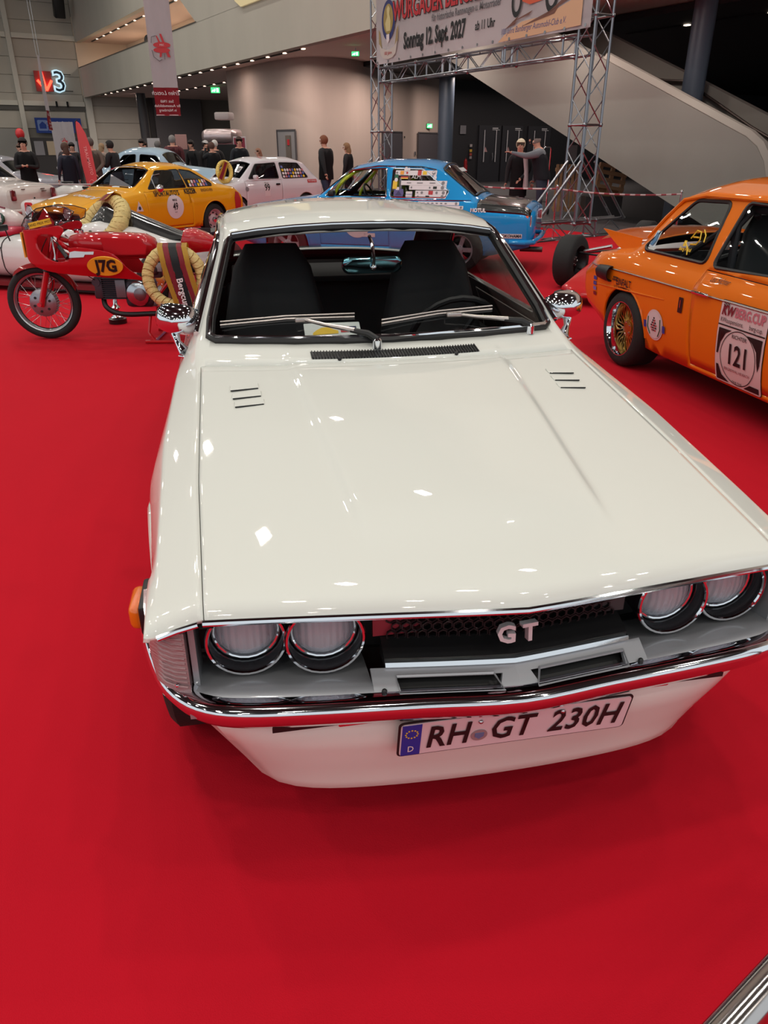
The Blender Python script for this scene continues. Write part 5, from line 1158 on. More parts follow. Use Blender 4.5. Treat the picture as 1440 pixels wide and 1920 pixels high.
e = B(); box(e, (1.0, 0, .28), (1.5, .9, .1)); obj('under_tray', e, TRIM, rt, 0)
e = B(); box(e, (.26, 0, .42), (.08, 1.1, .2)); obj('radiator_bulkhead', e, TRIM, rt, 0)
# licence plate
PL = empty('licence_plate', (0, 0, 0)); PL.parent = rt; PL.name = 'licence_plate'
PM = plane_M((.015, 0.0, .405), (0, -1, 0), (-.14, 0, 1))
PM = plane_M((.034, -.014, .409), (0, -1, 0), (-.22, 0, 1))
def pobj(name, poly, m, z, th=.002): e = B(); prism(e, poly, z - th, z); bmesh.ops.transform(e, matrix=PM, verts=e.verts[:]); return obj(name, e, m, PL, 0)
pobj('plate_border', rrect(.528, .118, .012), INK, 0); pobj('plate_face', rrect(.518, .108, .009), mat('plate_white', (214, 196, 200), .35), .0022); pobj('blue_band', [(-.256, -.052), (-.214, -.052), (-.214, .052), (-.256, .052)], mat('euro_blue', (24, 52, 150), .4), .0035)
for t_, x, h, y, m_ in (('D', -.235, .02, -.03, PAPER), ('RH', -.155, .072, 0, INK), ('GT', -.012, .072, 0, INK), ('230H', .158, .072, 0, INK)):
    put_text('plate_lettering', t_, h, m_, PM @ T(x, y, .0045), PL, bold=.02 if h > .05 else .01, sx=.70, shear=.12 if h > .05 else 0, space=1.06)
for k in range(12):
    a = k * PI / 6; pobj('plate_star', circle(.0022, 5, 1, -.235 + .013 * math.cos(a), .022 + .013 * math.sin(a)), YEL, .0042)
pobj('plate_seal', circle(.0185, 20, 1, -.0835, -.012), mat('seal_grey', (150, 124, 128), .5), .0045); pobj('seal_crest', [(-.0935, -.003), (-.0735, -.003), (-.0735, -.014), (-.0835, -.023), (-.0935, -.014)], mat('seal_blue', (96, 110, 150), .5), .006)
for x in (-.085, .1):
    e = B(); sph(e, (x, .036, .003), .006, 8, 5); bmesh.ops.transform(e, matrix=PM, verts=e.verts[:]); obj('plate_screw', e, ALU, PL)
# cabin
cabin(hc, 1.25, 3.2, .66, dash=(1.42, .865), m=mat('cabin_black', (10, 11, 13), .8), seats=((1.95, .36), (1.95, -.36)), rear=2.75)
e = B(); bbox(e, (1.62, 0, .80), (.2, 1.26, .12), .05, 3); obj('dash_cowl', e, mat('dash_vinyl', (14, 15, 17), .7), rt)
steering(rt, 1.86, -.36, .83, .19)
e = B(); rs = []
prof = rrect(.235, .062, .026, 5)
for x, k in ((0, .86), (.006, .97), (.012, 1), (.024, 1), (.03, .9)): rs.append([(x, u * k, v * k) for u, v in prof])
rings(e, rs); o = obj('rear_view_mirror', e, mat('mirror_back', (130, 190, 205), .12, 1), rt); o.location = (1.78, .0, 1.135); o.rotation_euler = (0, R(-14), R(4))
e = B(); tube(e, [(1.775, 0, 1.13), (1.76, 0, 1.17), (1.80, 0, 1.215), (1.86, 0, 1.235)], .007, 8); sph(e, (1.775, 0, 1.132), .014); obj('mirror_arm', e, CHROME, rt)
e = B(); bbox(e, (3.1, 0, .93), (.5, 1.1, .03), .01); obj('parcel_shelf', e, TRIM, rt)
# tail, wheels
for sd in (1, -1):
    e = B(); bbox(e, (4.17, sd * .52, .72), (.03, .24, .12), .012); obj('tail_lamp', e, mat('tail_red', (150, 16, 20), .2), rt)
bump_bar(hc, [(3.7, .83, .5), (4.1, .80, .5), (4.22, .6, .5), (4.24, 0, .5), (4.22, -.6, .5), (4.1, -.8, .5), (3.7, -.83, .5)], .04, name='rear_bumper')
for x in (.745, 3.17):
    for sd in (1, -1): wheel(rt, x, sd * .70, .30, .19, .18, sd, 'steel')
# card behind the windshield
cd = empty('info_card', (0, 0, 0), R(100.45), 'white info card with a yellow car picture behind the white coupe windshield', 'card')
cd.location = (.281, 1.219, .006)
CM = plane_M((1.60, .18, .915), (-.0, -1, 0), (.75, 0, .42))
for nm, poly, m_, z in (('sheet', rrect(.21, .15, .004), mat('card_white', (206, 210, 206), .5), 0), ('car_picture', [(-.075, .02), (-.06, .035), (-.04, .048), (-.015, .05), (.005, .036), (.02, .03), (.02, .015), (-.075, .01)], YEL, .002), ('red_field', [(.03, .02), (.062, .02), (.062, .05), (.03, .05)], REDP, .002), ('dark_field', [(.064, .02), (.09, .02), (.09, .05), (.064, .05)], mat('card_navy', (40, 48, 80), .5), .002)):
    e = B(); prism(e, poly, z - .0015, z); bmesh.ops.transform(e, matrix=CM, verts=e.verts[:]); obj(nm, e, m_, cd, 0)
for k in range(4): put_text('small_print', 'Coupe 1600 GT 1975' if k == 0 else 'Baujahr Leistung', .008, INK, CM @ T(-.01, -.012 - .018 * k, .003), cd)
# ================================================================== BLUE SALOON (behind the white coupe)
BLUE = paint('racing_blue', (16, 140, 206)); BLK = mat('gloss_black', (12, 12, 14), .25, 0, .8)
BT = dict(
 zc=[(0, .74), (.1, .80), (.8, .90), (1.2, .95), (1.25, .965), (1.72, 1.335), (2.1, 1.40), (2.7, 1.40), (2.98, 1.35), (3.46, .97), (3.55, .95), (4.1, .90), (4.2, .83)],
 wr=[(0, .62), (1.2, .66), (1.72, .54), (2.2, .56), (2.9, .545), (3.45, .62), (4.2, .62)],
 zr=[(0, .72), (.1, .77), (1.2, .915), (1.25, .925), (1.70, 1.27), (2.1, 1.325), (2.75, 1.315), (2.95, 1.27), (3.46, .93), (4.1, .865), (4.2, .80)],
 wb=[(0, .72), (.5, .735), (3.8, .735), (4.2, .70)], zb=[(0, .70), (.1, .75), (1.2, .89), (3.4, .90), (4.1, .85), (4.2, .78)],
 wm=[(0, .74), (.3, .785), (3.9, .79), (4.2, .75)], zm=[(0, .62), (.3, .70), (3.5, .72), (4.2, .70)],
 ws=[(0, .70), (.4, .73), (3.9, .74), (4.2, .70)], zs=[(0, .36), (.4, .24), (3.7, .24), (4.2, .36)])
bl = Car('blue_saloon', (-1.92, 12.21), -16.7, 4.2, BT, dict(body=BLUE), 'bright blue racing saloon with black boot lid and stickers on its rear side window', marks=[('hood', .05, 1.16, 0, .985), ('windshield', 1.28, 1.68, 0, .92), ('rear_window', 3.0, 3.42, 0, .88), ('boot_lid', 3.55, 4.12, 0, .97), ('rear_top', 3.5, 4.2, .97, 2.6)], rad=.04)
fw = rpoly([(1.36, .945), (1.70, 1.265), (2.22, 1.29), (2.25, .945)], .02); rw = rpoly([(2.31, .945), (2.31, 1.29), (2.72, 1.285), (3.10, 1.02), (3.06, .945)], .03)
for sd in (1, -1):
    bl.cut(fw, sd, 40); bl.cut(rw, sd, 42); bl.panel([(1.30, .32), (1.30, .895), (2.30, .895), (2.30, .32)], sd, 41)
    bl.trim_line('window_trim', fw, sd, .01); bl.trim_line('window_trim', rw, sd, .01)
    e = B(); tube(e, [(1.56, bl.ys(1.56, .945, sd), .945), (1.66, bl.ys(1.66, 1.2, sd), 1.2)], .008, 6); obj('quarter_light_bar', e, CHROME, bl.root)
    q = [(x, bl.ys(x, .915, sd) + sd * .004, .915) for x in [1.25 + k * .12 for k in range(19)]]; e = B(); tube(e, q, .008, 6); obj('belt_trim', e, CHROME, bl.root)
    q = [bl.P(x, 1.0, sd) + Vector((0, sd * .012, -.002)) for x in (1.4, 1.55, 1.72, 1.9, 2.1, 2.4, 2.7, 2.9)]; e = B(); tube(e, q, .009, 6); obj('roof_gutter', e, CHROME, bl.root)
bl.arch(.78, .30, .335); bl.arch(3.28, .30, .335)
bl.finish({0: ('body_shell', BLUE, True), 1: ('nose_panel', BLUE, True), 2: ('tail_panel', BLUE, True), 10: ('hood', BLUE, True), 11: ('windshield', CGLASS, False), 12: ('rear_window', GLASS, False), 13: ('boot_lid', BLK, True), 14: ('rear_upper_panel', BLK, True), 40: ('side_window', CGLASS, False), 42: ('rear_side_window', CGLASS, False), 41: ('door', BLUE, True)})
br = bl.root
bl.ptrim('rear_window_seal', [(3.44, t, 1) for t in (0, .4, .8)] + [(3.42, .9, 1), (3.2, .9, 1), (3.0, .88, 1)] + [(2.98, t, 1) for t in (.8, .4, 0)] + [(2.98, t, -1) for t in (.4, .8)] + [(3.0, .88, -1), (3.2, .9, -1), (3.42, .9, -1)] + [(3.44, t, -1) for t in (.8, .4)], .018, BLACK)
bl.ptrim('windshield_trim', [(1.265, t, 1) for t in (0, .5, .9)] + [(1.5, .94, 1), (1.69, .92, 1)] + [(1.70, t, 1) for t in (.5, 0)] + [(1.70, t, -1) for t in (.5, .92)] + [(1.5, .94, -1)] + [(1.265, t, -1) for t in (.9, .5)], .014)
s_ = -1
def strip_dec(x0, z0, w_, h, marks):
    bl.dec('sticker_strip', rrect(w_, h, .006, 2), PAPER, s_, x0, z0, .006)
    for mx, mw, mh, mm in marks:
        if mw == 'o': bl.dec('strip_mark', circle(mh, 12), mm, s_, x0 + mx, z0, .009); 
        else: bl.dec('strip_mark', rrect(mw, mh, .002, 1), mm, s_, x0 + mx, z0, .009)
GY = mat('sticker_grey', (120, 116, 120), .5)
strip_dec(2.63, 1.235, .56, .06, [(-.26, 'o', .014, GY), (-.19, .05, .045, mat('sticker_orange', (224, 150, 50), .5)), (-.12, 'o', .014, REDP), (.05, .05, .06, REDP), (.12, .055, .045, YEL), (.24, 'o', .024, GY), (.24, 'o', .02, PAPER)])
strip_dec(2.75, 1.115, .62, .055, [(-.2, .06, .01, GY), (-.05, .08, .01, GY), (.12, .08, .01, GY), (.26, 'o', .022, GY)]); strip_dec(2.81, 1.06, .50, .052, [(-.22, 'o', .012, GY), (.03, 'o', .012, GY), (.1, .05, .03, INK), (.2, 'o', .022, GY)])
strip_dec(2.86, 1.0, .42, .05, [(-.18, 'o', .01, GY), (-.12, 'o', .016, GY), (.0, .06, .045, REDP), (.08, 'o', .016, GY), (.17, 'o', .02, GY)]); strip_dec(2.86, .955, .42, .045, [(-.17, 'o', .01, GY), (-.04, .05, .02, INK), (.16, 'o', .02, GY)])
strip_dec(2.98, .875, .56, .04, [(k * .06 - .2, .03, .012, GY) for k in range(6)] + [(.24, 'o', .016, GY)]); strip_dec(3.1, .83, .44, .04, [(.19, 'o', .015, GY)])
bl.dec('small_sticker', rrect(.06, .1, .006, 2), YEL, s_, 2.36, 1.09, .009); bl.dec('small_sticker', rrect(.05, .05, .006, 2), GREENP, s_, 2.37, 1.19, .007); bl.dec('small_sticker', circle(.024, 14), PAPER, s_, 2.37, 1.15, .01); bl.dec('small_sticker', circle(.026, 14), PAPER, s_, 2.49, 1.277, .01); bl.dec('small_sticker', circle(.018, 14), PAPER, s_, 2.53, 1.277, .01); bl.dec('small_sticker', circle(.026, 14), PAPER, s_, 2.89, 1.18, .007)
for c, z in ((INK, 1.2), (REDP, 1.185), (mat('flag_gold', (226, 170, 60), .5), 1.17)): bl.dec('flag_stripe', rrect(.1, .015, .001, 1), c, s_, 2.48, z, .007)
bl.txt('ALM', .045, PAPER, s_, 2.64, 1.185, .009); bl.dec('purple_badge', [(-.06, -.04), (.06, -.04), (.07, .0), (.06, .05), (-.06, .05), (-.07, 0)], mat('purple_print', (86, 76, 130), .5), s_, 2.42, .99, .008); bl.dec('badge_peak', [(-.045, -.025), (.045, -.025), (0, .03)], mat('purple_dark', (52, 44, 92), .5), s_, 2.42, .99, .011)
bl.dec('small_sticker', rrect(.09, .075, .004, 1), PAPER, s_, 2.565, .975, .008); bl.txt('TUNING', .018, BLUEP, s_, 2.565, .975, .011); bl.dec('small_sticker', rrect(.045, .035, .004, 1), PAPER, s_, 2.4, 1.045, .008)
bl.txt('MOTUL', .042, PAPER, s_, 3.52, .80, .012, bold=.05); bl.dec('tyre_sticker', rrect(.30, .055, .004, 1), PAPER, s_, 3.96, .50, .006); bl.txt('YOKOHAMA', .036, INK, s_, 3.96, .50, .010, bold=.03, shear=.2, sx=.95)
bl.dec('small_sticker', rrect(.22, .05, .004, 1), PAPER, s_, 2.0, .46, .006); bl.dec('door_roundel', circle(.2, 28), PAPER, s_, 1.85, .62, .006); bl.txt('21', .16, INK, s_, 1.85, .62, .010, bold=.03)
for sd in (1, -1):
    e = B(); bbox(e, (4.17, sd * .66, .68), (.07, .17, .13), .02); o = obj('tail_lamp', e, mat('lamp_red', (190, 40, 30), .2, 0, .6), br); e = B(); bbox(e, (4.13, sd * .735, .68), (.10, .035, .14), .012); obj('lamp_side', e, mat('lamp_orange', (220, 90, 50), .2), o)
    e = B(); tube(e, [(4.2, sd * (.66 + .0), .75), (4.2, sd * .66, .61)], .01, 6); obj('lamp_trim', e, CHROME, o)
    lamp(br, -.01, sd * .55, .62, .085)
bump_bar(bl, [(3.95, .76, .42), (4.15, .76, .42), (4.25, .66, .42), (4.27, 0, .42), (4.25, -.66, .42), (4.15, -.76, .42), (3.95, -.76, .42)], .035, BLUE, 'rear_bumper'); bump_bar(bl, [(.25, .78, .42), (0, .74, .42), (-.07, .5, .42), (-.08, 0, .42), (-.07, -.5, .42), (0, -.74, .42), (.25, -.78, .42)], .035, BLUE, 'front_bumper')
e = B(); tube(e, [(4.05, -.35, .3), (4.35, -.35, .3)], .035, 12); obj('exhaust_pipe', e, mat('dull_pipe', (90, 84, 80), .4, .8), br)
for x in (.78, 3.28):
    for sd in (1, -1): wheel(br, x, sd * .68, .30, .2, .185, sd, 'five', mat('wheel_silver', (180, 176, 182), .35, .6), _m.get('wheel_silver'))
cabin(bl, 1.2, 3.2, .67, dash=(1.36, .89)); seat(br, 1.95, -.34, m=mat('lime_seat', (172, 190, 40), .7)); seat(br, 1.95, .34, m=_m['lime_seat']); steering(br, 1.68, .36, .88)
e = B()
CG = mat('cage_silver', (176, 178, 182), .3, .8)
for q in ([(1.42, -.6, .3), (1.45, -.6, .93), (1.74, -.49, 1.24), (1.74, .49, 1.24), (1.45, .6, .93), (1.42, .6, .3)],):
    e = B(); tube(e, spline(q, 3), .022, 8); obj('cage_hoop', e, mat('cage_lime', (168, 186, 40), .4), br)
e = B(); tube(e, spline([(2.42, -.6, .3), (2.42, -.6, .9), (2.42, -.5, 1.25), (2.42, .5, 1.25), (2.42, .6, .9), (2.42, .6, .3)], 3), .022, 8); obj('cage_hoop', e, CG, br)
for a_, b_ in (((2.42, -.5, 1.22), (2.42, .55, .5)), ((2.42, .5, 1.22), (3.15, .5, .55)), ((2.42, -.5, 1.22), (3.15, -.5, .55)), ((2.42, .5, 1.2), (2.42, -.5, .7))):
    e = B(); tube(e, [a_, b_], .02, 8); obj('cage_brace', e, CG, br)
e = B(); bbox(e, (1.5, -.80, .98), (.09, .12, .08), .025); obj('mirror', e, BLACK, br)
e = B(); prism(e, rrect(.36, .07, .01), 0, .002); bmesh.ops.transform(e, matrix=plane_M((3.14, 0, 1.27), (0, 1, 0), (-.62, 0, .5)), verts=e.verts[:]); obj('window_banner', e, mat('dull_white', (130, 128, 130), .6), br, 0)

# ================================================================== ORANGE RACING CAR (right)
ORG = paint('orange_paint', (226, 114, 12))
NT = dict(
 zc=[(0, .70), (.1, .76), (.8, .86), (1.05, .90), (1.12, .92), (1.55, 1.31), (1.9, 1.375), (2.5, 1.375), (2.78, 1.32), (3.14, .93), (3.2, .90), (3.6, .83), (3.76, .74), (3.79, .68)],
 wr=[(0, .58), (1.05, .60), (1.55, .51), (2.0, .53), (2.75, .51), (3.14, .585), (3.79, .58)],
 zr=[(0, .68), (.1, .73), (1.05, .855), (1.12, .865), (1.55, 1.23), (1.9, 1.28), (2.55, 1.275), (2.78, 1.23), (3.14, .865), (3.6, .80), (3.79, .66)],
 wb=[(0, .66), (.4, .69), (3.4, .69), (3.79, .64)], zb=[(0, .68), (.1, .71), (1.05, .815), (3.1, .82), (3.6, .79), (3.79, .65)],
 wm=[(0, .69), (.3, .735), (3.5, .735), (3.79, .67)], zm=[(0, .63), (.3, .68), (3.4, .70), (3.79, .60)],
 ws=[(0, .62), (.3, .665), (2.3, .67), (3.4, .67), (3.79, .62)], zs=[(0, .34), (.4, .2), (2.6, .2), (3.3, .24), (3.79, .36)])
ns = Car('orange_racing_car', (3.21, 2.98), 103.0, 3.79, NT, dict(body=ORG), 'orange two-door racing car with the number 121 and its rear lid propped open', marks=[('hood', .05, 1.0, 0, .985), ('windshield', 1.16, 1.52, 0, .92), ('rear_window', 2.82, 3.10, 0, .86), ('engine_bay', 3.2, 3.72, 0, .95)], rad=.035)
nf = rpoly([(1.22, .89), (1.56, 1.225), (2.06, 1.245), (2.12, .865)], .05); nr_ = rpoly([(2.20, .875), (2.22, 1.235), (2.60, 1.225), (2.96, .90), (2.92, .875)], .05)
for sd in (1, -1):
    ns.cut(nf, sd, 40); ns.cut(nr_, sd, 42); ns.panel([(1.12, .24), (1.12, .83), (2.16, .84), (2.20, .72), (2.16, .24)], sd, 41)
    ns.trim_line('window_rubber', nf, sd, .012, BLACK); ns.trim_line('window_rubber', nr_, sd, .012, BLACK)
    e = B(); q = [(x, ns.ys(x, .705, sd) + sd * .006, .705 - .03 * max(0, (x - 3.2))) for x in [.3 + k * .14 for k in range(25)]]; tube(e, q, .006, 6); obj('crease_moulding', e, mat('dull_chrome', (150, 140, 134), .3, 1), ns.root)
    q = [ns.P(x, 1.02, sd) + Vector((0, sd * .016, -.006)) for x in (1.3, 1.45, 1.6, 1.9, 2.2, 2.5, 2.75, 2.9, 3.05)]; e = B(); tube(e, q, .013, 6); obj('roof_gutter', e, ORG, ns.root)
    e = B(); q = [(x, ns.ys(x, .60 - .03 * (x - 2.2), sd) + sd * .002, .60 - .04 * (x - 2.5)) for x in (2.5, 2.7, 2.9, 3.1, 3.3, 3.5)]; tube(e, q, [.002, .006, .008, .008, .008, .004], 6); obj('pressed_rib', e, ORG, ns.root)
ns.arch(.68, .27, .31); ns.arch(3.04, .285, .312)
ns.finish({0: ('body_shell', ORG, True), 1: ('nose_panel', ORG, True), 2: ('tail_panel', ORG, True), 10: ('hood', ORG, True), 11: ('windshield', CGLASS, False), 12: ('rear_window', CGLASS, False), 40: ('side_window', CGLASS, False), 42: ('rear_side_window', CGLASS, False), 41: ('door', ORG, True)})
nr2 = ns.root
# open engine lid
e = B(); rs = []
for k in range(9):
    f = k / 8; x = 3.18 + .62 * f; z = .93 + .08 * f - .06 * f ** 3; rs.append([(x, y, z - .035 * abs(y / .55) ** 3 - (.05 * f * abs(y / .55) ** 6)) for y in [-.56 + 1.12 * j / 14 for j in range(15)]])
rings(e, rs, close=False, cap=False); bmesh.ops.solidify(e, geom=e.faces[:], thickness=.014); ld = obj('engine_lid', e, ORG, nr2)
for sd in (1, -1):
    e = B(); vs = [(3.18, .93), (3.78, .945), (3.70, .915), (3.52, .84), (3.35, .80), (3.18, .82)]; prism(e, vs, sd * .555, sd * .565, f=lambda u, v, w_: (u, w_, v)); obj('lid_flange', e, ORG, ld, 0)
e = B(); tube(e, [(3.66, .3, .75), (3.66, .3, .96)], .007, 6); obj('lid_prop', e, ALU, nr2)
e = B(); box(e, (3.45, 0, .62), (.5, .8, .2)); bbox(e, (3.4, .1, .76), (.22, .3, .1), .02); tube(e, [(3.3, -.2, .78), (3.4, -.25, .83), (3.55, -.2, .8)], .04, 10); obj('engine', e, mat('engine_grey', (70, 70, 74), .5, .6), nr2)
# side intake scoop
for sd in (1, -1):
    e = B(); y0 = abs(ns.ys(3.32, .68, sd)); lathe(e, [(.025, -.16), (.048, -.12), (.056, 0), (.056, .06), (.050, .06), (.046, -.02), (.0, -.1)], 18, 'x', (3.30, 0, 0)); 
    for v in e.verts: v.co = Vector((3.30 - (v.co.x - 3.30), v.co.y * .75 + sd * (y0 + .012), v.co.z * 1.05 + .665))
    obj('side_scoop', e, BLACK, nr2)
    e = B(); bbox(e, (2.09, sd * (abs(ns.ys(2.09, .705, sd)) + .02), .71), (.17, .022, .024), .008); obj('door_handle', e, CHROME, nr2)
    e = B(); bbox(e, (3.80, sd * .5, .55), (.04, .16, .1), .015); obj('tail_lamp', e, mat('lamp_red', (190, 40, 30), .2), nr2)
    lamp(nr2, -.01, sd * .5, .6, .09)
e = B(); lathe(e, [(.05, 0), (.05, .22), (.042, .22), (.042, .02)], 16, 'x', (3.74, -.1, .28)); obj('exhaust_pipe', e, BLACK, nr2)
GOLD = mat('gold_rim', (176, 138, 66), .3, .9)
for x, r, w_ in ((.68, .26, .2), (3.04, .285, .25)):
    for sd in (1, -1): wheel(nr2, x, sd * .605, r, w_, r * .68, sd, 'mesh', CHROME, GOLD, lip_m=CHROME)
cabin(ns, 1.1, 3.0, .62, dash=(1.3, .82), m=mat('cabin_grey', (46, 46, 50), .8)); seat(nr2, 1.75, .3); steering(nr2, 1.52, .3, .82, .17)
DC = mat('cage_dark', (40, 40, 44), .5)
for q in ([(2.1, .56, .25), (2.1, .56, .8), (2.1, .47, 1.21), (2.1, -.47, 1.21), (2.1, -.56, .8), (2.1, -.56, .25)], [(1.35, .56, .25), (1.38, .56, .8), (1.62, .46, 1.2), (1.62, -.46, 1.2), (1.38, -.56, .8), (1.35, -.56, .25)]):
    e = B(); tube(e, spline(q, 3), .024, 8); obj('cage_hoop', e, DC, nr2)
for a_, b_ in (((2.1, .47, 1.2), (2.95, .45, .75)), ((2.1, -.47, 1.2), (2.95, -.45, .75)), ((2.1, .45, 1.18), (2.9, -.4, .72)), ((2.1, .55, .75), (1.4, .55, .5)), ((1.62, .46, 1.2), (2.1, .47, 1.2)), ((2.1, -.45, 1.18), (2.9, .4, .72))):
    e = B(); tube(e, [a_, b_], .022, 8); obj('cage_brace', e, DC, nr2)
# decals on the near side (+y)
s_ = 1
PK = mat('decal_white', (216, 196, 198), .45); MAR = mat('decal_maroon', (120, 24, 40), .5)
cx, cz = 1.66, .465
ns.dec('number_board', rrect(.44, .50, .02), INK, s_, cx, cz, .004, grid=.05); ns.dec('number_board_face', rrect(.432, .492, .018), PK, s_, cx, cz, .006, grid=.05)
ns.dec('board_rule', rrect(.425, .008, .001, 1), INK, s_, cx, cz + .105, .0085)
e = B(); a_ = [e.verts.new((.165 * math.cos(k * PI / 20), .165 * math.sin(k * PI / 20), 0)) for k in range(40)]; b_ = [e.verts.new((.16 * math.cos(k * PI / 20), .16 * math.sin(k * PI / 20), 0)) for k in range(40)]
for k in range(40): e.faces.new((a_[k], a_[(k + 1) % 40], b_[(k + 1) % 40], b_[k]))
ns.proj(e, s_, cx, cz - .07, .009, grid=0); obj('number_ring', e, INK, nr2, 180)
for q in ([(-.2, .085), (-.08, .085), (-.13, .06), (-.17, .0), (-.185, -.07), (-.2, -.07)], [(.06, .085), (.2, .085), (.2, -.06), (.185, -.1), (.16, .01), (.12, .05)], [(-.2, -.14), (-.18, -.14), (-.15, -.2), (-.08, -.235), (-.2, -.235)], [(.2, -.235), (.06, -.235), (.12, -.2), (.2, -.2)]): ns.dec('board_corner', q, INK, s_, cx, cz, .0088, grid=.05)
ns.txt('121', .12, INK, s_, cx, cz - .06, .011, bold=.02, sx=.82); ns.txt('RICHTER', .022, INK, s_, cx, cz + .055, .011, bold=.01, sx=1.1); ns.txt('BERGREVIVAL HEUBACH', .017, MAR, s_, cx, cz - .15, .011, sx=.9)
ns.txt('KW', .055, MAR, s_, cx + .14, cz + .19, .012, bold=.04, shear=.2, sx=.85); ns.txt('BERG.CUP', .055, mat('decal_pinkred', (196, 110, 124), .5), s_, cx - .06, cz + .192, .011, bold=.03, sx=.75)
ns.txt('KWsuspensions.', .028, INK, s_, cx + .09, cz + .135, .011, sx=.8); ns.txt('berg-cup.', .028, INK, s_, cx - .13, cz + .135, .011, sx=.8)
for k in range(10): ns.dec('chequer', rrect(.009, .009, .0005, 1), INK, s_, cx + .185 - (k % 4) * .014, cz + .235 - (k // 4) * .013 - (k % 2) * .006, .011, grid=0)
ns.txt('ring taxi', .02, INK, s_, cx, cz - .215, .011)
ns.txt('Leo Richter', .034, INK, s_, 1.98, .80, .008, shear=.3, sx=.8)
ns.dec('black_sticker', rrect(.05, .10, .004, 1), mat('dark_red_print', (44, 10, 14), .5), s_, 2.30, .60, .005); ns.txt('1', .05, mat('sticker_rust', (190, 60, 40), .5), s_, 2.30, .605, .009)
ns.dec('club_roundel', circle(.108, 30), PK, s_, 2.585, .41, .005, grid=.05); ns.dec('roundel_field', circle(.094, 26), PAPER, s_, 2.585, .41, .008, grid=.05)
for r_ in range(6):
    wdt = [1, 2, 3, 4, 4, 3][r_]
    for k in range(wdt): ns.dec('chequer', rrect(.014, .012, .0005, 1), INK if (k + r_) % 2 == 0 else REDP, s_, 2.585 + (k - (wdt - 1) / 2) * .019, .46 - r_ * .017, .011, grid=0)
for sg in (-1, 1):
    e = B(); tube(e, [(sg * .05, -.07, 0), (sg * .08, -.02, 0), (sg * .075, .05, 0)], .004, 4); ns.proj(e, s_, 2.585, .41, .010, grid=0); obj('laurel', e, GREENP, nr2); ns.dec('blue_tab', rrect(.032, .05, .003, 1), BLUEP, s_, 2.585 + sg * .12, .40, .008, grid=0)
ns.txt('EINFALT', .05, INK, s_, 3.05, .625, .008, bold=.02, sx=.8); ns.txt('KFZ MOTORSPORT', .02, INK, s_, 3.06, .585, .008)
for k in range(8): ns.dec('chequer', rrect(.012, .014, .0005, 1), INK, s_, 3.2 - (k % 4) * .016 + (k // 4) * .008, .65 - (k // 4) * .018, .008, grid=0)
for k, c in enumerate((BLUEP, BLUEP, mat('sticker_lilac', (120, 110, 180), .5), MAR)): ns.dec('tail_sticker', rrect(.06, .028, .003, 1), c, s_, 3.50, .60 - k * .04, .006, grid=0)
ns.dec('window_sticker', rrect(.085, .105, .003, 1), mat('sticker_pale', (190, 206, 214), .5), s_, 2.87, .955, .006, grid=0); ns.dec('map_print', [(-.035, -.04), (.01, -.045), (.035, -.01), (.02, .035), (-.02, .04), (-.01, .0)], mat('map_blue', (60, 110, 150), .5), s_, 2.87, .955, .010, grid=0)
e = B(); 
for q in ([(-.05, .0), (-.02, .05), (.03, .045), (.05, 0), (.03, -.03), (-.03, -.035)], [(-.03, .01), (.03, .012)], [(.05, .06), (.09, .03), (.10, -.01)], [(-.09, -.03), (-.04, -.06), (-.02, -.1)]): tube(e, [(x, y, 0) for x, y in q], .005, 4)
ns.proj(e, s_, 2.40, 1.0, .008, grid=0); obj('yellow_drawing', e, YEL, nr2); ns.dec('yellow_square', rrect(.03, .035, .002, 1), YEL, s_, 2.49, .965, .008, grid=0); ns.txt('Berg Pokal', .022, YEL, s_, 2.46, .93, .009, bold=.02)
e = B(); vs = [(0, 0), (.03, -.01), (.1, .02), (.09, -.05), (.0, -.06)]; ns.dec('lid_sticker', circle(.06, 14, 1.4), mat('lid_print', (170, 70, 14), .5), 1, 3.42, 0.0, .004, 'top') if False else None; e.free()

# ================================================================== YELLOW COUPE 49
YW = paint('yellow_ochre_paint', (226, 158, 12))
AT = dict(
 zc=[(0, .58), (.08, .70), (.5, .80), (1.2, .895), (1.28, .91), (1.86, 1.25), (2.2, 1.31), (2.6, 1.30), (2.95, 1.23), (3.45, .97), (3.6, .93), (3.9, .87), (4.0, .74)],
 wr=[(0, .6), (1.25, .63), (1.86, .52), (2.6, .53), (3.1, .54), (3.5, .58), (4.0, .58)],
 zr=[(0, .57), (.08, .66), (.5, .76), (1.25, .865), (1.84, 1.19), (2.2, 1.24), (2.6, 1.225), (2.95, 1.15), (3.4, .92), (3.9, .84), (4.0, .72)],
 wb=[(0, .70), (.4, .73), (3.6, .72), (4.0, .66)], zb=[(0, .56), (.1, .64), (.5, .73), (1.3, .83), (3.2, .86), (3.8, .82), (4.0, .70)],
 wm=[(0, .72), (.4, .785), (3.6, .785), (4.0, .70)], zm=[(0, .52), (.4, .62), (3.4, .62), (4.0, .58)],
 ws=[(0, .66), (.5, .73), (3.4, .73), (4.0, .66)], zs=[(0, .34), (.45, .2), (3.4, .2), (4.0, .36)])
al = Car('yellow_coupe', (-5.57, 13.13), 57.5, 4.0, AT, dict(body=YW), 'ochre yellow racing coupe with the number 49 in a white roundel', marks=[('hood', .06, 1.15, 0, .97), ('windshield', 1.34, 1.82, 0, .9), ('rear_window', 3.0, 3.4, 0, .86)], rad=.05, bow=lambda x, y: itp([(0, .12), (1.3, .12), (1.9, .1), (2.4, 0)], x) * (y / .7) ** 2)
af = rpoly([(1.62, .885), (1.95, 1.17), (2.46, 1.185), (2.50, .885)], .03); aq = rpoly([(2.54, .89), (2.50, 1.185), (2.78, 1.15), (3.20, .93), (3.17, .89)], .03)
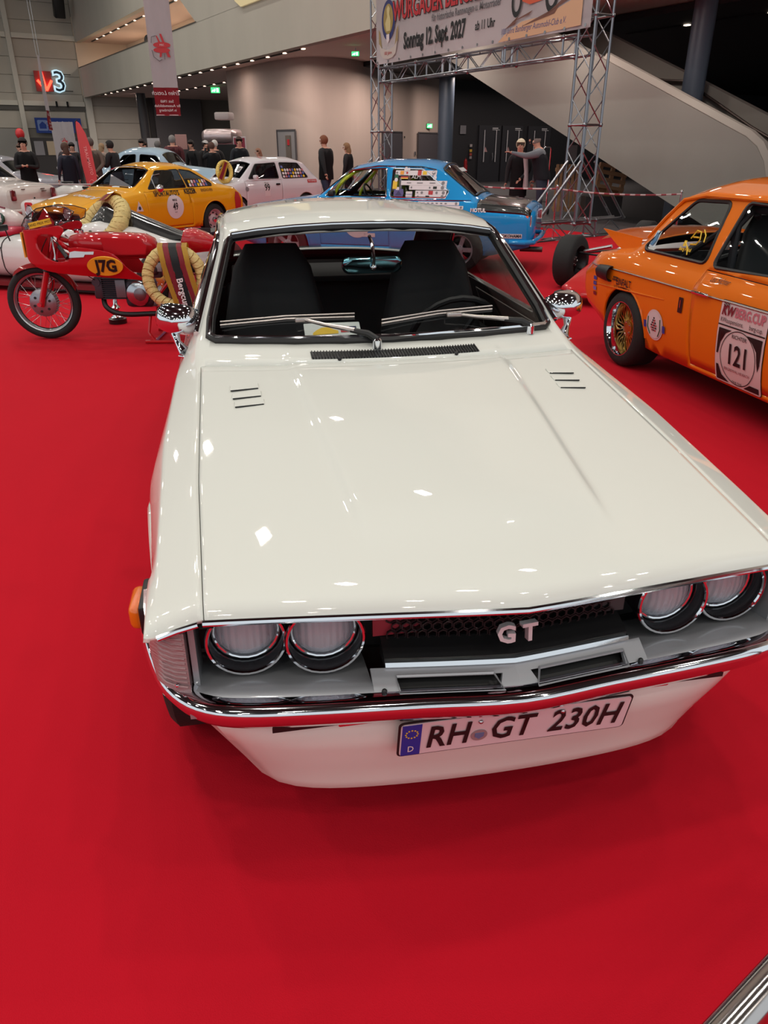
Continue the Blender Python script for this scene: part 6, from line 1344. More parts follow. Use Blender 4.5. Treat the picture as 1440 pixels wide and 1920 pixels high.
for sd in (1, -1):
    al.cut(af, sd, 40); al.cut(aq, sd, 42); al.panel([(1.5, .25), (1.5, .84), (2.52, .85), (2.56, .25)], sd, 41)
    al.trim_line('window_trim', af, sd, .009, BLACK); al.trim_line('window_trim', aq, sd, .009, BLACK); e = B(); tube(e, [(2.54, al.ys(2.54, .89, sd), .89), (2.48, al.ys(2.48, 1.18, sd), 1.18)], .009, 6); obj('window_divider', e, CHROME, al.root)
    e = B(); tube(e, [(1.78, al.ys(1.78, .89, sd) + sd * .01, .89), (1.78, al.ys(1.78, 1.02, sd) + sd * .01, 1.05), (1.84, al.ys(1.84, 1.08, sd) + sd * .01, 1.10), (2.0, al.ys(2.0, 1.1, sd) + sd * .01, 1.12)], .008, 6); obj('quarter_light_frame', e, ALU, al.root)
al.arch(.80, .30, .33); al.arch(3.13, .30, .335)
al.finish({0: ('body_shell', YW, True), 1: ('nose_panel', BLACK, True), 2: ('tail_panel', YW, True), 10: ('hood', YW, True), 11: ('windshield', GLASS, False), 12: ('rear_window', GLASS, False), 40: ('side_window', DGLASS, False), 42: ('quarter_window', DGLASS, False), 41: ('door', YW, True)})
ar_ = al.root
al.ptrim('windshield_trim', [(1.31, t, 1) for t in (0, .4, .8)] + [(1.36, .92, 1), (1.6, .93, 1), (1.80, .9, 1)] + [(1.84, t, 1) for t in (.7, .35, 0)] + [(1.84, t, -1) for t in (.35, .7)] + [(1.80, .9, -1), (1.6, .93, -1), (1.36, .92, -1)] + [(1.31, t, -1) for t in (.8, .4)], .016)
s_ = -1
al.dec('number_roundel', circle(.20, 30), PAPER, s_, 2.12, .58, .006); al.txt('49', .12, INK, s_, 2.12, .58, .010, bold=.02, sx=.7); al.txt('MIKE', .035, INK, s_, 2.12, .69, .010, bold=.01); al.txt('2019', .02, INK, s_, 2.12, .49, .010)
al.txt('SPORTAUTO\u0027S', .08, INK, s_, 1.98, .80, .010, bold=.02, sx=.8); al.txt('KEIZER', .08, INK, s_, 2.55, .815, .010, bold=.03, sx=.8); al.txt('EINDHOVEN', .05, INK, s_, 2.98, .82, .010, sx=.75)
al.dec('clover_sign', [(-.08, -.07), (.08, -.07), (0, .09)], PAPER, s_, 1.3, .62, .006); al.dec('clover_mark', circle(.03, 10), mat('clover_navy', (40, 50, 80), .5), s_, 1.3, .60, .010)
al.dec('tail_flash', [(-.08, -.2), (.1, -.2), (.13, .0), (.09, .14), (-.02, .17), (-.1, .05)], REDP, s_, 3.80, .60, .006)
for k in range(14): al.dec('window_sticker', rrect(.05, .05, .003, 1), [PAPER, mat('st_pink', (190, 120, 130), .5), mat('st_blue', (90, 100, 160), .5), YEL][k % 4], s_, 2.62 + (k % 7) * .07, .92 + (k // 7) * .055, .006, grid=0)
al.dec('hood_roundel', circle(.17, 24), PAPER, 1, .52, .3, .005, 'top'); al.txt('JUMBO', .12, mat('hood_print', (200, 190, 190), .5), 1, .62, -.28, .006, 'top', bold=.03)
e = B(); sph(e, (1.72, -.88, .90), .075, 14, 10, (1, .8, .9)); o = obj('mirror', e, CHROME, ar_); e = B(); tube(e, [(1.68, -.77, .85), (1.70, -.84, .87)], .012, 6); obj('mirror_stalk', e, CHROME, o)
e = B(); prism(e, [(0, 0), (.55, 0), (.55, .03), (0, .24)], 0, .004); bmesh.ops.transform(e, matrix=plane_M((1.50, .18, .89), (.1, -1, 0), (.4, 0, .9)), verts=e.verts[:]); tag(obj('sheet_of_paper', e, PAPER, ar_, 0))
for k in range(3): e = B(); box(e, (1.56 + k * .03, -.15, .93 + k * .05), (.004, .25 - k * .05, .008)); obj('printed_line', e, INK, ar_, 0)
bump_bar(al, [(.5, .80, .46), (.12, .74, .46), (-.02, .5, .46), (-.04, .3, .46)], .03); bump_bar(al, [(.5, -.80, .46), (.12, -.74, .46), (-.02, -.5, .46), (-.04, -.3, .46)], .03)
for sd in (1, -1): lamp(ar_, .0 + .06, sd * .5, .58, .085)
e = B(); prism(e, [(-.3, -.12), (.3, -.12), (0, .14)], -.01, .0); bmesh.ops.transform(e, matrix=plane_M((-.01, 0, .5), (0, -1, 0), (0, 0, 1)), verts=e.verts[:]); obj('grille_shield', e, CHROME, ar_, 0)
for x in (.80, 3.13):
    for sd in (1, -1): wheel(ar_, x, sd * .675, .29, .19, .185, sd, 'steel', mat('pale_rim', (196, 176, 182), .4, .3))
cabin(al, 1.3, 3.2, .66, dash=(1.45, .84)); seat(ar_, 2.0, .34); seat(ar_, 2.0, -.34)

# ================================================================== WHITE HATCHBACK 99
HW = paint('hatch_white', (206, 200, 206))
A2 = dict(
 zc=[(0, .70), (.08, .78), (.7, .87), (.78, .89), (1.22, 1.28), (1.5, 1.345), (2.5, 1.34), (2.75, 1.28), (3.12, .95), (3.2, .90), (3.23, .80)],
 wr=[(0, .58), (.76, .6), (1.22, .52), (2.5, .53), (3.1, .56), (3.23, .56)],
 zr=[(0, .68), (.08, .74), (.76, .85), (1.22, 1.21), (1.5, 1.265), (2.5, 1.255), (2.75, 1.2), (3.12, .9), (3.23, .78)],
 wb=[(0, .66), (.3, .69), (3.0, .69), (3.23, .66)], zb=[(0, .66), (.08, .71), (.76, .82), (3.1, .86), (3.23, .76)],
 wm=[(0, .69), (.3, .74), (3.0, .74), (3.23, .70)], zm=[(0, .58), (.4, .66), (3.23, .66)],
 ws=[(0, .64), (.3, .69), (3.23, .66)], zs=[(0, .34), (.3, .2), (2.9, .2), (3.23, .32)])
ha = Car('white_hatchback', (-4.27, 18.49), 46.9, 3.23, A2, dict(body=HW), 'small white hatchback with the number 99 and a wreath on its bonnet', marks=[('hood', .06, .7, 0, .97), ('windshield', .82, 1.19, 0, .92), ('rear_window', 2.78, 3.08, 0, .86)], rad=.04)
hf = rpoly([(.98, .89), (1.28, 1.19), (1.86, 1.215), (1.86, .885)], .03); hr = rpoly([(1.98, .885), (1.98, 1.215), (2.55, 1.2), (2.78, .885)], .04)
for sd in (1, -1):
    ha.cut(hf, sd, 40); ha.cut(hr, sd, 42); ha.panel([(.85, .27), (.85, .84), (1.92, .85), (1.92, .27)], sd, 41); ha.trim_line('window_rubber', hf, sd, .012, BLACK); ha.trim_line('window_rubber', hr, sd, .012, BLACK)
    e = B(); tube(e, [(1.2, ha.ys(1.2, .89, sd), .89), (1.24, ha.ys(1.24, 1.15, sd), 1.15)], .008, 6); obj('quarter_light_bar', e, BLACK, ha.root)
ha.arch(.62, .26, .29, lip=HW); ha.arch(2.66, .26, .29, lip=mat('arch_bronze', (120, 100, 92), .4, .5))
ha.finish({0: ('body_shell', HW, True), 1: ('nose_panel', HW, True), 2: ('tail_panel', HW, True), 10: ('hood', HW, True), 11: ('windshield', GLASS, False), 12: ('rear_window', GLASS, False), 40: ('side_window', DGLASS, False), 42: ('rear_side_window', DGLASS, False), 41: ('door', HW, True)})
h_ = ha.root; s_ = -1
ha.dec('number_sticker', rrect(.16, .30, .01), PAPER, s_, 1.45, .66, .006); ha.txt('99', .14, INK, s_, 1.45, .69, .010, bold=.02, sx=.8); ha.txt('Meyer', .035, INK, s_, 1.45, .79, .010)
for k in range(28): ha.dec('window_sticker', circle(.032, 10) if k % 3 else rrect(.06, .05, .004, 1), [PAPER, mat('st_pink', (190, 120, 130), .5), mat('st_blue', (90, 100, 160), .5), YEL, PAPER][k % 5], s_, 2.03 + (k % 9) * .078, .915 + (k // 9) * .07, .006, grid=0)
ha.dec('red_sticker', rrect(.30, .07, .004, 1), REDP, s_, 2.88, .80, .006); ha.txt('MOTORPRESS', .035, PAPER, s_, 2.88, .80, .010, sx=.8); ha.dec('door_badge', circle(.05, 16), mat('sticker_grey', (120, 116, 120), .5), s_, .86, .68, .006)
e = B(); bbox(e, (1.78, -.745, .76), (.12, .02, .04), .008); obj('door_handle', e, BLACK, h_); e = B(); bbox(e, (1.08, -.80, .93), (.08, .14, .09), .03); obj('mirror', e, HW, h_)
ha.dec('number_plate', rrect(.14, .14, .006), PAPER, 1, 1.0, -.3, .01, 'top') ; ha.txt('88', .08, INK, 1, 1.0, -.3, .014, 'top', bold=.02)
for k, (y, c) in enumerate(((-.3, REDP), (-.1, GY), (.15, REDP), (.3, GY))): ha.dec('roof_sticker', rrect(.14, .05, .004, 1), c, 1, 1.62, y, .006, 'top')
for sd in (1, -1): lamp(h_, -.01, sd * .5, .58, .08)
bump_bar(ha, [(.2, .74, .42), (-.03, .66, .42), (-.05, 0, .42), (-.03, -.66, .42), (.2, -.74, .42)], .03, BLACK, 'front_bumper'); bump_bar(ha, [(3.1, .74, .42), (3.27, .62, .42), (3.28, 0, .42), (3.27, -.62, .42), (3.1, -.74, .42)], .03, BLACK, 'rear_bumper')
for x in (.62, 2.66):
    for sd in (1, -1): wheel(h_, x, sd * .64, .26, .17, .175, sd, 'four', mat('white_rim', (196, 192, 196), .4))
cabin(ha, .8, 2.9, .64, dash=(1.0, .84)); seat(h_, 1.5, -.32, m=mat('seat_blue', (40, 52, 90), .7)); seat(h_, 1.5, .32, m=_m['seat_blue'])

# ================================================================== PALE SALOON AT THE LEFT EDGE (seen from behind)
PW = paint('ivory_paint', (206, 196, 192))
ct = math.cos(R(-15)); sn = math.sin(R(-15))
P3 = {k: [(x * .98, v) for x, v in vals] for k, vals in BT.items()}
pa = Car('ivory_saloon', (-7.05 - 4.12 * ct, 16.25 - 4.12 * sn), -15, 4.11, P3, dict(body=PW), 'ivory saloon with upright red tail lamps at the far left edge, seen from behind', marks=[('windshield', 1.26, 1.64, 0, .92), ('rear_window', 2.96, 3.35, 0, .88), ('boot_lid', 3.5, 4.04, 0, .97)], rad=.04)
pf = rpoly([(1.36, .94), (1.68, 1.25), (2.14, 1.28), (2.16, .94)], .03); pr = rpoly([(2.24, .94), (2.24, 1.28), (2.72, 1.265), (3.12, .98), (3.05, .94)], .03)
for sd in (1, -1): pa.cut(pf, sd, 40); pa.cut(pr, sd, 42); pa.panel([(1.3, .32), (1.3, .895), (2.2, .895), (2.2, .32)], sd, 41); pa.trim_line('window_rubber', pf, sd, .01, CHROME); pa.trim_line('window_rubber', pr, sd, .01, CHROME)
pa.arch(.76, .30, .335); pa.arch(3.2, .30, .33)
pa.finish({0: ('body_shell', PW, True), 1: ('nose_panel', PW, True), 2: ('tail_panel', PW, True), 10: ('windshield', DGLASS, False), 11: ('rear_window', DGLASS, False), 12: ('boot_lid', PW, True), 40: ('side_window', DGLASS, False), 42: ('rear_side_window', DGLASS, False), 41: ('door', PW, True)})
for sd in (1, -1):
    e = B(); bbox(e, (4.13, sd * .60, .70), (.05, .13, .20), .025); o = obj('tail_lamp', e, mat('dark_red_lens', (104, 22, 32), .2, 0, .6), pa.root); e = B(); bbox(e, (4.155, sd * .60, .655), (.02, .09, .06), .01); obj('reflector', e, mat('lamp_pinkish', (150, 60, 70), .2), o)
e = B(); bbox(e, (4.13, 0, .60), (.02, .03, .09), .008); obj('boot_latch', e, BLACK, pa.root); e = B(); bbox(e, (4.12, .3, .79), (.02, .12, .02), .004); bbox(e, (4.13, .32, .75), (.02, .14, .02), .004); bbox(e, (4.12, -.28, .80), (.02, .10, .018), .004); obj('boot_script', e, _m['dull_chrome'], pa.root)
bump_bar(pa, [(3.9, .78, .42), (4.12, .74, .42), (4.19, .6, .42), (4.2, 0, .42), (4.19, -.6, .42), (4.12, -.74, .42), (3.9, -.78, .42)], .035, PW, 'rear_bumper')
for x in (.76, 3.2):
    for sd in (1, -1): wheel(pa.root, x, sd * .68, .30, .18, .185, sd, 'steel')
cabin(pa, 1.2, 3.2, .66, dash=(1.36, .89))

# ================================================================== PALE BLUE VINTAGE SALOON, dark coupe behind it, far parked cars
def far_car(name, loc, ang, L, paintm, label, h=1.5, vintage=False, glassm=None, chrome=True, group=None):
    s = h / 1.45; k = L / 4.2
    if vintage:
        tb = dict(zc=[(0, .78 * s), (.1, .92 * s), (1.2, 1.02 * s), (1.35, 1.04 * s), (1.62, 1.36 * s), (2.0, 1.44 * s), (2.7, 1.44 * s), (3.2, 1.30 * s), (3.6, 1.0 * s), (4.0, .82 * s), (4.2, .55 * s)],
                  wr=[(0, .4), (1.2, .5), (1.62, .5), (2.8, .52), (3.4, .5), (4.2, .4)], zr=[(0, .7 * s), (1.3, .94 * s), (1.62, 1.27 * s), (2.0, 1.34 * s), (2.7, 1.34 * s), (3.2, 1.2 * s), (3.6, .92 * s), (4.2, .5 * s)],
                  wb=[(0, .6), (.5, .68), (3.5, .68), (4.2, .5)], zb=[(0, .66 * s), (1.3, .9 * s), (3.2, .92 * s), (4.2, .48 * s)], wm=[(0, .7), (.5, .78), (3.6, .78), (4.2, .55)], zm=[(0, .55), (.5, .62), (4.2, .44)], ws=[(0, .65), (3.6, .74), (4.2, .5)], zs=[(0, .35), (.5, .25), (3.7, .25), (4.2, .35)])
    else: tb = {q: [(x, v * (s if q[0] == 'z' else 1)) for x, v in vals] for q, vals in BT.items()}
    tb = {q: [(x * k, v) for x, v in vals] for q, vals in tb.items()}
    zw = .98 * s
    c = Car(name, loc, ang, L, tb, dict(body=paintm), label, marks=[('windshield', (1.38 if vintage else 1.28) * k, 1.6 * k, 0, .9), ('rear_window', 3.0 * k, 3.35 * k, 0, .8)], rad=.07 if vintage else .04, step=.1, group=group)
    f1 = rpoly([(1.5 * k, zw), (1.75 * k, 1.24 * s), (2.25 * k, 1.27 * s), (2.25 * k, zw)], .05); f2 = rpoly([(2.38 * k, zw), (2.38 * k, 1.27 * s), (2.78 * k, 1.25 * s), (3.05 * k, zw)], .05)
    for sd in (1, -1):
        c.cut(f1, sd, 40); c.cut(f2, sd, 42); c.trim_line('window_rubber', f1, sd, .01, BLACK); c.trim_line('window_rubber', f2, sd, .01, BLACK)
    c.arch(.78 * k, .30, .34); c.arch(3.28 * k, .30, .34)
    c.finish({0: ('body_shell', paintm, True), 1: ('nose_panel', paintm, True), 2: ('tail_panel', paintm, True), 10: ('windshield', DGLASS, False), 11: ('rear_window', DGLASS, False), 40: ('side_window', DGLASS, False), 42: ('rear_side_window', DGLASS, False)})
    for x in (.78 * k, 3.28 * k):
        for sd in (1, -1): wheel(c.root, x, sd * .66, .30, .17, .185, sd, 'steel')
    for sd in (1, -1): lamp(c.root, -.01, sd * .52, .66 * s, .09)
    if chrome:
        bump_bar(c, [(.2, .76, .42), (-.06, .6, .42), (-.08, 0, .42), (-.06, -.6, .42), (.2, -.76, .42)], .035, name='front_bumper'); bump_bar(c, [(L - .2, .72, .42), (L + .04, .6, .42), (L + .06, 0, .42), (L + .04, -.6, .42), (L - .2, -.72, .42)], .035, name='rear_bumper')
    e = B(); box(e, (2.3 * k, 0, .3), (2.0 * k, 1.3, .03)); obj('floor_pan', e, TRIM, c.root, 0); return c
far_car('vintage_saloon', (-4.6, 23.2), 166, 4.1, paint('pale_blue_paint', (158, 182, 200)), 'pale blue vintage saloon with rounded roof behind the yellow coupe', 1.56, True)
far_car('dark_vintage_coupe', (-6.3, 27.7), 166, 3.8, paint('brown_grey_paint', (84, 76, 78)), 'dark brownish vintage coupe just right of the pale blue saloon', 1.5, True)
far_car('silver_car', (-8.9, 22.9), 176, 4.0, paint('silver_grey', (150, 148, 156)), 'silver car parked behind the young man with the phone', 1.42)
far_car('black_sports_car', (-5.05, 21.1), 25, 3.2, paint('black_sports_paint', (16, 20, 24)), 'low black sports car between the yellow coupe and the white hatchback', 1.2)
# ================================================================== RED RACING MOTORCYCLE J7G (front axle at local origin, x to the rear)
MR = paint('motorcycle_red', (176, 14, 26)); DARKM = mat('engine_cast', (74, 72, 80), .45, .7); SPK = mat('spoke_steel', (190, 190, 194), .25, 1)
mb = empty('racing_motorcycle', (-2.99, 6.70, .006), R(2), 'red racing motorcycle with yellow J7G number oval and clear windscreen', 'motorcycle'); ax = .318
def bike_wheel(x, name='tyre'):
    e = B(); tube(e, [(x + .278 * math.cos(k * PI / 24), 0, ax + .278 * math.sin(k * PI / 24)) for k in range(48)], .039, 12, closed=True); t = obj(name, e, RUBBER, mb)
    e = B(); lathe(e, [(.245, -.03), (.252, -.034), (.238, -.02), (.232, 0), (.238, .02), (.252, .034), (.245, .03), (.225, 0)], 48, 'y', (x, 0, ax), cap=False); obj('rim', e, ALU, t)
    e = B()
    for k in range(36):
        a = k * PI / 18; s = 1 if k % 2 else -1; o_ = .35 if (k // 2) % 2 else -.35
        tube(e, [(x + .095 * math.cos(a + o_), s * .035, ax + .095 * math.sin(a + o_)), (x + .235 * math.cos(a), 0, ax + .235 * math.sin(a))], .0018, 4)
    sp_ = obj('spokes', e, SPK, t); sp_['kind'] = 'stuff'
    e = B(); lathe(e, [(0, -.06), (.07, -.06), (.10, -.045), (.115, -.035), (.115, .035), (.10, .045), (0, .06)], 36, 'y', (x, 0, ax))
    for k in range(36): a = k * PI / 18; tube(e, [(x + .118 * math.cos(a), -.03, ax + .118 * math.sin(a)), (x + .118 * math.cos(a), .03, ax + .118 * math.sin(a))], .004, 4)
    obj('drum_brake', e, mat('drum_silver', (150, 148, 156), .35, .8), t)
    e = B()
    for k in range(6): a = k * PI / 3 + .3; lathe(e, [(.0, -.064), (.011, -.064), (.011, -.05), (0, -.05)], 10, 'y', (x + .07 * math.cos(a), 0, ax + .07 * math.sin(a)))
    obj('drum_holes', e, BLACK, t); return t
bike_wheel(0); bike_wheel(1.34)
# forks, mudguard
ft = Vector((.20, 0, .86)); fb = Vector((.0, 0, ax)); dd = (ft - fb).normalized()
for s in (-1, 1):
    e = B(); tube(e, [fb + Vector((.0, s * .085, -.02)), fb + dd * .30 + Vector((0, s * .085, 0))], [.026, .024], 12); o = obj('fork_slider', e, MR, mb); e = B(); tube(e, [fb + dd * .36 + Vector((0, s * .085, 0)), ft + Vector((0, s * .085, 0))], .017, 10); obj('fork_tube', e, CHROME, o)
    e = B(); tube(e, [fb + dd * .29 + Vector((0, s * .085, 0)), fb + dd * .37 + Vector((0, s * .085, 0))], [.031, .024], 12); obj('fork_gaiter', e, BLACK, o); e = B(); lathe(e, [(0, -.02), (.018, -.02), (.018, .02), (0, .02)], 12, 'y', (0, s * .11, ax)); obj('axle_nut', e, CHROME, o)
e = B(); rs = []
for k in range(15):
    a = R(128 - k * 7.4); r_ = .335; rs.append([(r_ * math.cos(a) - .0 + .0, y, ax + r_ * math.sin(a) - .9 * abs(y) ** 1.5 * 3) for y in (-.055, -.035, 0, .035, .055)])
rings(e, rs, close=False, cap=False); bmesh.ops.solidify(e, geom=e.faces[:], thickness=.003); obj('front_mudguard', e, MR, mb)
# fairing shells
def fw_(x, z):   # half width of the fairing
    f = max(0., min(1., (x + .06) / .42)); return .235 * math.sqrt(1 - (1 - f) ** 2) * (1 - .35 * max(0, (.66 - z)) / .2) * (1 - .10 * max(0, x - .5))
def sheet(name, poly, hole, m, wfn, g=.03, th=.004):
    for s in (-1, 1):
        e = fill2d([poly] + ([hole] if hole else []))
        for v in e.verts: v.co = Vector((v.co.x, 0, v.co.y))
        for axx in (0, 2):
            lo = min(v.co[axx] for v in e.verts); hi = max(v.co[axx] for v in e.verts); q = lo + g
            while q < hi:
                co = [0, 0, 0]; co[axx] = q; no = [0, 0, 0]; no[axx] = 1; bmesh.ops.bisect_plane(e, geom=e.verts[:] + e.edges[:] + e.faces[:], plane_co=co, plane_no=no, dist=1e-5); q += g
        for v in e.verts: v.co.y = s * wfn(v.co.x, v.co.z)
        bmesh.ops.remove_doubles(e, verts=e.verts[:], dist=2e-4); o_ = obj(name, e, m, mb, 60); md = o_.modifiers.new('solid', 'SOLIDIFY'); md.thickness = th; md.offset = 0
outl = [(-.045, .915), (-.062, .83), (-.055, .745), (-.02, .68), (.06, .635), (.2, .60), (.4, .575), (.62, .555), (.86, .535), (.95, .53), (.84, .62), (.78, .70), (.70, .76), (.48, .80), (.36, .80), (.30, .85), (.36, .93), (.33, .97), (.22, .955), (.08, .935)]
outl = [(p.x, p.y) for p in spline([(a, b, 0) for a, b in outl], 3, True)]
hole = [(.24 + .135 * math.cos(a) , .795 + .105 * math.sin(a) - .25 * (.135 * math.cos(a))) for a in [k * PI / 9 for k in range(18)]]
sheet('fairing_side', outl, hole, MR, fw_)
sheet('windscreen', [(-.058, .912), (.08, .937), (.22, .957), (.33, .972), (.40, 1.0), (.44, 1.07), (.36, 1.10), (.24, 1.115), (.12, 1.09), (.02, 1.02), (-.035, .96)], None, glass('screen_glass', (.82, .74, .74)), lambda x, z: fw_(x, .8) * max(.02, 1 - ((z - .92) / .2) ** 2) ** .5 if z < 1.115 else .01)
e = B(); prism(e, rrect(.20, .045, .003, 1), 0, .002); bmesh.ops.transform(e, matrix=plane_M((.17, -.212, .985), (1, -.12, .22), (-.2, 0, 1)), verts=e.verts[:]); o = obj('screen_sticker', e, YEL, mb, 0); put_text('lettering', 'GRAND PRIX MOTO', .02, INK, plane_M((.17, -.216, .985), (1, -.12, .22), (-.2, 0, 1)), mb)
e = B(); q = [(-.07, y, z) for y, z in ()]; box(e, (-.068, 0, .80), (.012, .10, .20)); obj('nose_number_field', e, mat('number_yellow', (226, 160, 40), .4), mb, 0)
for s in (-1, 1):
    e = B(); tube(e, [(x, s * max(.004, fw_(x, .8) * max(.02, 1 - ((z - .92) / .2) ** 2) ** .5), z) for x, z in ((-.058, .912), (-.035, .96), (.02, 1.02), (.12, 1.09), (.24, 1.112), (.36, 1.10), (.44, 1.07), (.40, 1.0), (.33, .972))], .004, 6); obj('screen_edge', e, BLACK, mb)
# number oval
M = plane_M((.655, -.236, .658), (1, .02, 0), (0, -.30, 1)); flat('number_oval', circle(.082, 30, 1.78), _m['number_yellow'], M @ T(0, 0, .020), mb, .014); put_text('lettering', 'J7G', .098, INK, M @ T(0.012, 0, .026), mb, bold=.045, sx=.82)
flat('tank_sticker', [(-.10, -.025), (.02, -.02), (.03, 0), (.10, .0), (.11, .035), (.0, .04), (-.09, .02)], mat('sticker_pale', (190, 206, 214), .5), plane_M((.47, -.243, .745), (1, .02, .0), (0, .25, 1)), mb)
# tank
e = B(); rs = []
for x, z0, z1, w_ in ((.30, .80, .84, .03), (.34, .76, .875, .10), (.42, .73, .895, .14), (.6, .72, .90, .155), (.80, .71, .895, .15), (.95, .71, .885, .13), (1.02, .72, .85, .10), (1.05, .74, .79, .04)):
    rs.append([(x, w_ * math.copysign(abs(math.cos(a)) ** .7, math.cos(a)), (z0 + z1) / 2 + (z1 - z0) / 2 * math.copysign(abs(math.sin(a)) ** .7, math.sin(a))) for a in [k * PI / 10 for k in range(20)]])
rings(e, rs); tk = obj('fuel_tank', e, MR, mb, 60)
e = B(); lathe(e, [(0, .0), (.04, 0), (.04, .02), (.03, .03), (0, .03)], 16, 'z', (.40, 0, .895)); obj('filler_cap', e, CHROME, tk)
e = B(); prism(e, [(.64, .725), (.98, .735), (1.0, .80), (.94, .855), (.62, .87)], -.162, -.150, f=lambda u, v, w_: (u, w_, v)); bmesh.ops.bevel(e, geom=e.edges[:], offset=.005, segments=2, affect='EDGES'); obj('knee_recess', e, MR, tk)
# seat and tail hump
e = B(); bbox(e, (1.16, 0, .745), (.34, .2, .05), .02); obj('saddle', e, BLACK, mb)
e = B(); rs = []
for x, z0, z1, w_ in ((1.27, .73, .86, .10), (1.30, .73, .925, .13), (1.38, .73, .93, .135), (1.48, .74, .89, .12), (1.58, .76, .83, .07), (1.62, .78, .80, .03)): rs.append([(x, w_ * math.copysign(abs(math.cos(a)) ** .7, math.cos(a)), (z0 + z1) / 2 + (z1 - z0) / 2 * math.copysign(abs(math.sin(a)) ** .8, math.sin(a))) for a in [k * PI / 9 for k in range(18)]])
rings(e, rs); obj('tail_hump', e, MR, mb, 60)
# frame, engine, exhaust
for nm, q, r_ in (('frame_tube', [(.22, 0, .80), (.62, 0, .62), (.95, 0, .40), (1.05, 0, .34)], .022), ('frame_tube', [(.24, 0, .84), (.8, 0, .70), (1.35, 0, .70)], .018), ('frame_tube', [(1.0, .1, .36), (1.2, .1, .58), (1.35, .1, .70)], .014), ('frame_tube', [(1.0, -.1, .36), (1.2, -.1, .58), (1.35, -.1, .70)], .014), ('swing_arm', [(1.0, -.1, .36), (1.34, -.1, .318)], .018), ('swing_arm', [(1.0, .1, .36), (1.34, .1, .318)], .018)):
    e = B(); tube(e, q, r_, 8); obj(nm, e, MR, mb)
for s in (-1, 1):
    e = B(); tube(e, [(1.36, s * .12, .36), (1.30, s * .12, .66)], .022, 10); obj('rear_damper', e, CHROME, mb)
e = B(); en = Vector((-1, 0, .03)).normalized()
for k in range(12):
    bbox(e, (.66, 0, .385 + k * .0155), (.20, .17, .006), .002, 1) if False else None
for k in range(11): bbox(e, (.645, 0, .36 + k * .017), (.20, .19 - .0 * k, .007), .002, 1)
box(e, (.645, 0, .445), (.19, .12, .17)); obj('cylinder_fins', e, DARKM, mb, 0)
e = B(); bbox(e, (.515, 0, .45), (.075, .17, .19), .02); lathe(e, [(0, -.1), (.035, -.1), (.035, .1), (0, .1)], 12, 'y', (.505, 0, .50)); bbox(e, (.50, -.04, .39), (.06, .07, .07), .015); obj('cylinder_head', e, DARKM, mb)
e = B(); bbox(e, (.71, -.098, .445), (.085, .012, .15), .004); obj('barrel_plate', e, mat('grey_metal', (110, 112, 118), .4, .6), mb)
e = B(); bbox(e, (.86, 0, .40), (.26, .2, .24), .05, 3); obj('crankcase', e, DARKM, mb)
e = B(); lathe(e, [(0, -.155), (.05, -.152), (.095, -.135), (.105, -.11), (.105, -.06)], 28, 'y', (.86, 0, .405), cap=False); cc = obj('clutch_cover', e, mat('polished_case', (176, 178, 184), .18, 1), mb); e = B(); lathe(e, [(0, -.162), (.045, -.158), (.055, -.15)], 20, 'y', (.88, 0, .405), cap=False); obj('cover_badge', e, mat('badge_dull', (120, 112, 118), .35, .8), cc)
e = B(); bbox(e, (.89, 0, .315), (.22, .16, .05), .012); obj('sump', e, mat('grey_metal', (110, 112, 118), .4, .6), mb)
e = B(); tube(e, spline([(.53, -.03, .36), (.56, -.10, .30), (.64, -.13, .25), (.76, -.14, .235), (.95, -.14, .24), (1.25, -.15, .25), (1.45, -.15, .27)], 6), .022, 12); obj('exhaust_pipe', e, mat('black_pipe', (24, 20, 22), .4, .3), mb)
e = B(); lathe(e, [(0, 0), (.045, 0), (.05, .03), (.05, .1), (.03, .12), (0, .12)], 18, 'x', (.93, -.06, .60)); bbox(e, (1.02, -.04, .59), (.09, .08, .12), .01); obj('carburettor', e, DARKM, mb); e = B(); bbox(e, (1.03, -.09, .62), (.10, .012, .07), .004); obj('tool_plate', e, mat('plate_grey', (150, 146, 152), .5), mb)
# handlebar, levers, instruments
for s in (-1, 1):
    e = B(); tube(e, [(.20, s * .085, .86), (.26, s * .16, .82), (.34, s * .24, .74)], .012, 8); o = obj('clip_on_bar', e, CHROME, mb); e = B(); tube(e, [(.28, s * .18, .80), (.36, s * .255, .72)], .018, 10); obj('grip', e, BLACK, o)
    e = B(); tube(e, [(.22, s * .16, .86), (.24, s * .20, .82), (.255, s * .235, .75), (.25, s * .24, .70)], [.008, .006, .005, .007], 6); obj('lever', e, ALU, o)
e = B(); lathe(e, [(0, -.02), (.05, -.02), (.05, .02), (0, .02)], 20, 'x', (.24, 0, .94)); obj('rev_counter', e, CHROME, mb); e = B(); tube(e, spline([(.16, -.1, .86), (.1, -.13, .72), (.14, -.1, .5), (.05, -.09, .36)], 5), .004, 5); tube(e, spline([(.22, -.12, .84), (.4, -.15, .62), (.5, -.1, .52)], 5), .004, 5); obj('cables', e, BLACK, mb)
# paddock stand
e = B(); tube(e, [(.98, -.22, .02), (.92, -.16, .08), (.95, -.12, .26)], .014, 6); tube(e, [(.98, .22, .02), (.92, .16, .08), (.95, .12, .26)], .014, 6); tube(e, [(.9, -.24, .018), (1.35, -.24, .018)], .014, 6); tube(e, [(.9, .24, .018), (1.35, .24, .018)], .014, 6); tube(e, [(.98, -.24, .02), (.98, .24, .02)], .014, 6); obj('paddock_stand', e, MR, mb)
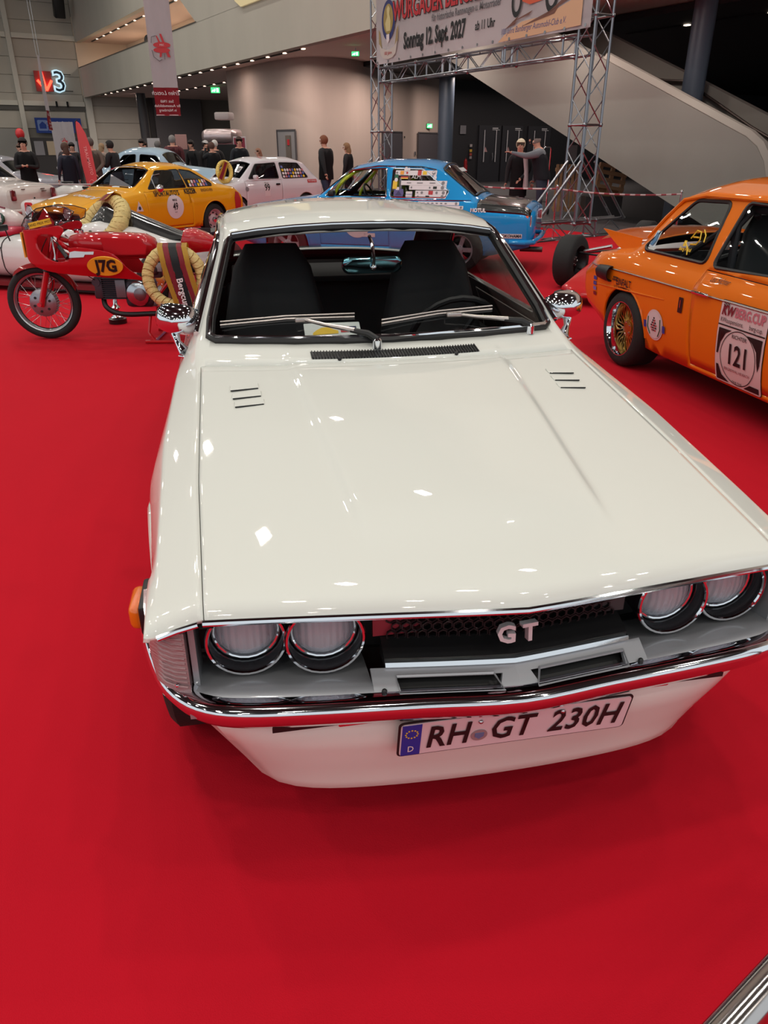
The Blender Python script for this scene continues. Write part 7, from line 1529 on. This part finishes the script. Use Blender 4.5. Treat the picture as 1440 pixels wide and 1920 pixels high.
# trophy behind the front wheel
tr = empty('trophy', (-2.60, 7.35, .006), 0, 'chrome trophy cup with red and gold top behind the motorcycle front wheel', 'trophy')
e = B(); lathe(e, [(0, 0), (.085, 0), (.085, .045), (.06, .05), (0, .05)], 20, 'z'); obj('base', e, mat('trophy_black', (24, 22, 24), .2), tr); e = B(); lathe(e, [(.055, .05), (.06, .06), (.03, .085), (.022, .12), (.045, .15), (.02, .18), (.018, .24)], 20, 'z'); obj('stem', e, CHROME, tr)
e = B(); lathe(e, [(.018, .24), (.06, .27), (.09, .34), (.10, .42), (.095, .42), (.08, .34), (.02, .28)], 20, 'z'); obj('cup', e, mat('trophy_red', (170, 24, 24), .15, .6), tr); e = B(); lathe(e, [(.10, .40), (.104, .41), (.10, .425)], 20, 'z', cap=False); sph(e, (0, -.09, .31), .03); obj('gold_band', e, mat('trophy_gold', (220, 160, 50), .2, 1), tr)

# ================================================================== WREATHS
STRAW = mat('golden_straw', (206, 184, 120), .6, noise=.3, nscale=14, bump=.9, bscale=30, stretch=(1, 1, 3)); 
RIB = {'gold': mat('ribbon_gold', (198, 152, 40), .55), 'red': mat('ribbon_red', (150, 22, 44), .55), 'black': mat('ribbon_black', (28, 28, 34), .55)}
def wreath(loc, rot, R_, r_, label, sx=1, m=None):
    t = empty('wreath', loc, 0, label, 'wreath'); t.rotation_euler = rot; e = B(); n = 56; rs = []
    for k in range(n):
        a = 2 * PI * k / n; rr = r_ * (1 + random.uniform(-.06, .06)); rs.append([((R_ + rr * math.cos(b)) * math.cos(a + .05 * math.sin(b)) * sx, rr * math.sin(b), (R_ + rr * math.cos(b)) * math.sin(a + .05 * math.sin(b))) for b in [j * PI / 7 for j in range(14)]])
    rs.append(rs[0]); rings(e, rs, True, False); bmesh.ops.remove_doubles(e, verts=e.verts[:], dist=1e-6); obj('straw_ring', e, m or STRAW, t)
    e = B()
    for k in range(0, n, 2):
        a = 2 * PI * k / n; tube(e, [((R_ + (r_ * 1.03) * math.cos(b)) * math.cos(a + .10 * math.sin(b)) * sx, r_ * 1.03 * math.sin(b), (R_ + r_ * 1.03 * math.cos(b)) * math.sin(a + .10 * math.sin(b))) for b in [j * PI / 6 for j in range(12)]], .0025, 4, closed=False)
    bw = obj('binding_wire', e, mat('wire_gold', (150, 120, 60), .4, .5), t); bw['kind'] = 'stuff'; return t
wr = wreath((-1.74, 6.42, .575), (R(-8), 0, R(4)), .222, .048, 'golden straw wreath with black, red and gold ribbons hanging on the motorcycle')
def ribbon(parent, name, pts, w0, w1, m, axis=(1, 0, 0)):
    e = B(); ax_ = Vector(axis); rs = []
    for k, p in enumerate(pts):
        f = k / (len(pts) - 1); w_ = w0 + (w1 - w0) * f; p = Vector(p); rs.append([p - ax_ * w_ / 2, p + ax_ * w_ / 2])
    rings(e, rs, close=False, cap=False); bmesh.ops.solidify(e, geom=e.faces[:], thickness=.002); return obj(name, e, m, parent, 60)
off = 0; xx = -.115
for nm, w_ in (('gold', .045), ('red', .045), ('black', .065), ('red', .042), ('gold', .045)):
    cx = xx + w_ / 2; xx += w_; zt = .222
    ribbon(wr, 'ribbon', [(cx, .05, zt - .10), (cx, .052, zt), (cx, .03, zt + .045), (cx, -.02, zt + .052), (cx, -.054, zt + .02), (cx + .02, -.06, zt - .12), (cx + .05, -.06, zt - .25), (cx + .09, -.055, zt - .40), (cx + .105, -.05, zt - .52)], w_ * .99, w_ * .9, RIB[nm])
put_text('lettering', 'Bergcup', .05, PAPER, wr.matrix_basis.inverted() @ wr.matrix_basis @ plane_M((.065, -.068, -.12), (.18, 0, -1), (1, 0, .18)), wr, bold=.02)
w2 = wreath((-3.22, 9.12, .76), (R(-40), R(-12), R(-30)), .27, .085, 'thick golden wreath laid around the cockpit of the white formula car', 1.15)
for k, nm in enumerate(('gold', 'red', 'red', 'gold')): ribbon(w2, 'ribbon', [(-.02 + k * .045, .10, .30), (-.01 + k * .045, .0, .365), (k * .045, -.09, .33), (-.03 + k * .05, -.14, .2)], .045, .05, RIB[nm])
w3 = wreath((-3.62, 18.55, 1.05), (R(-25), R(24), R(30)), .22, .055, 'yellow wreath with red ribbon leaning on the white hatchback windscreen', .75, mat('yellow_straw', (216, 188, 96), .6, noise=.2, nscale=20))
for k, nm in enumerate(('gold', 'red', 'red', 'gold')): ribbon(w3, 'ribbon', [(-.06 + k * .03, -.05, .22), (-.08 + k * .03, -.07, .1), (-.12 + k * .035, -.08, -.1), (-.16 + k * .04, -.09, -.26)], .03, .04, RIB[nm])

# ================================================================== WHITE FORMULA CAR behind the motorcycle
fr_ = empty('white_formula_car', (-5.62, 9.98, .006), R(-17), 'white single-seater racing car with black engine cover behind the motorcycle', 'racing car')
FWM = paint('formula_white', (212, 210, 208))
def tub(name, secs, m, parent, p=.65, n=22, smooth=60):
    e = B(); rs = []
    for x, z0, z1, w_ in secs: rs.append([(x, w_ * math.copysign(abs(math.cos(a)) ** p, math.cos(a)), (z0 + z1) / 2 + (z1 - z0) / 2 * math.copysign(abs(math.sin(a)) ** p, math.sin(a))) for a in [k * 2 * PI / n for k in range(n)]])
    rings(e, rs); return obj(name, e, m, parent, smooth)
tub('nose_cone', [(0, .16, .22, .05), (.1, .14, .32, .2), (.4, .13, .42, .30), (.9, .12, .54, .36), (1.25, .12, .60, .38)], FWM, fr_)
e = B(); tube(e, [(1.26, .38 * math.copysign(abs(math.cos(a)) ** .65, math.cos(a)) * 1.005, .36 + .243 * math.copysign(abs(math.sin(a)) ** .65, math.sin(a))) for a in [k * PI / 16 for k in range(32)]], .004, 5, closed=True); obj('body_joint', e, TRIM, fr_)
tub('monocoque', [(1.27, .12, .60, .38), (1.7, .10, .60, .40), (2.0, .10, .58, .42), (2.9, .10, .60, .42), (3.4, .12, .62, .36), (3.9, .16, .55, .2)], FWM, fr_)
tub('cockpit_side', [(1.9, .5, .60, .28), (2.2, .48, .74, .33), (2.55, .48, .80, .34), (3.0, .46, .74, .30), (3.5, .44, .60, .22), (3.95, .42, .50, .1)], FWM, fr_)
e = B(); rs = []
for x, zt, w_ in ((2.35, .80, .10), (2.55, .98, .15), (2.62, .97, .16), (2.9, .87, .15), (3.3, .74, .11), (3.75, .60, .05)): rs.append([(x, w_ * c, .62 + (zt - .62) * s_ ) for c, s_ in ((-1.6, 0), (-1.25, .45), (-.9, .85), (-.4, 1), (.4, 1), (.9, .85), (1.25, .45), (1.6, 0))])
rings(e, rs); obj('engine_cover', e, mat('gloss_black', (12, 12, 14), .25, 0, .8), fr_, 40)
put_text('cover_number', '7', .12, PAPER, plane_M((3.62, -.14, .66), (1, .05, -.35), (.3, .6, 1)), fr_, bold=.03)
e = B(); box(e, (2.1, 0, .085), (2.6, .90, .05)); obj('floor_edge', e, mat('dark_red_floor', (110, 16, 24), .4), fr_, 0); e = B(); box(e, (2.5, 0, .045), (2.2, .8, .04)); obj('skid_plate', e, BLACK, fr_, 0)
for nm, x, z, rr, m_ in (('round_badge', 2.38, .66, .03, REDP), ('round_badge', 2.52, .685, .02, mat('badge_greenish', (70, 90, 80), .5))): flat(nm, circle(rr, 16), m_, plane_M((x, -.345, z), (1, 0, 0), (0, .0, 1)), fr_, .01)
put_text('lettering', 'Brandon', .05, mat('script_ink', (60, 60, 66), .5), plane_M((1.05, -.378, .36), (1, -.04, 0), (0, -.1, 1)), fr_, shear=.4)
for sd in (-1, 1):
    e = B(); tube(e, [(.75, sd * .3, .48), (.8, sd * .62, .46)], .014, 6); tube(e, [(.95, sd * .3, .2), (.8, sd * .62, .22)], .012, 6); tube(e, [(.6, sd * .25, .2), (.8, sd * .62, .22)], .012, 6); tube(e, [(1.25, sd * .37, .48), (.8, sd * .62, .46)], .012, 6); obj('suspension_arm', e, BLACK, fr_)
    e = B(); bbox(e, (.8, sd * .63, .33), (.06, .04, .36), .01); bbox(e, (.8, sd * .63, .50), (.10, .05, .05), .01); obj('upright', e, BLACK, fr_)
    t = wheel(fr_, 3.6, sd * .66, .27, .28, .165, sd, 'five', ALU, mat('wheel_gold', (190, 150, 80), .3, .8), name='tyre')
e = B(); bbox(e, (1.33, -.36, .70), (.05, .16, .07), .02); tube(e, [(1.35, -.30, .55), (1.34, -.33, .68)], .008, 6); obj('mirror', e, BLACK, fr_)
e = B(); box(e, (3.95, 0, .72), (.22, .9, .02)); box(e, (3.95, .45, .68), (.3, .01, .2)); box(e, (3.95, -.45, .68), (.3, .01, .2)); tube(e, [(3.85, 0, .4), (3.95, 0, .72)], .015, 6); obj('rear_wing', e, BLACK, fr_, 0)
# ================================================================== RED AND WHITE FORMULA CAR behind the orange one
f2 = empty('red_formula_car', (2.28, 9.50, .006), R(52), 'red and white single-seater racing car half hidden behind the orange car', 'racing car')
RW = paint('formula_red', (188, 20, 24)); DRM = mat('dark_rim', (60, 58, 60), .4, .7); DSP = mat('dark_spoke', (44, 42, 44), .4, .7)
for x in (0, 2.45):
    wheel(f2, x, 0, .30, .24, .18, -1, 'mesh', DRM, DSP); wheel(f2, x, -1.5, .30, .24, .18, 1, 'mesh', DRM, DSP)
tub('monocoque', [(-.45, .18, .36, .16), (-.2, .14, .50, .24), (.3, .12, .58, .30), (1.2, .12, .62, .34), (2.2, .12, .6, .32), (3.0, .14, .5, .2)], FWM, f2).location = (0, -.78, 0)
tub('nose_wedge', [(-1.15, .10, .14, .10), (-1.05, .08, .20, .30), (-.6, .08, .34, .30), (-.35, .12, .44, .24)], RW, f2, .4).location = (0, -.70, 0)
e = B(); bbox(e, (-1.02, -.42, .085), (.30, .14, .11), .04); obj('black_intake', e, BLACK, f2)
e = B(); tube(e, [(0, -.1, .40), (.3, -.5, .44)], .014, 6); tube(e, [(0, -.1, .40), (-.25, -.5, .42)], .012, 6); tube(e, [(0, -.1, .22), (.3, -.5, .2)], .012, 6); tube(e, [(0, -.1, .22), (-.2, -.5, .2)], .012, 6); obj('suspension_arm', e, BLACK, f2)
e = B(); tube(e, [(.02, -.15, .42), (.04, -.48, .50)], .02, 8); obj('damper', e, ALU, f2)
tub('cockpit_fairing', [(-.1, .5, .58, .06), (.1, .48, .66, .16), (.5, .46, .70, .22), (1.1, .46, .68, .2)], FWM, f2).location = (0, -.78, 0)
# ================================================================== PINKISH RACING CAR 44 at the left edge
f4 = empty('cigar_racing_car', (-6.40, 14.15, .006), R(165), 'pale red-bottomed racing car with the number 44 in a green oval', 'racing car')
WP = paint('pearl_white', (206, 196, 196))
tub('upper_body', [(0, .30, .38, .05), (.06, .26, .46, .14), (.25, .22, .54, .24), (.6, .20, .62, .32), (1.2, .2, .72, .36), (2.2, .2, .74, .38), (3.2, .2, .5, .2)], WP, f4, .8); tub('lower_body', [(.02, .18, .28, .12), (.1, .12, .30, .30), (.6, .10, .30, .40), (2.4, .10, .30, .42), (3.1, .14, .26, .2)], mat('pink_red_lower', (190, 60, 84), .35, 0, .8), f4, .7)
flat('number_oval', circle(.10, 26, 1.25), mat('oval_green', (16, 60, 44), .4), plane_M((.30, .262, .42), (-1, .22, 0), (0, -.15, 1)), f4, .03); put_text('lettering', '44', .12, PAPER, plane_M((.30, .265, .42), (-1, .22, 0), (0, -.15, 1)), f4, bold=.03, sx=.9)
e = B(); tube(e, [(.35, .0, .57), (.9, .05, .70), (1.3, .05, .76)], .02, 6); obj('bonnet_stripe', e, mat('stripe_maroon', (110, 20, 44), .4), f4)
for x in (.9, 2.7):
    for sd in (1, -1): wheel(f4, x, sd * .5, .25, .14, .17, sd, 'steel')
# white body end with red square lamp
wb_ = empty('white_body_end', (-6.42, 14.85, .006), R(-16), 'white rounded racing car tail with a red square panel beside the number 44 car', 'racing car')
e = B(); rs = []
for x, k in ((-.30, .9), (-.1, 1), (.6, 1), (1.0, .85), (1.2, .5)): rs.append([(x * .38 + 0, .32 * k * u, .50 + .19 * k * v) for u, v in rrect(2, 2, .5, 4)])
rings(e, rs); obj('body', e, WP, wb_, 60); flat('red_panel', rrect(.17, .26, .04, 3), mat('panel_red', (196, 24, 34), .25, 0, .6), plane_M((.08, -.322, .52), (1, 0, 0), (0, 0, 1)), wb_, .01)
for x in (.0, .32):
    for sd in (-1, 1): wheel(wb_, x, sd * .3, .2, .12, .12, sd, 'steel')
# low white single seater behind the yellow bonnet
lw = empty('low_white_racer', (-7.3, 17.95, .006), R(-12), 'low white cigar-shaped racing car between the ivory saloon and yellow coupe', 'racing car')
tub('body', [(-.2, .4, .5, .05), (0, .3, .72, .2), (.4, .3, .84, .3), (.8, .3, .78, .28), (1.4, .3, .70, .22), (2.0, .35, .5, .1)], FWM, lw, .8)
e = B(); bbox(e, (.45, -.15, .86), (.25, .1, .04), .02); obj('cockpit_trim', e, BLACK, lw)
e = B(); bbox(e, (.9, -.2, .76), (.16, .06, .05), .02); obj('side_vent', e, BLACK, lw)
for x in (.1, 1.6):
    for sd in (-1, 1): wheel(lw, x, sd * .5, .26, .16, .17, sd, 'steel')
# folded dark board behind the motorcycle tail
bd_ = empty('dark_info_board', (-2.62, 10.35, .006), R(-8), 'black info board leaning behind the motorcycle tail', 'board')
e = B(); bbox(e, (0, 0, .36), (.46, .03, .36), .01, 2, (R(-24), 0, 0)); obj('panel', e, mat('board_black', (18, 18, 20), .25), bd_)
for x in (-.18, .18):
    e = B(); tube(e, [(x, -.1, 0), (x, .03, .4)], .01, 6); tube(e, [(x, .22, 0), (x, .05, .42)], .01, 6); obj('easel_leg', e, ALU, bd_)
for k in range(2): put_text('lettering', ('Monoposto', 'Formel V')[k], .045, PAPER, plane_M((.02, -.02 - .02 * k, .40 - .07 * k), (1, 0, 0), (0, .42, 1)), bd_)
sb = empty('small_sign_board', (-9.0, 17.6, .006), R(-10), 'small white card sign behind the ivory saloon boot', 'sign')
e = B(); bbox(e, (0, 0, .92), (.26, .02, .18), .004); obj('card', e, PAPER, sb, 0); e = B(); box(e, (.02, -.012, .90), (.12, .004, .08)); obj('blue_print', e, mat('card_blue', (90, 110, 160), .5), sb, 0); e = B(); tube(e, [(0, .01, 0), (0, .01, .85)], .012, 6); obj('stand', e, ALU, sb)
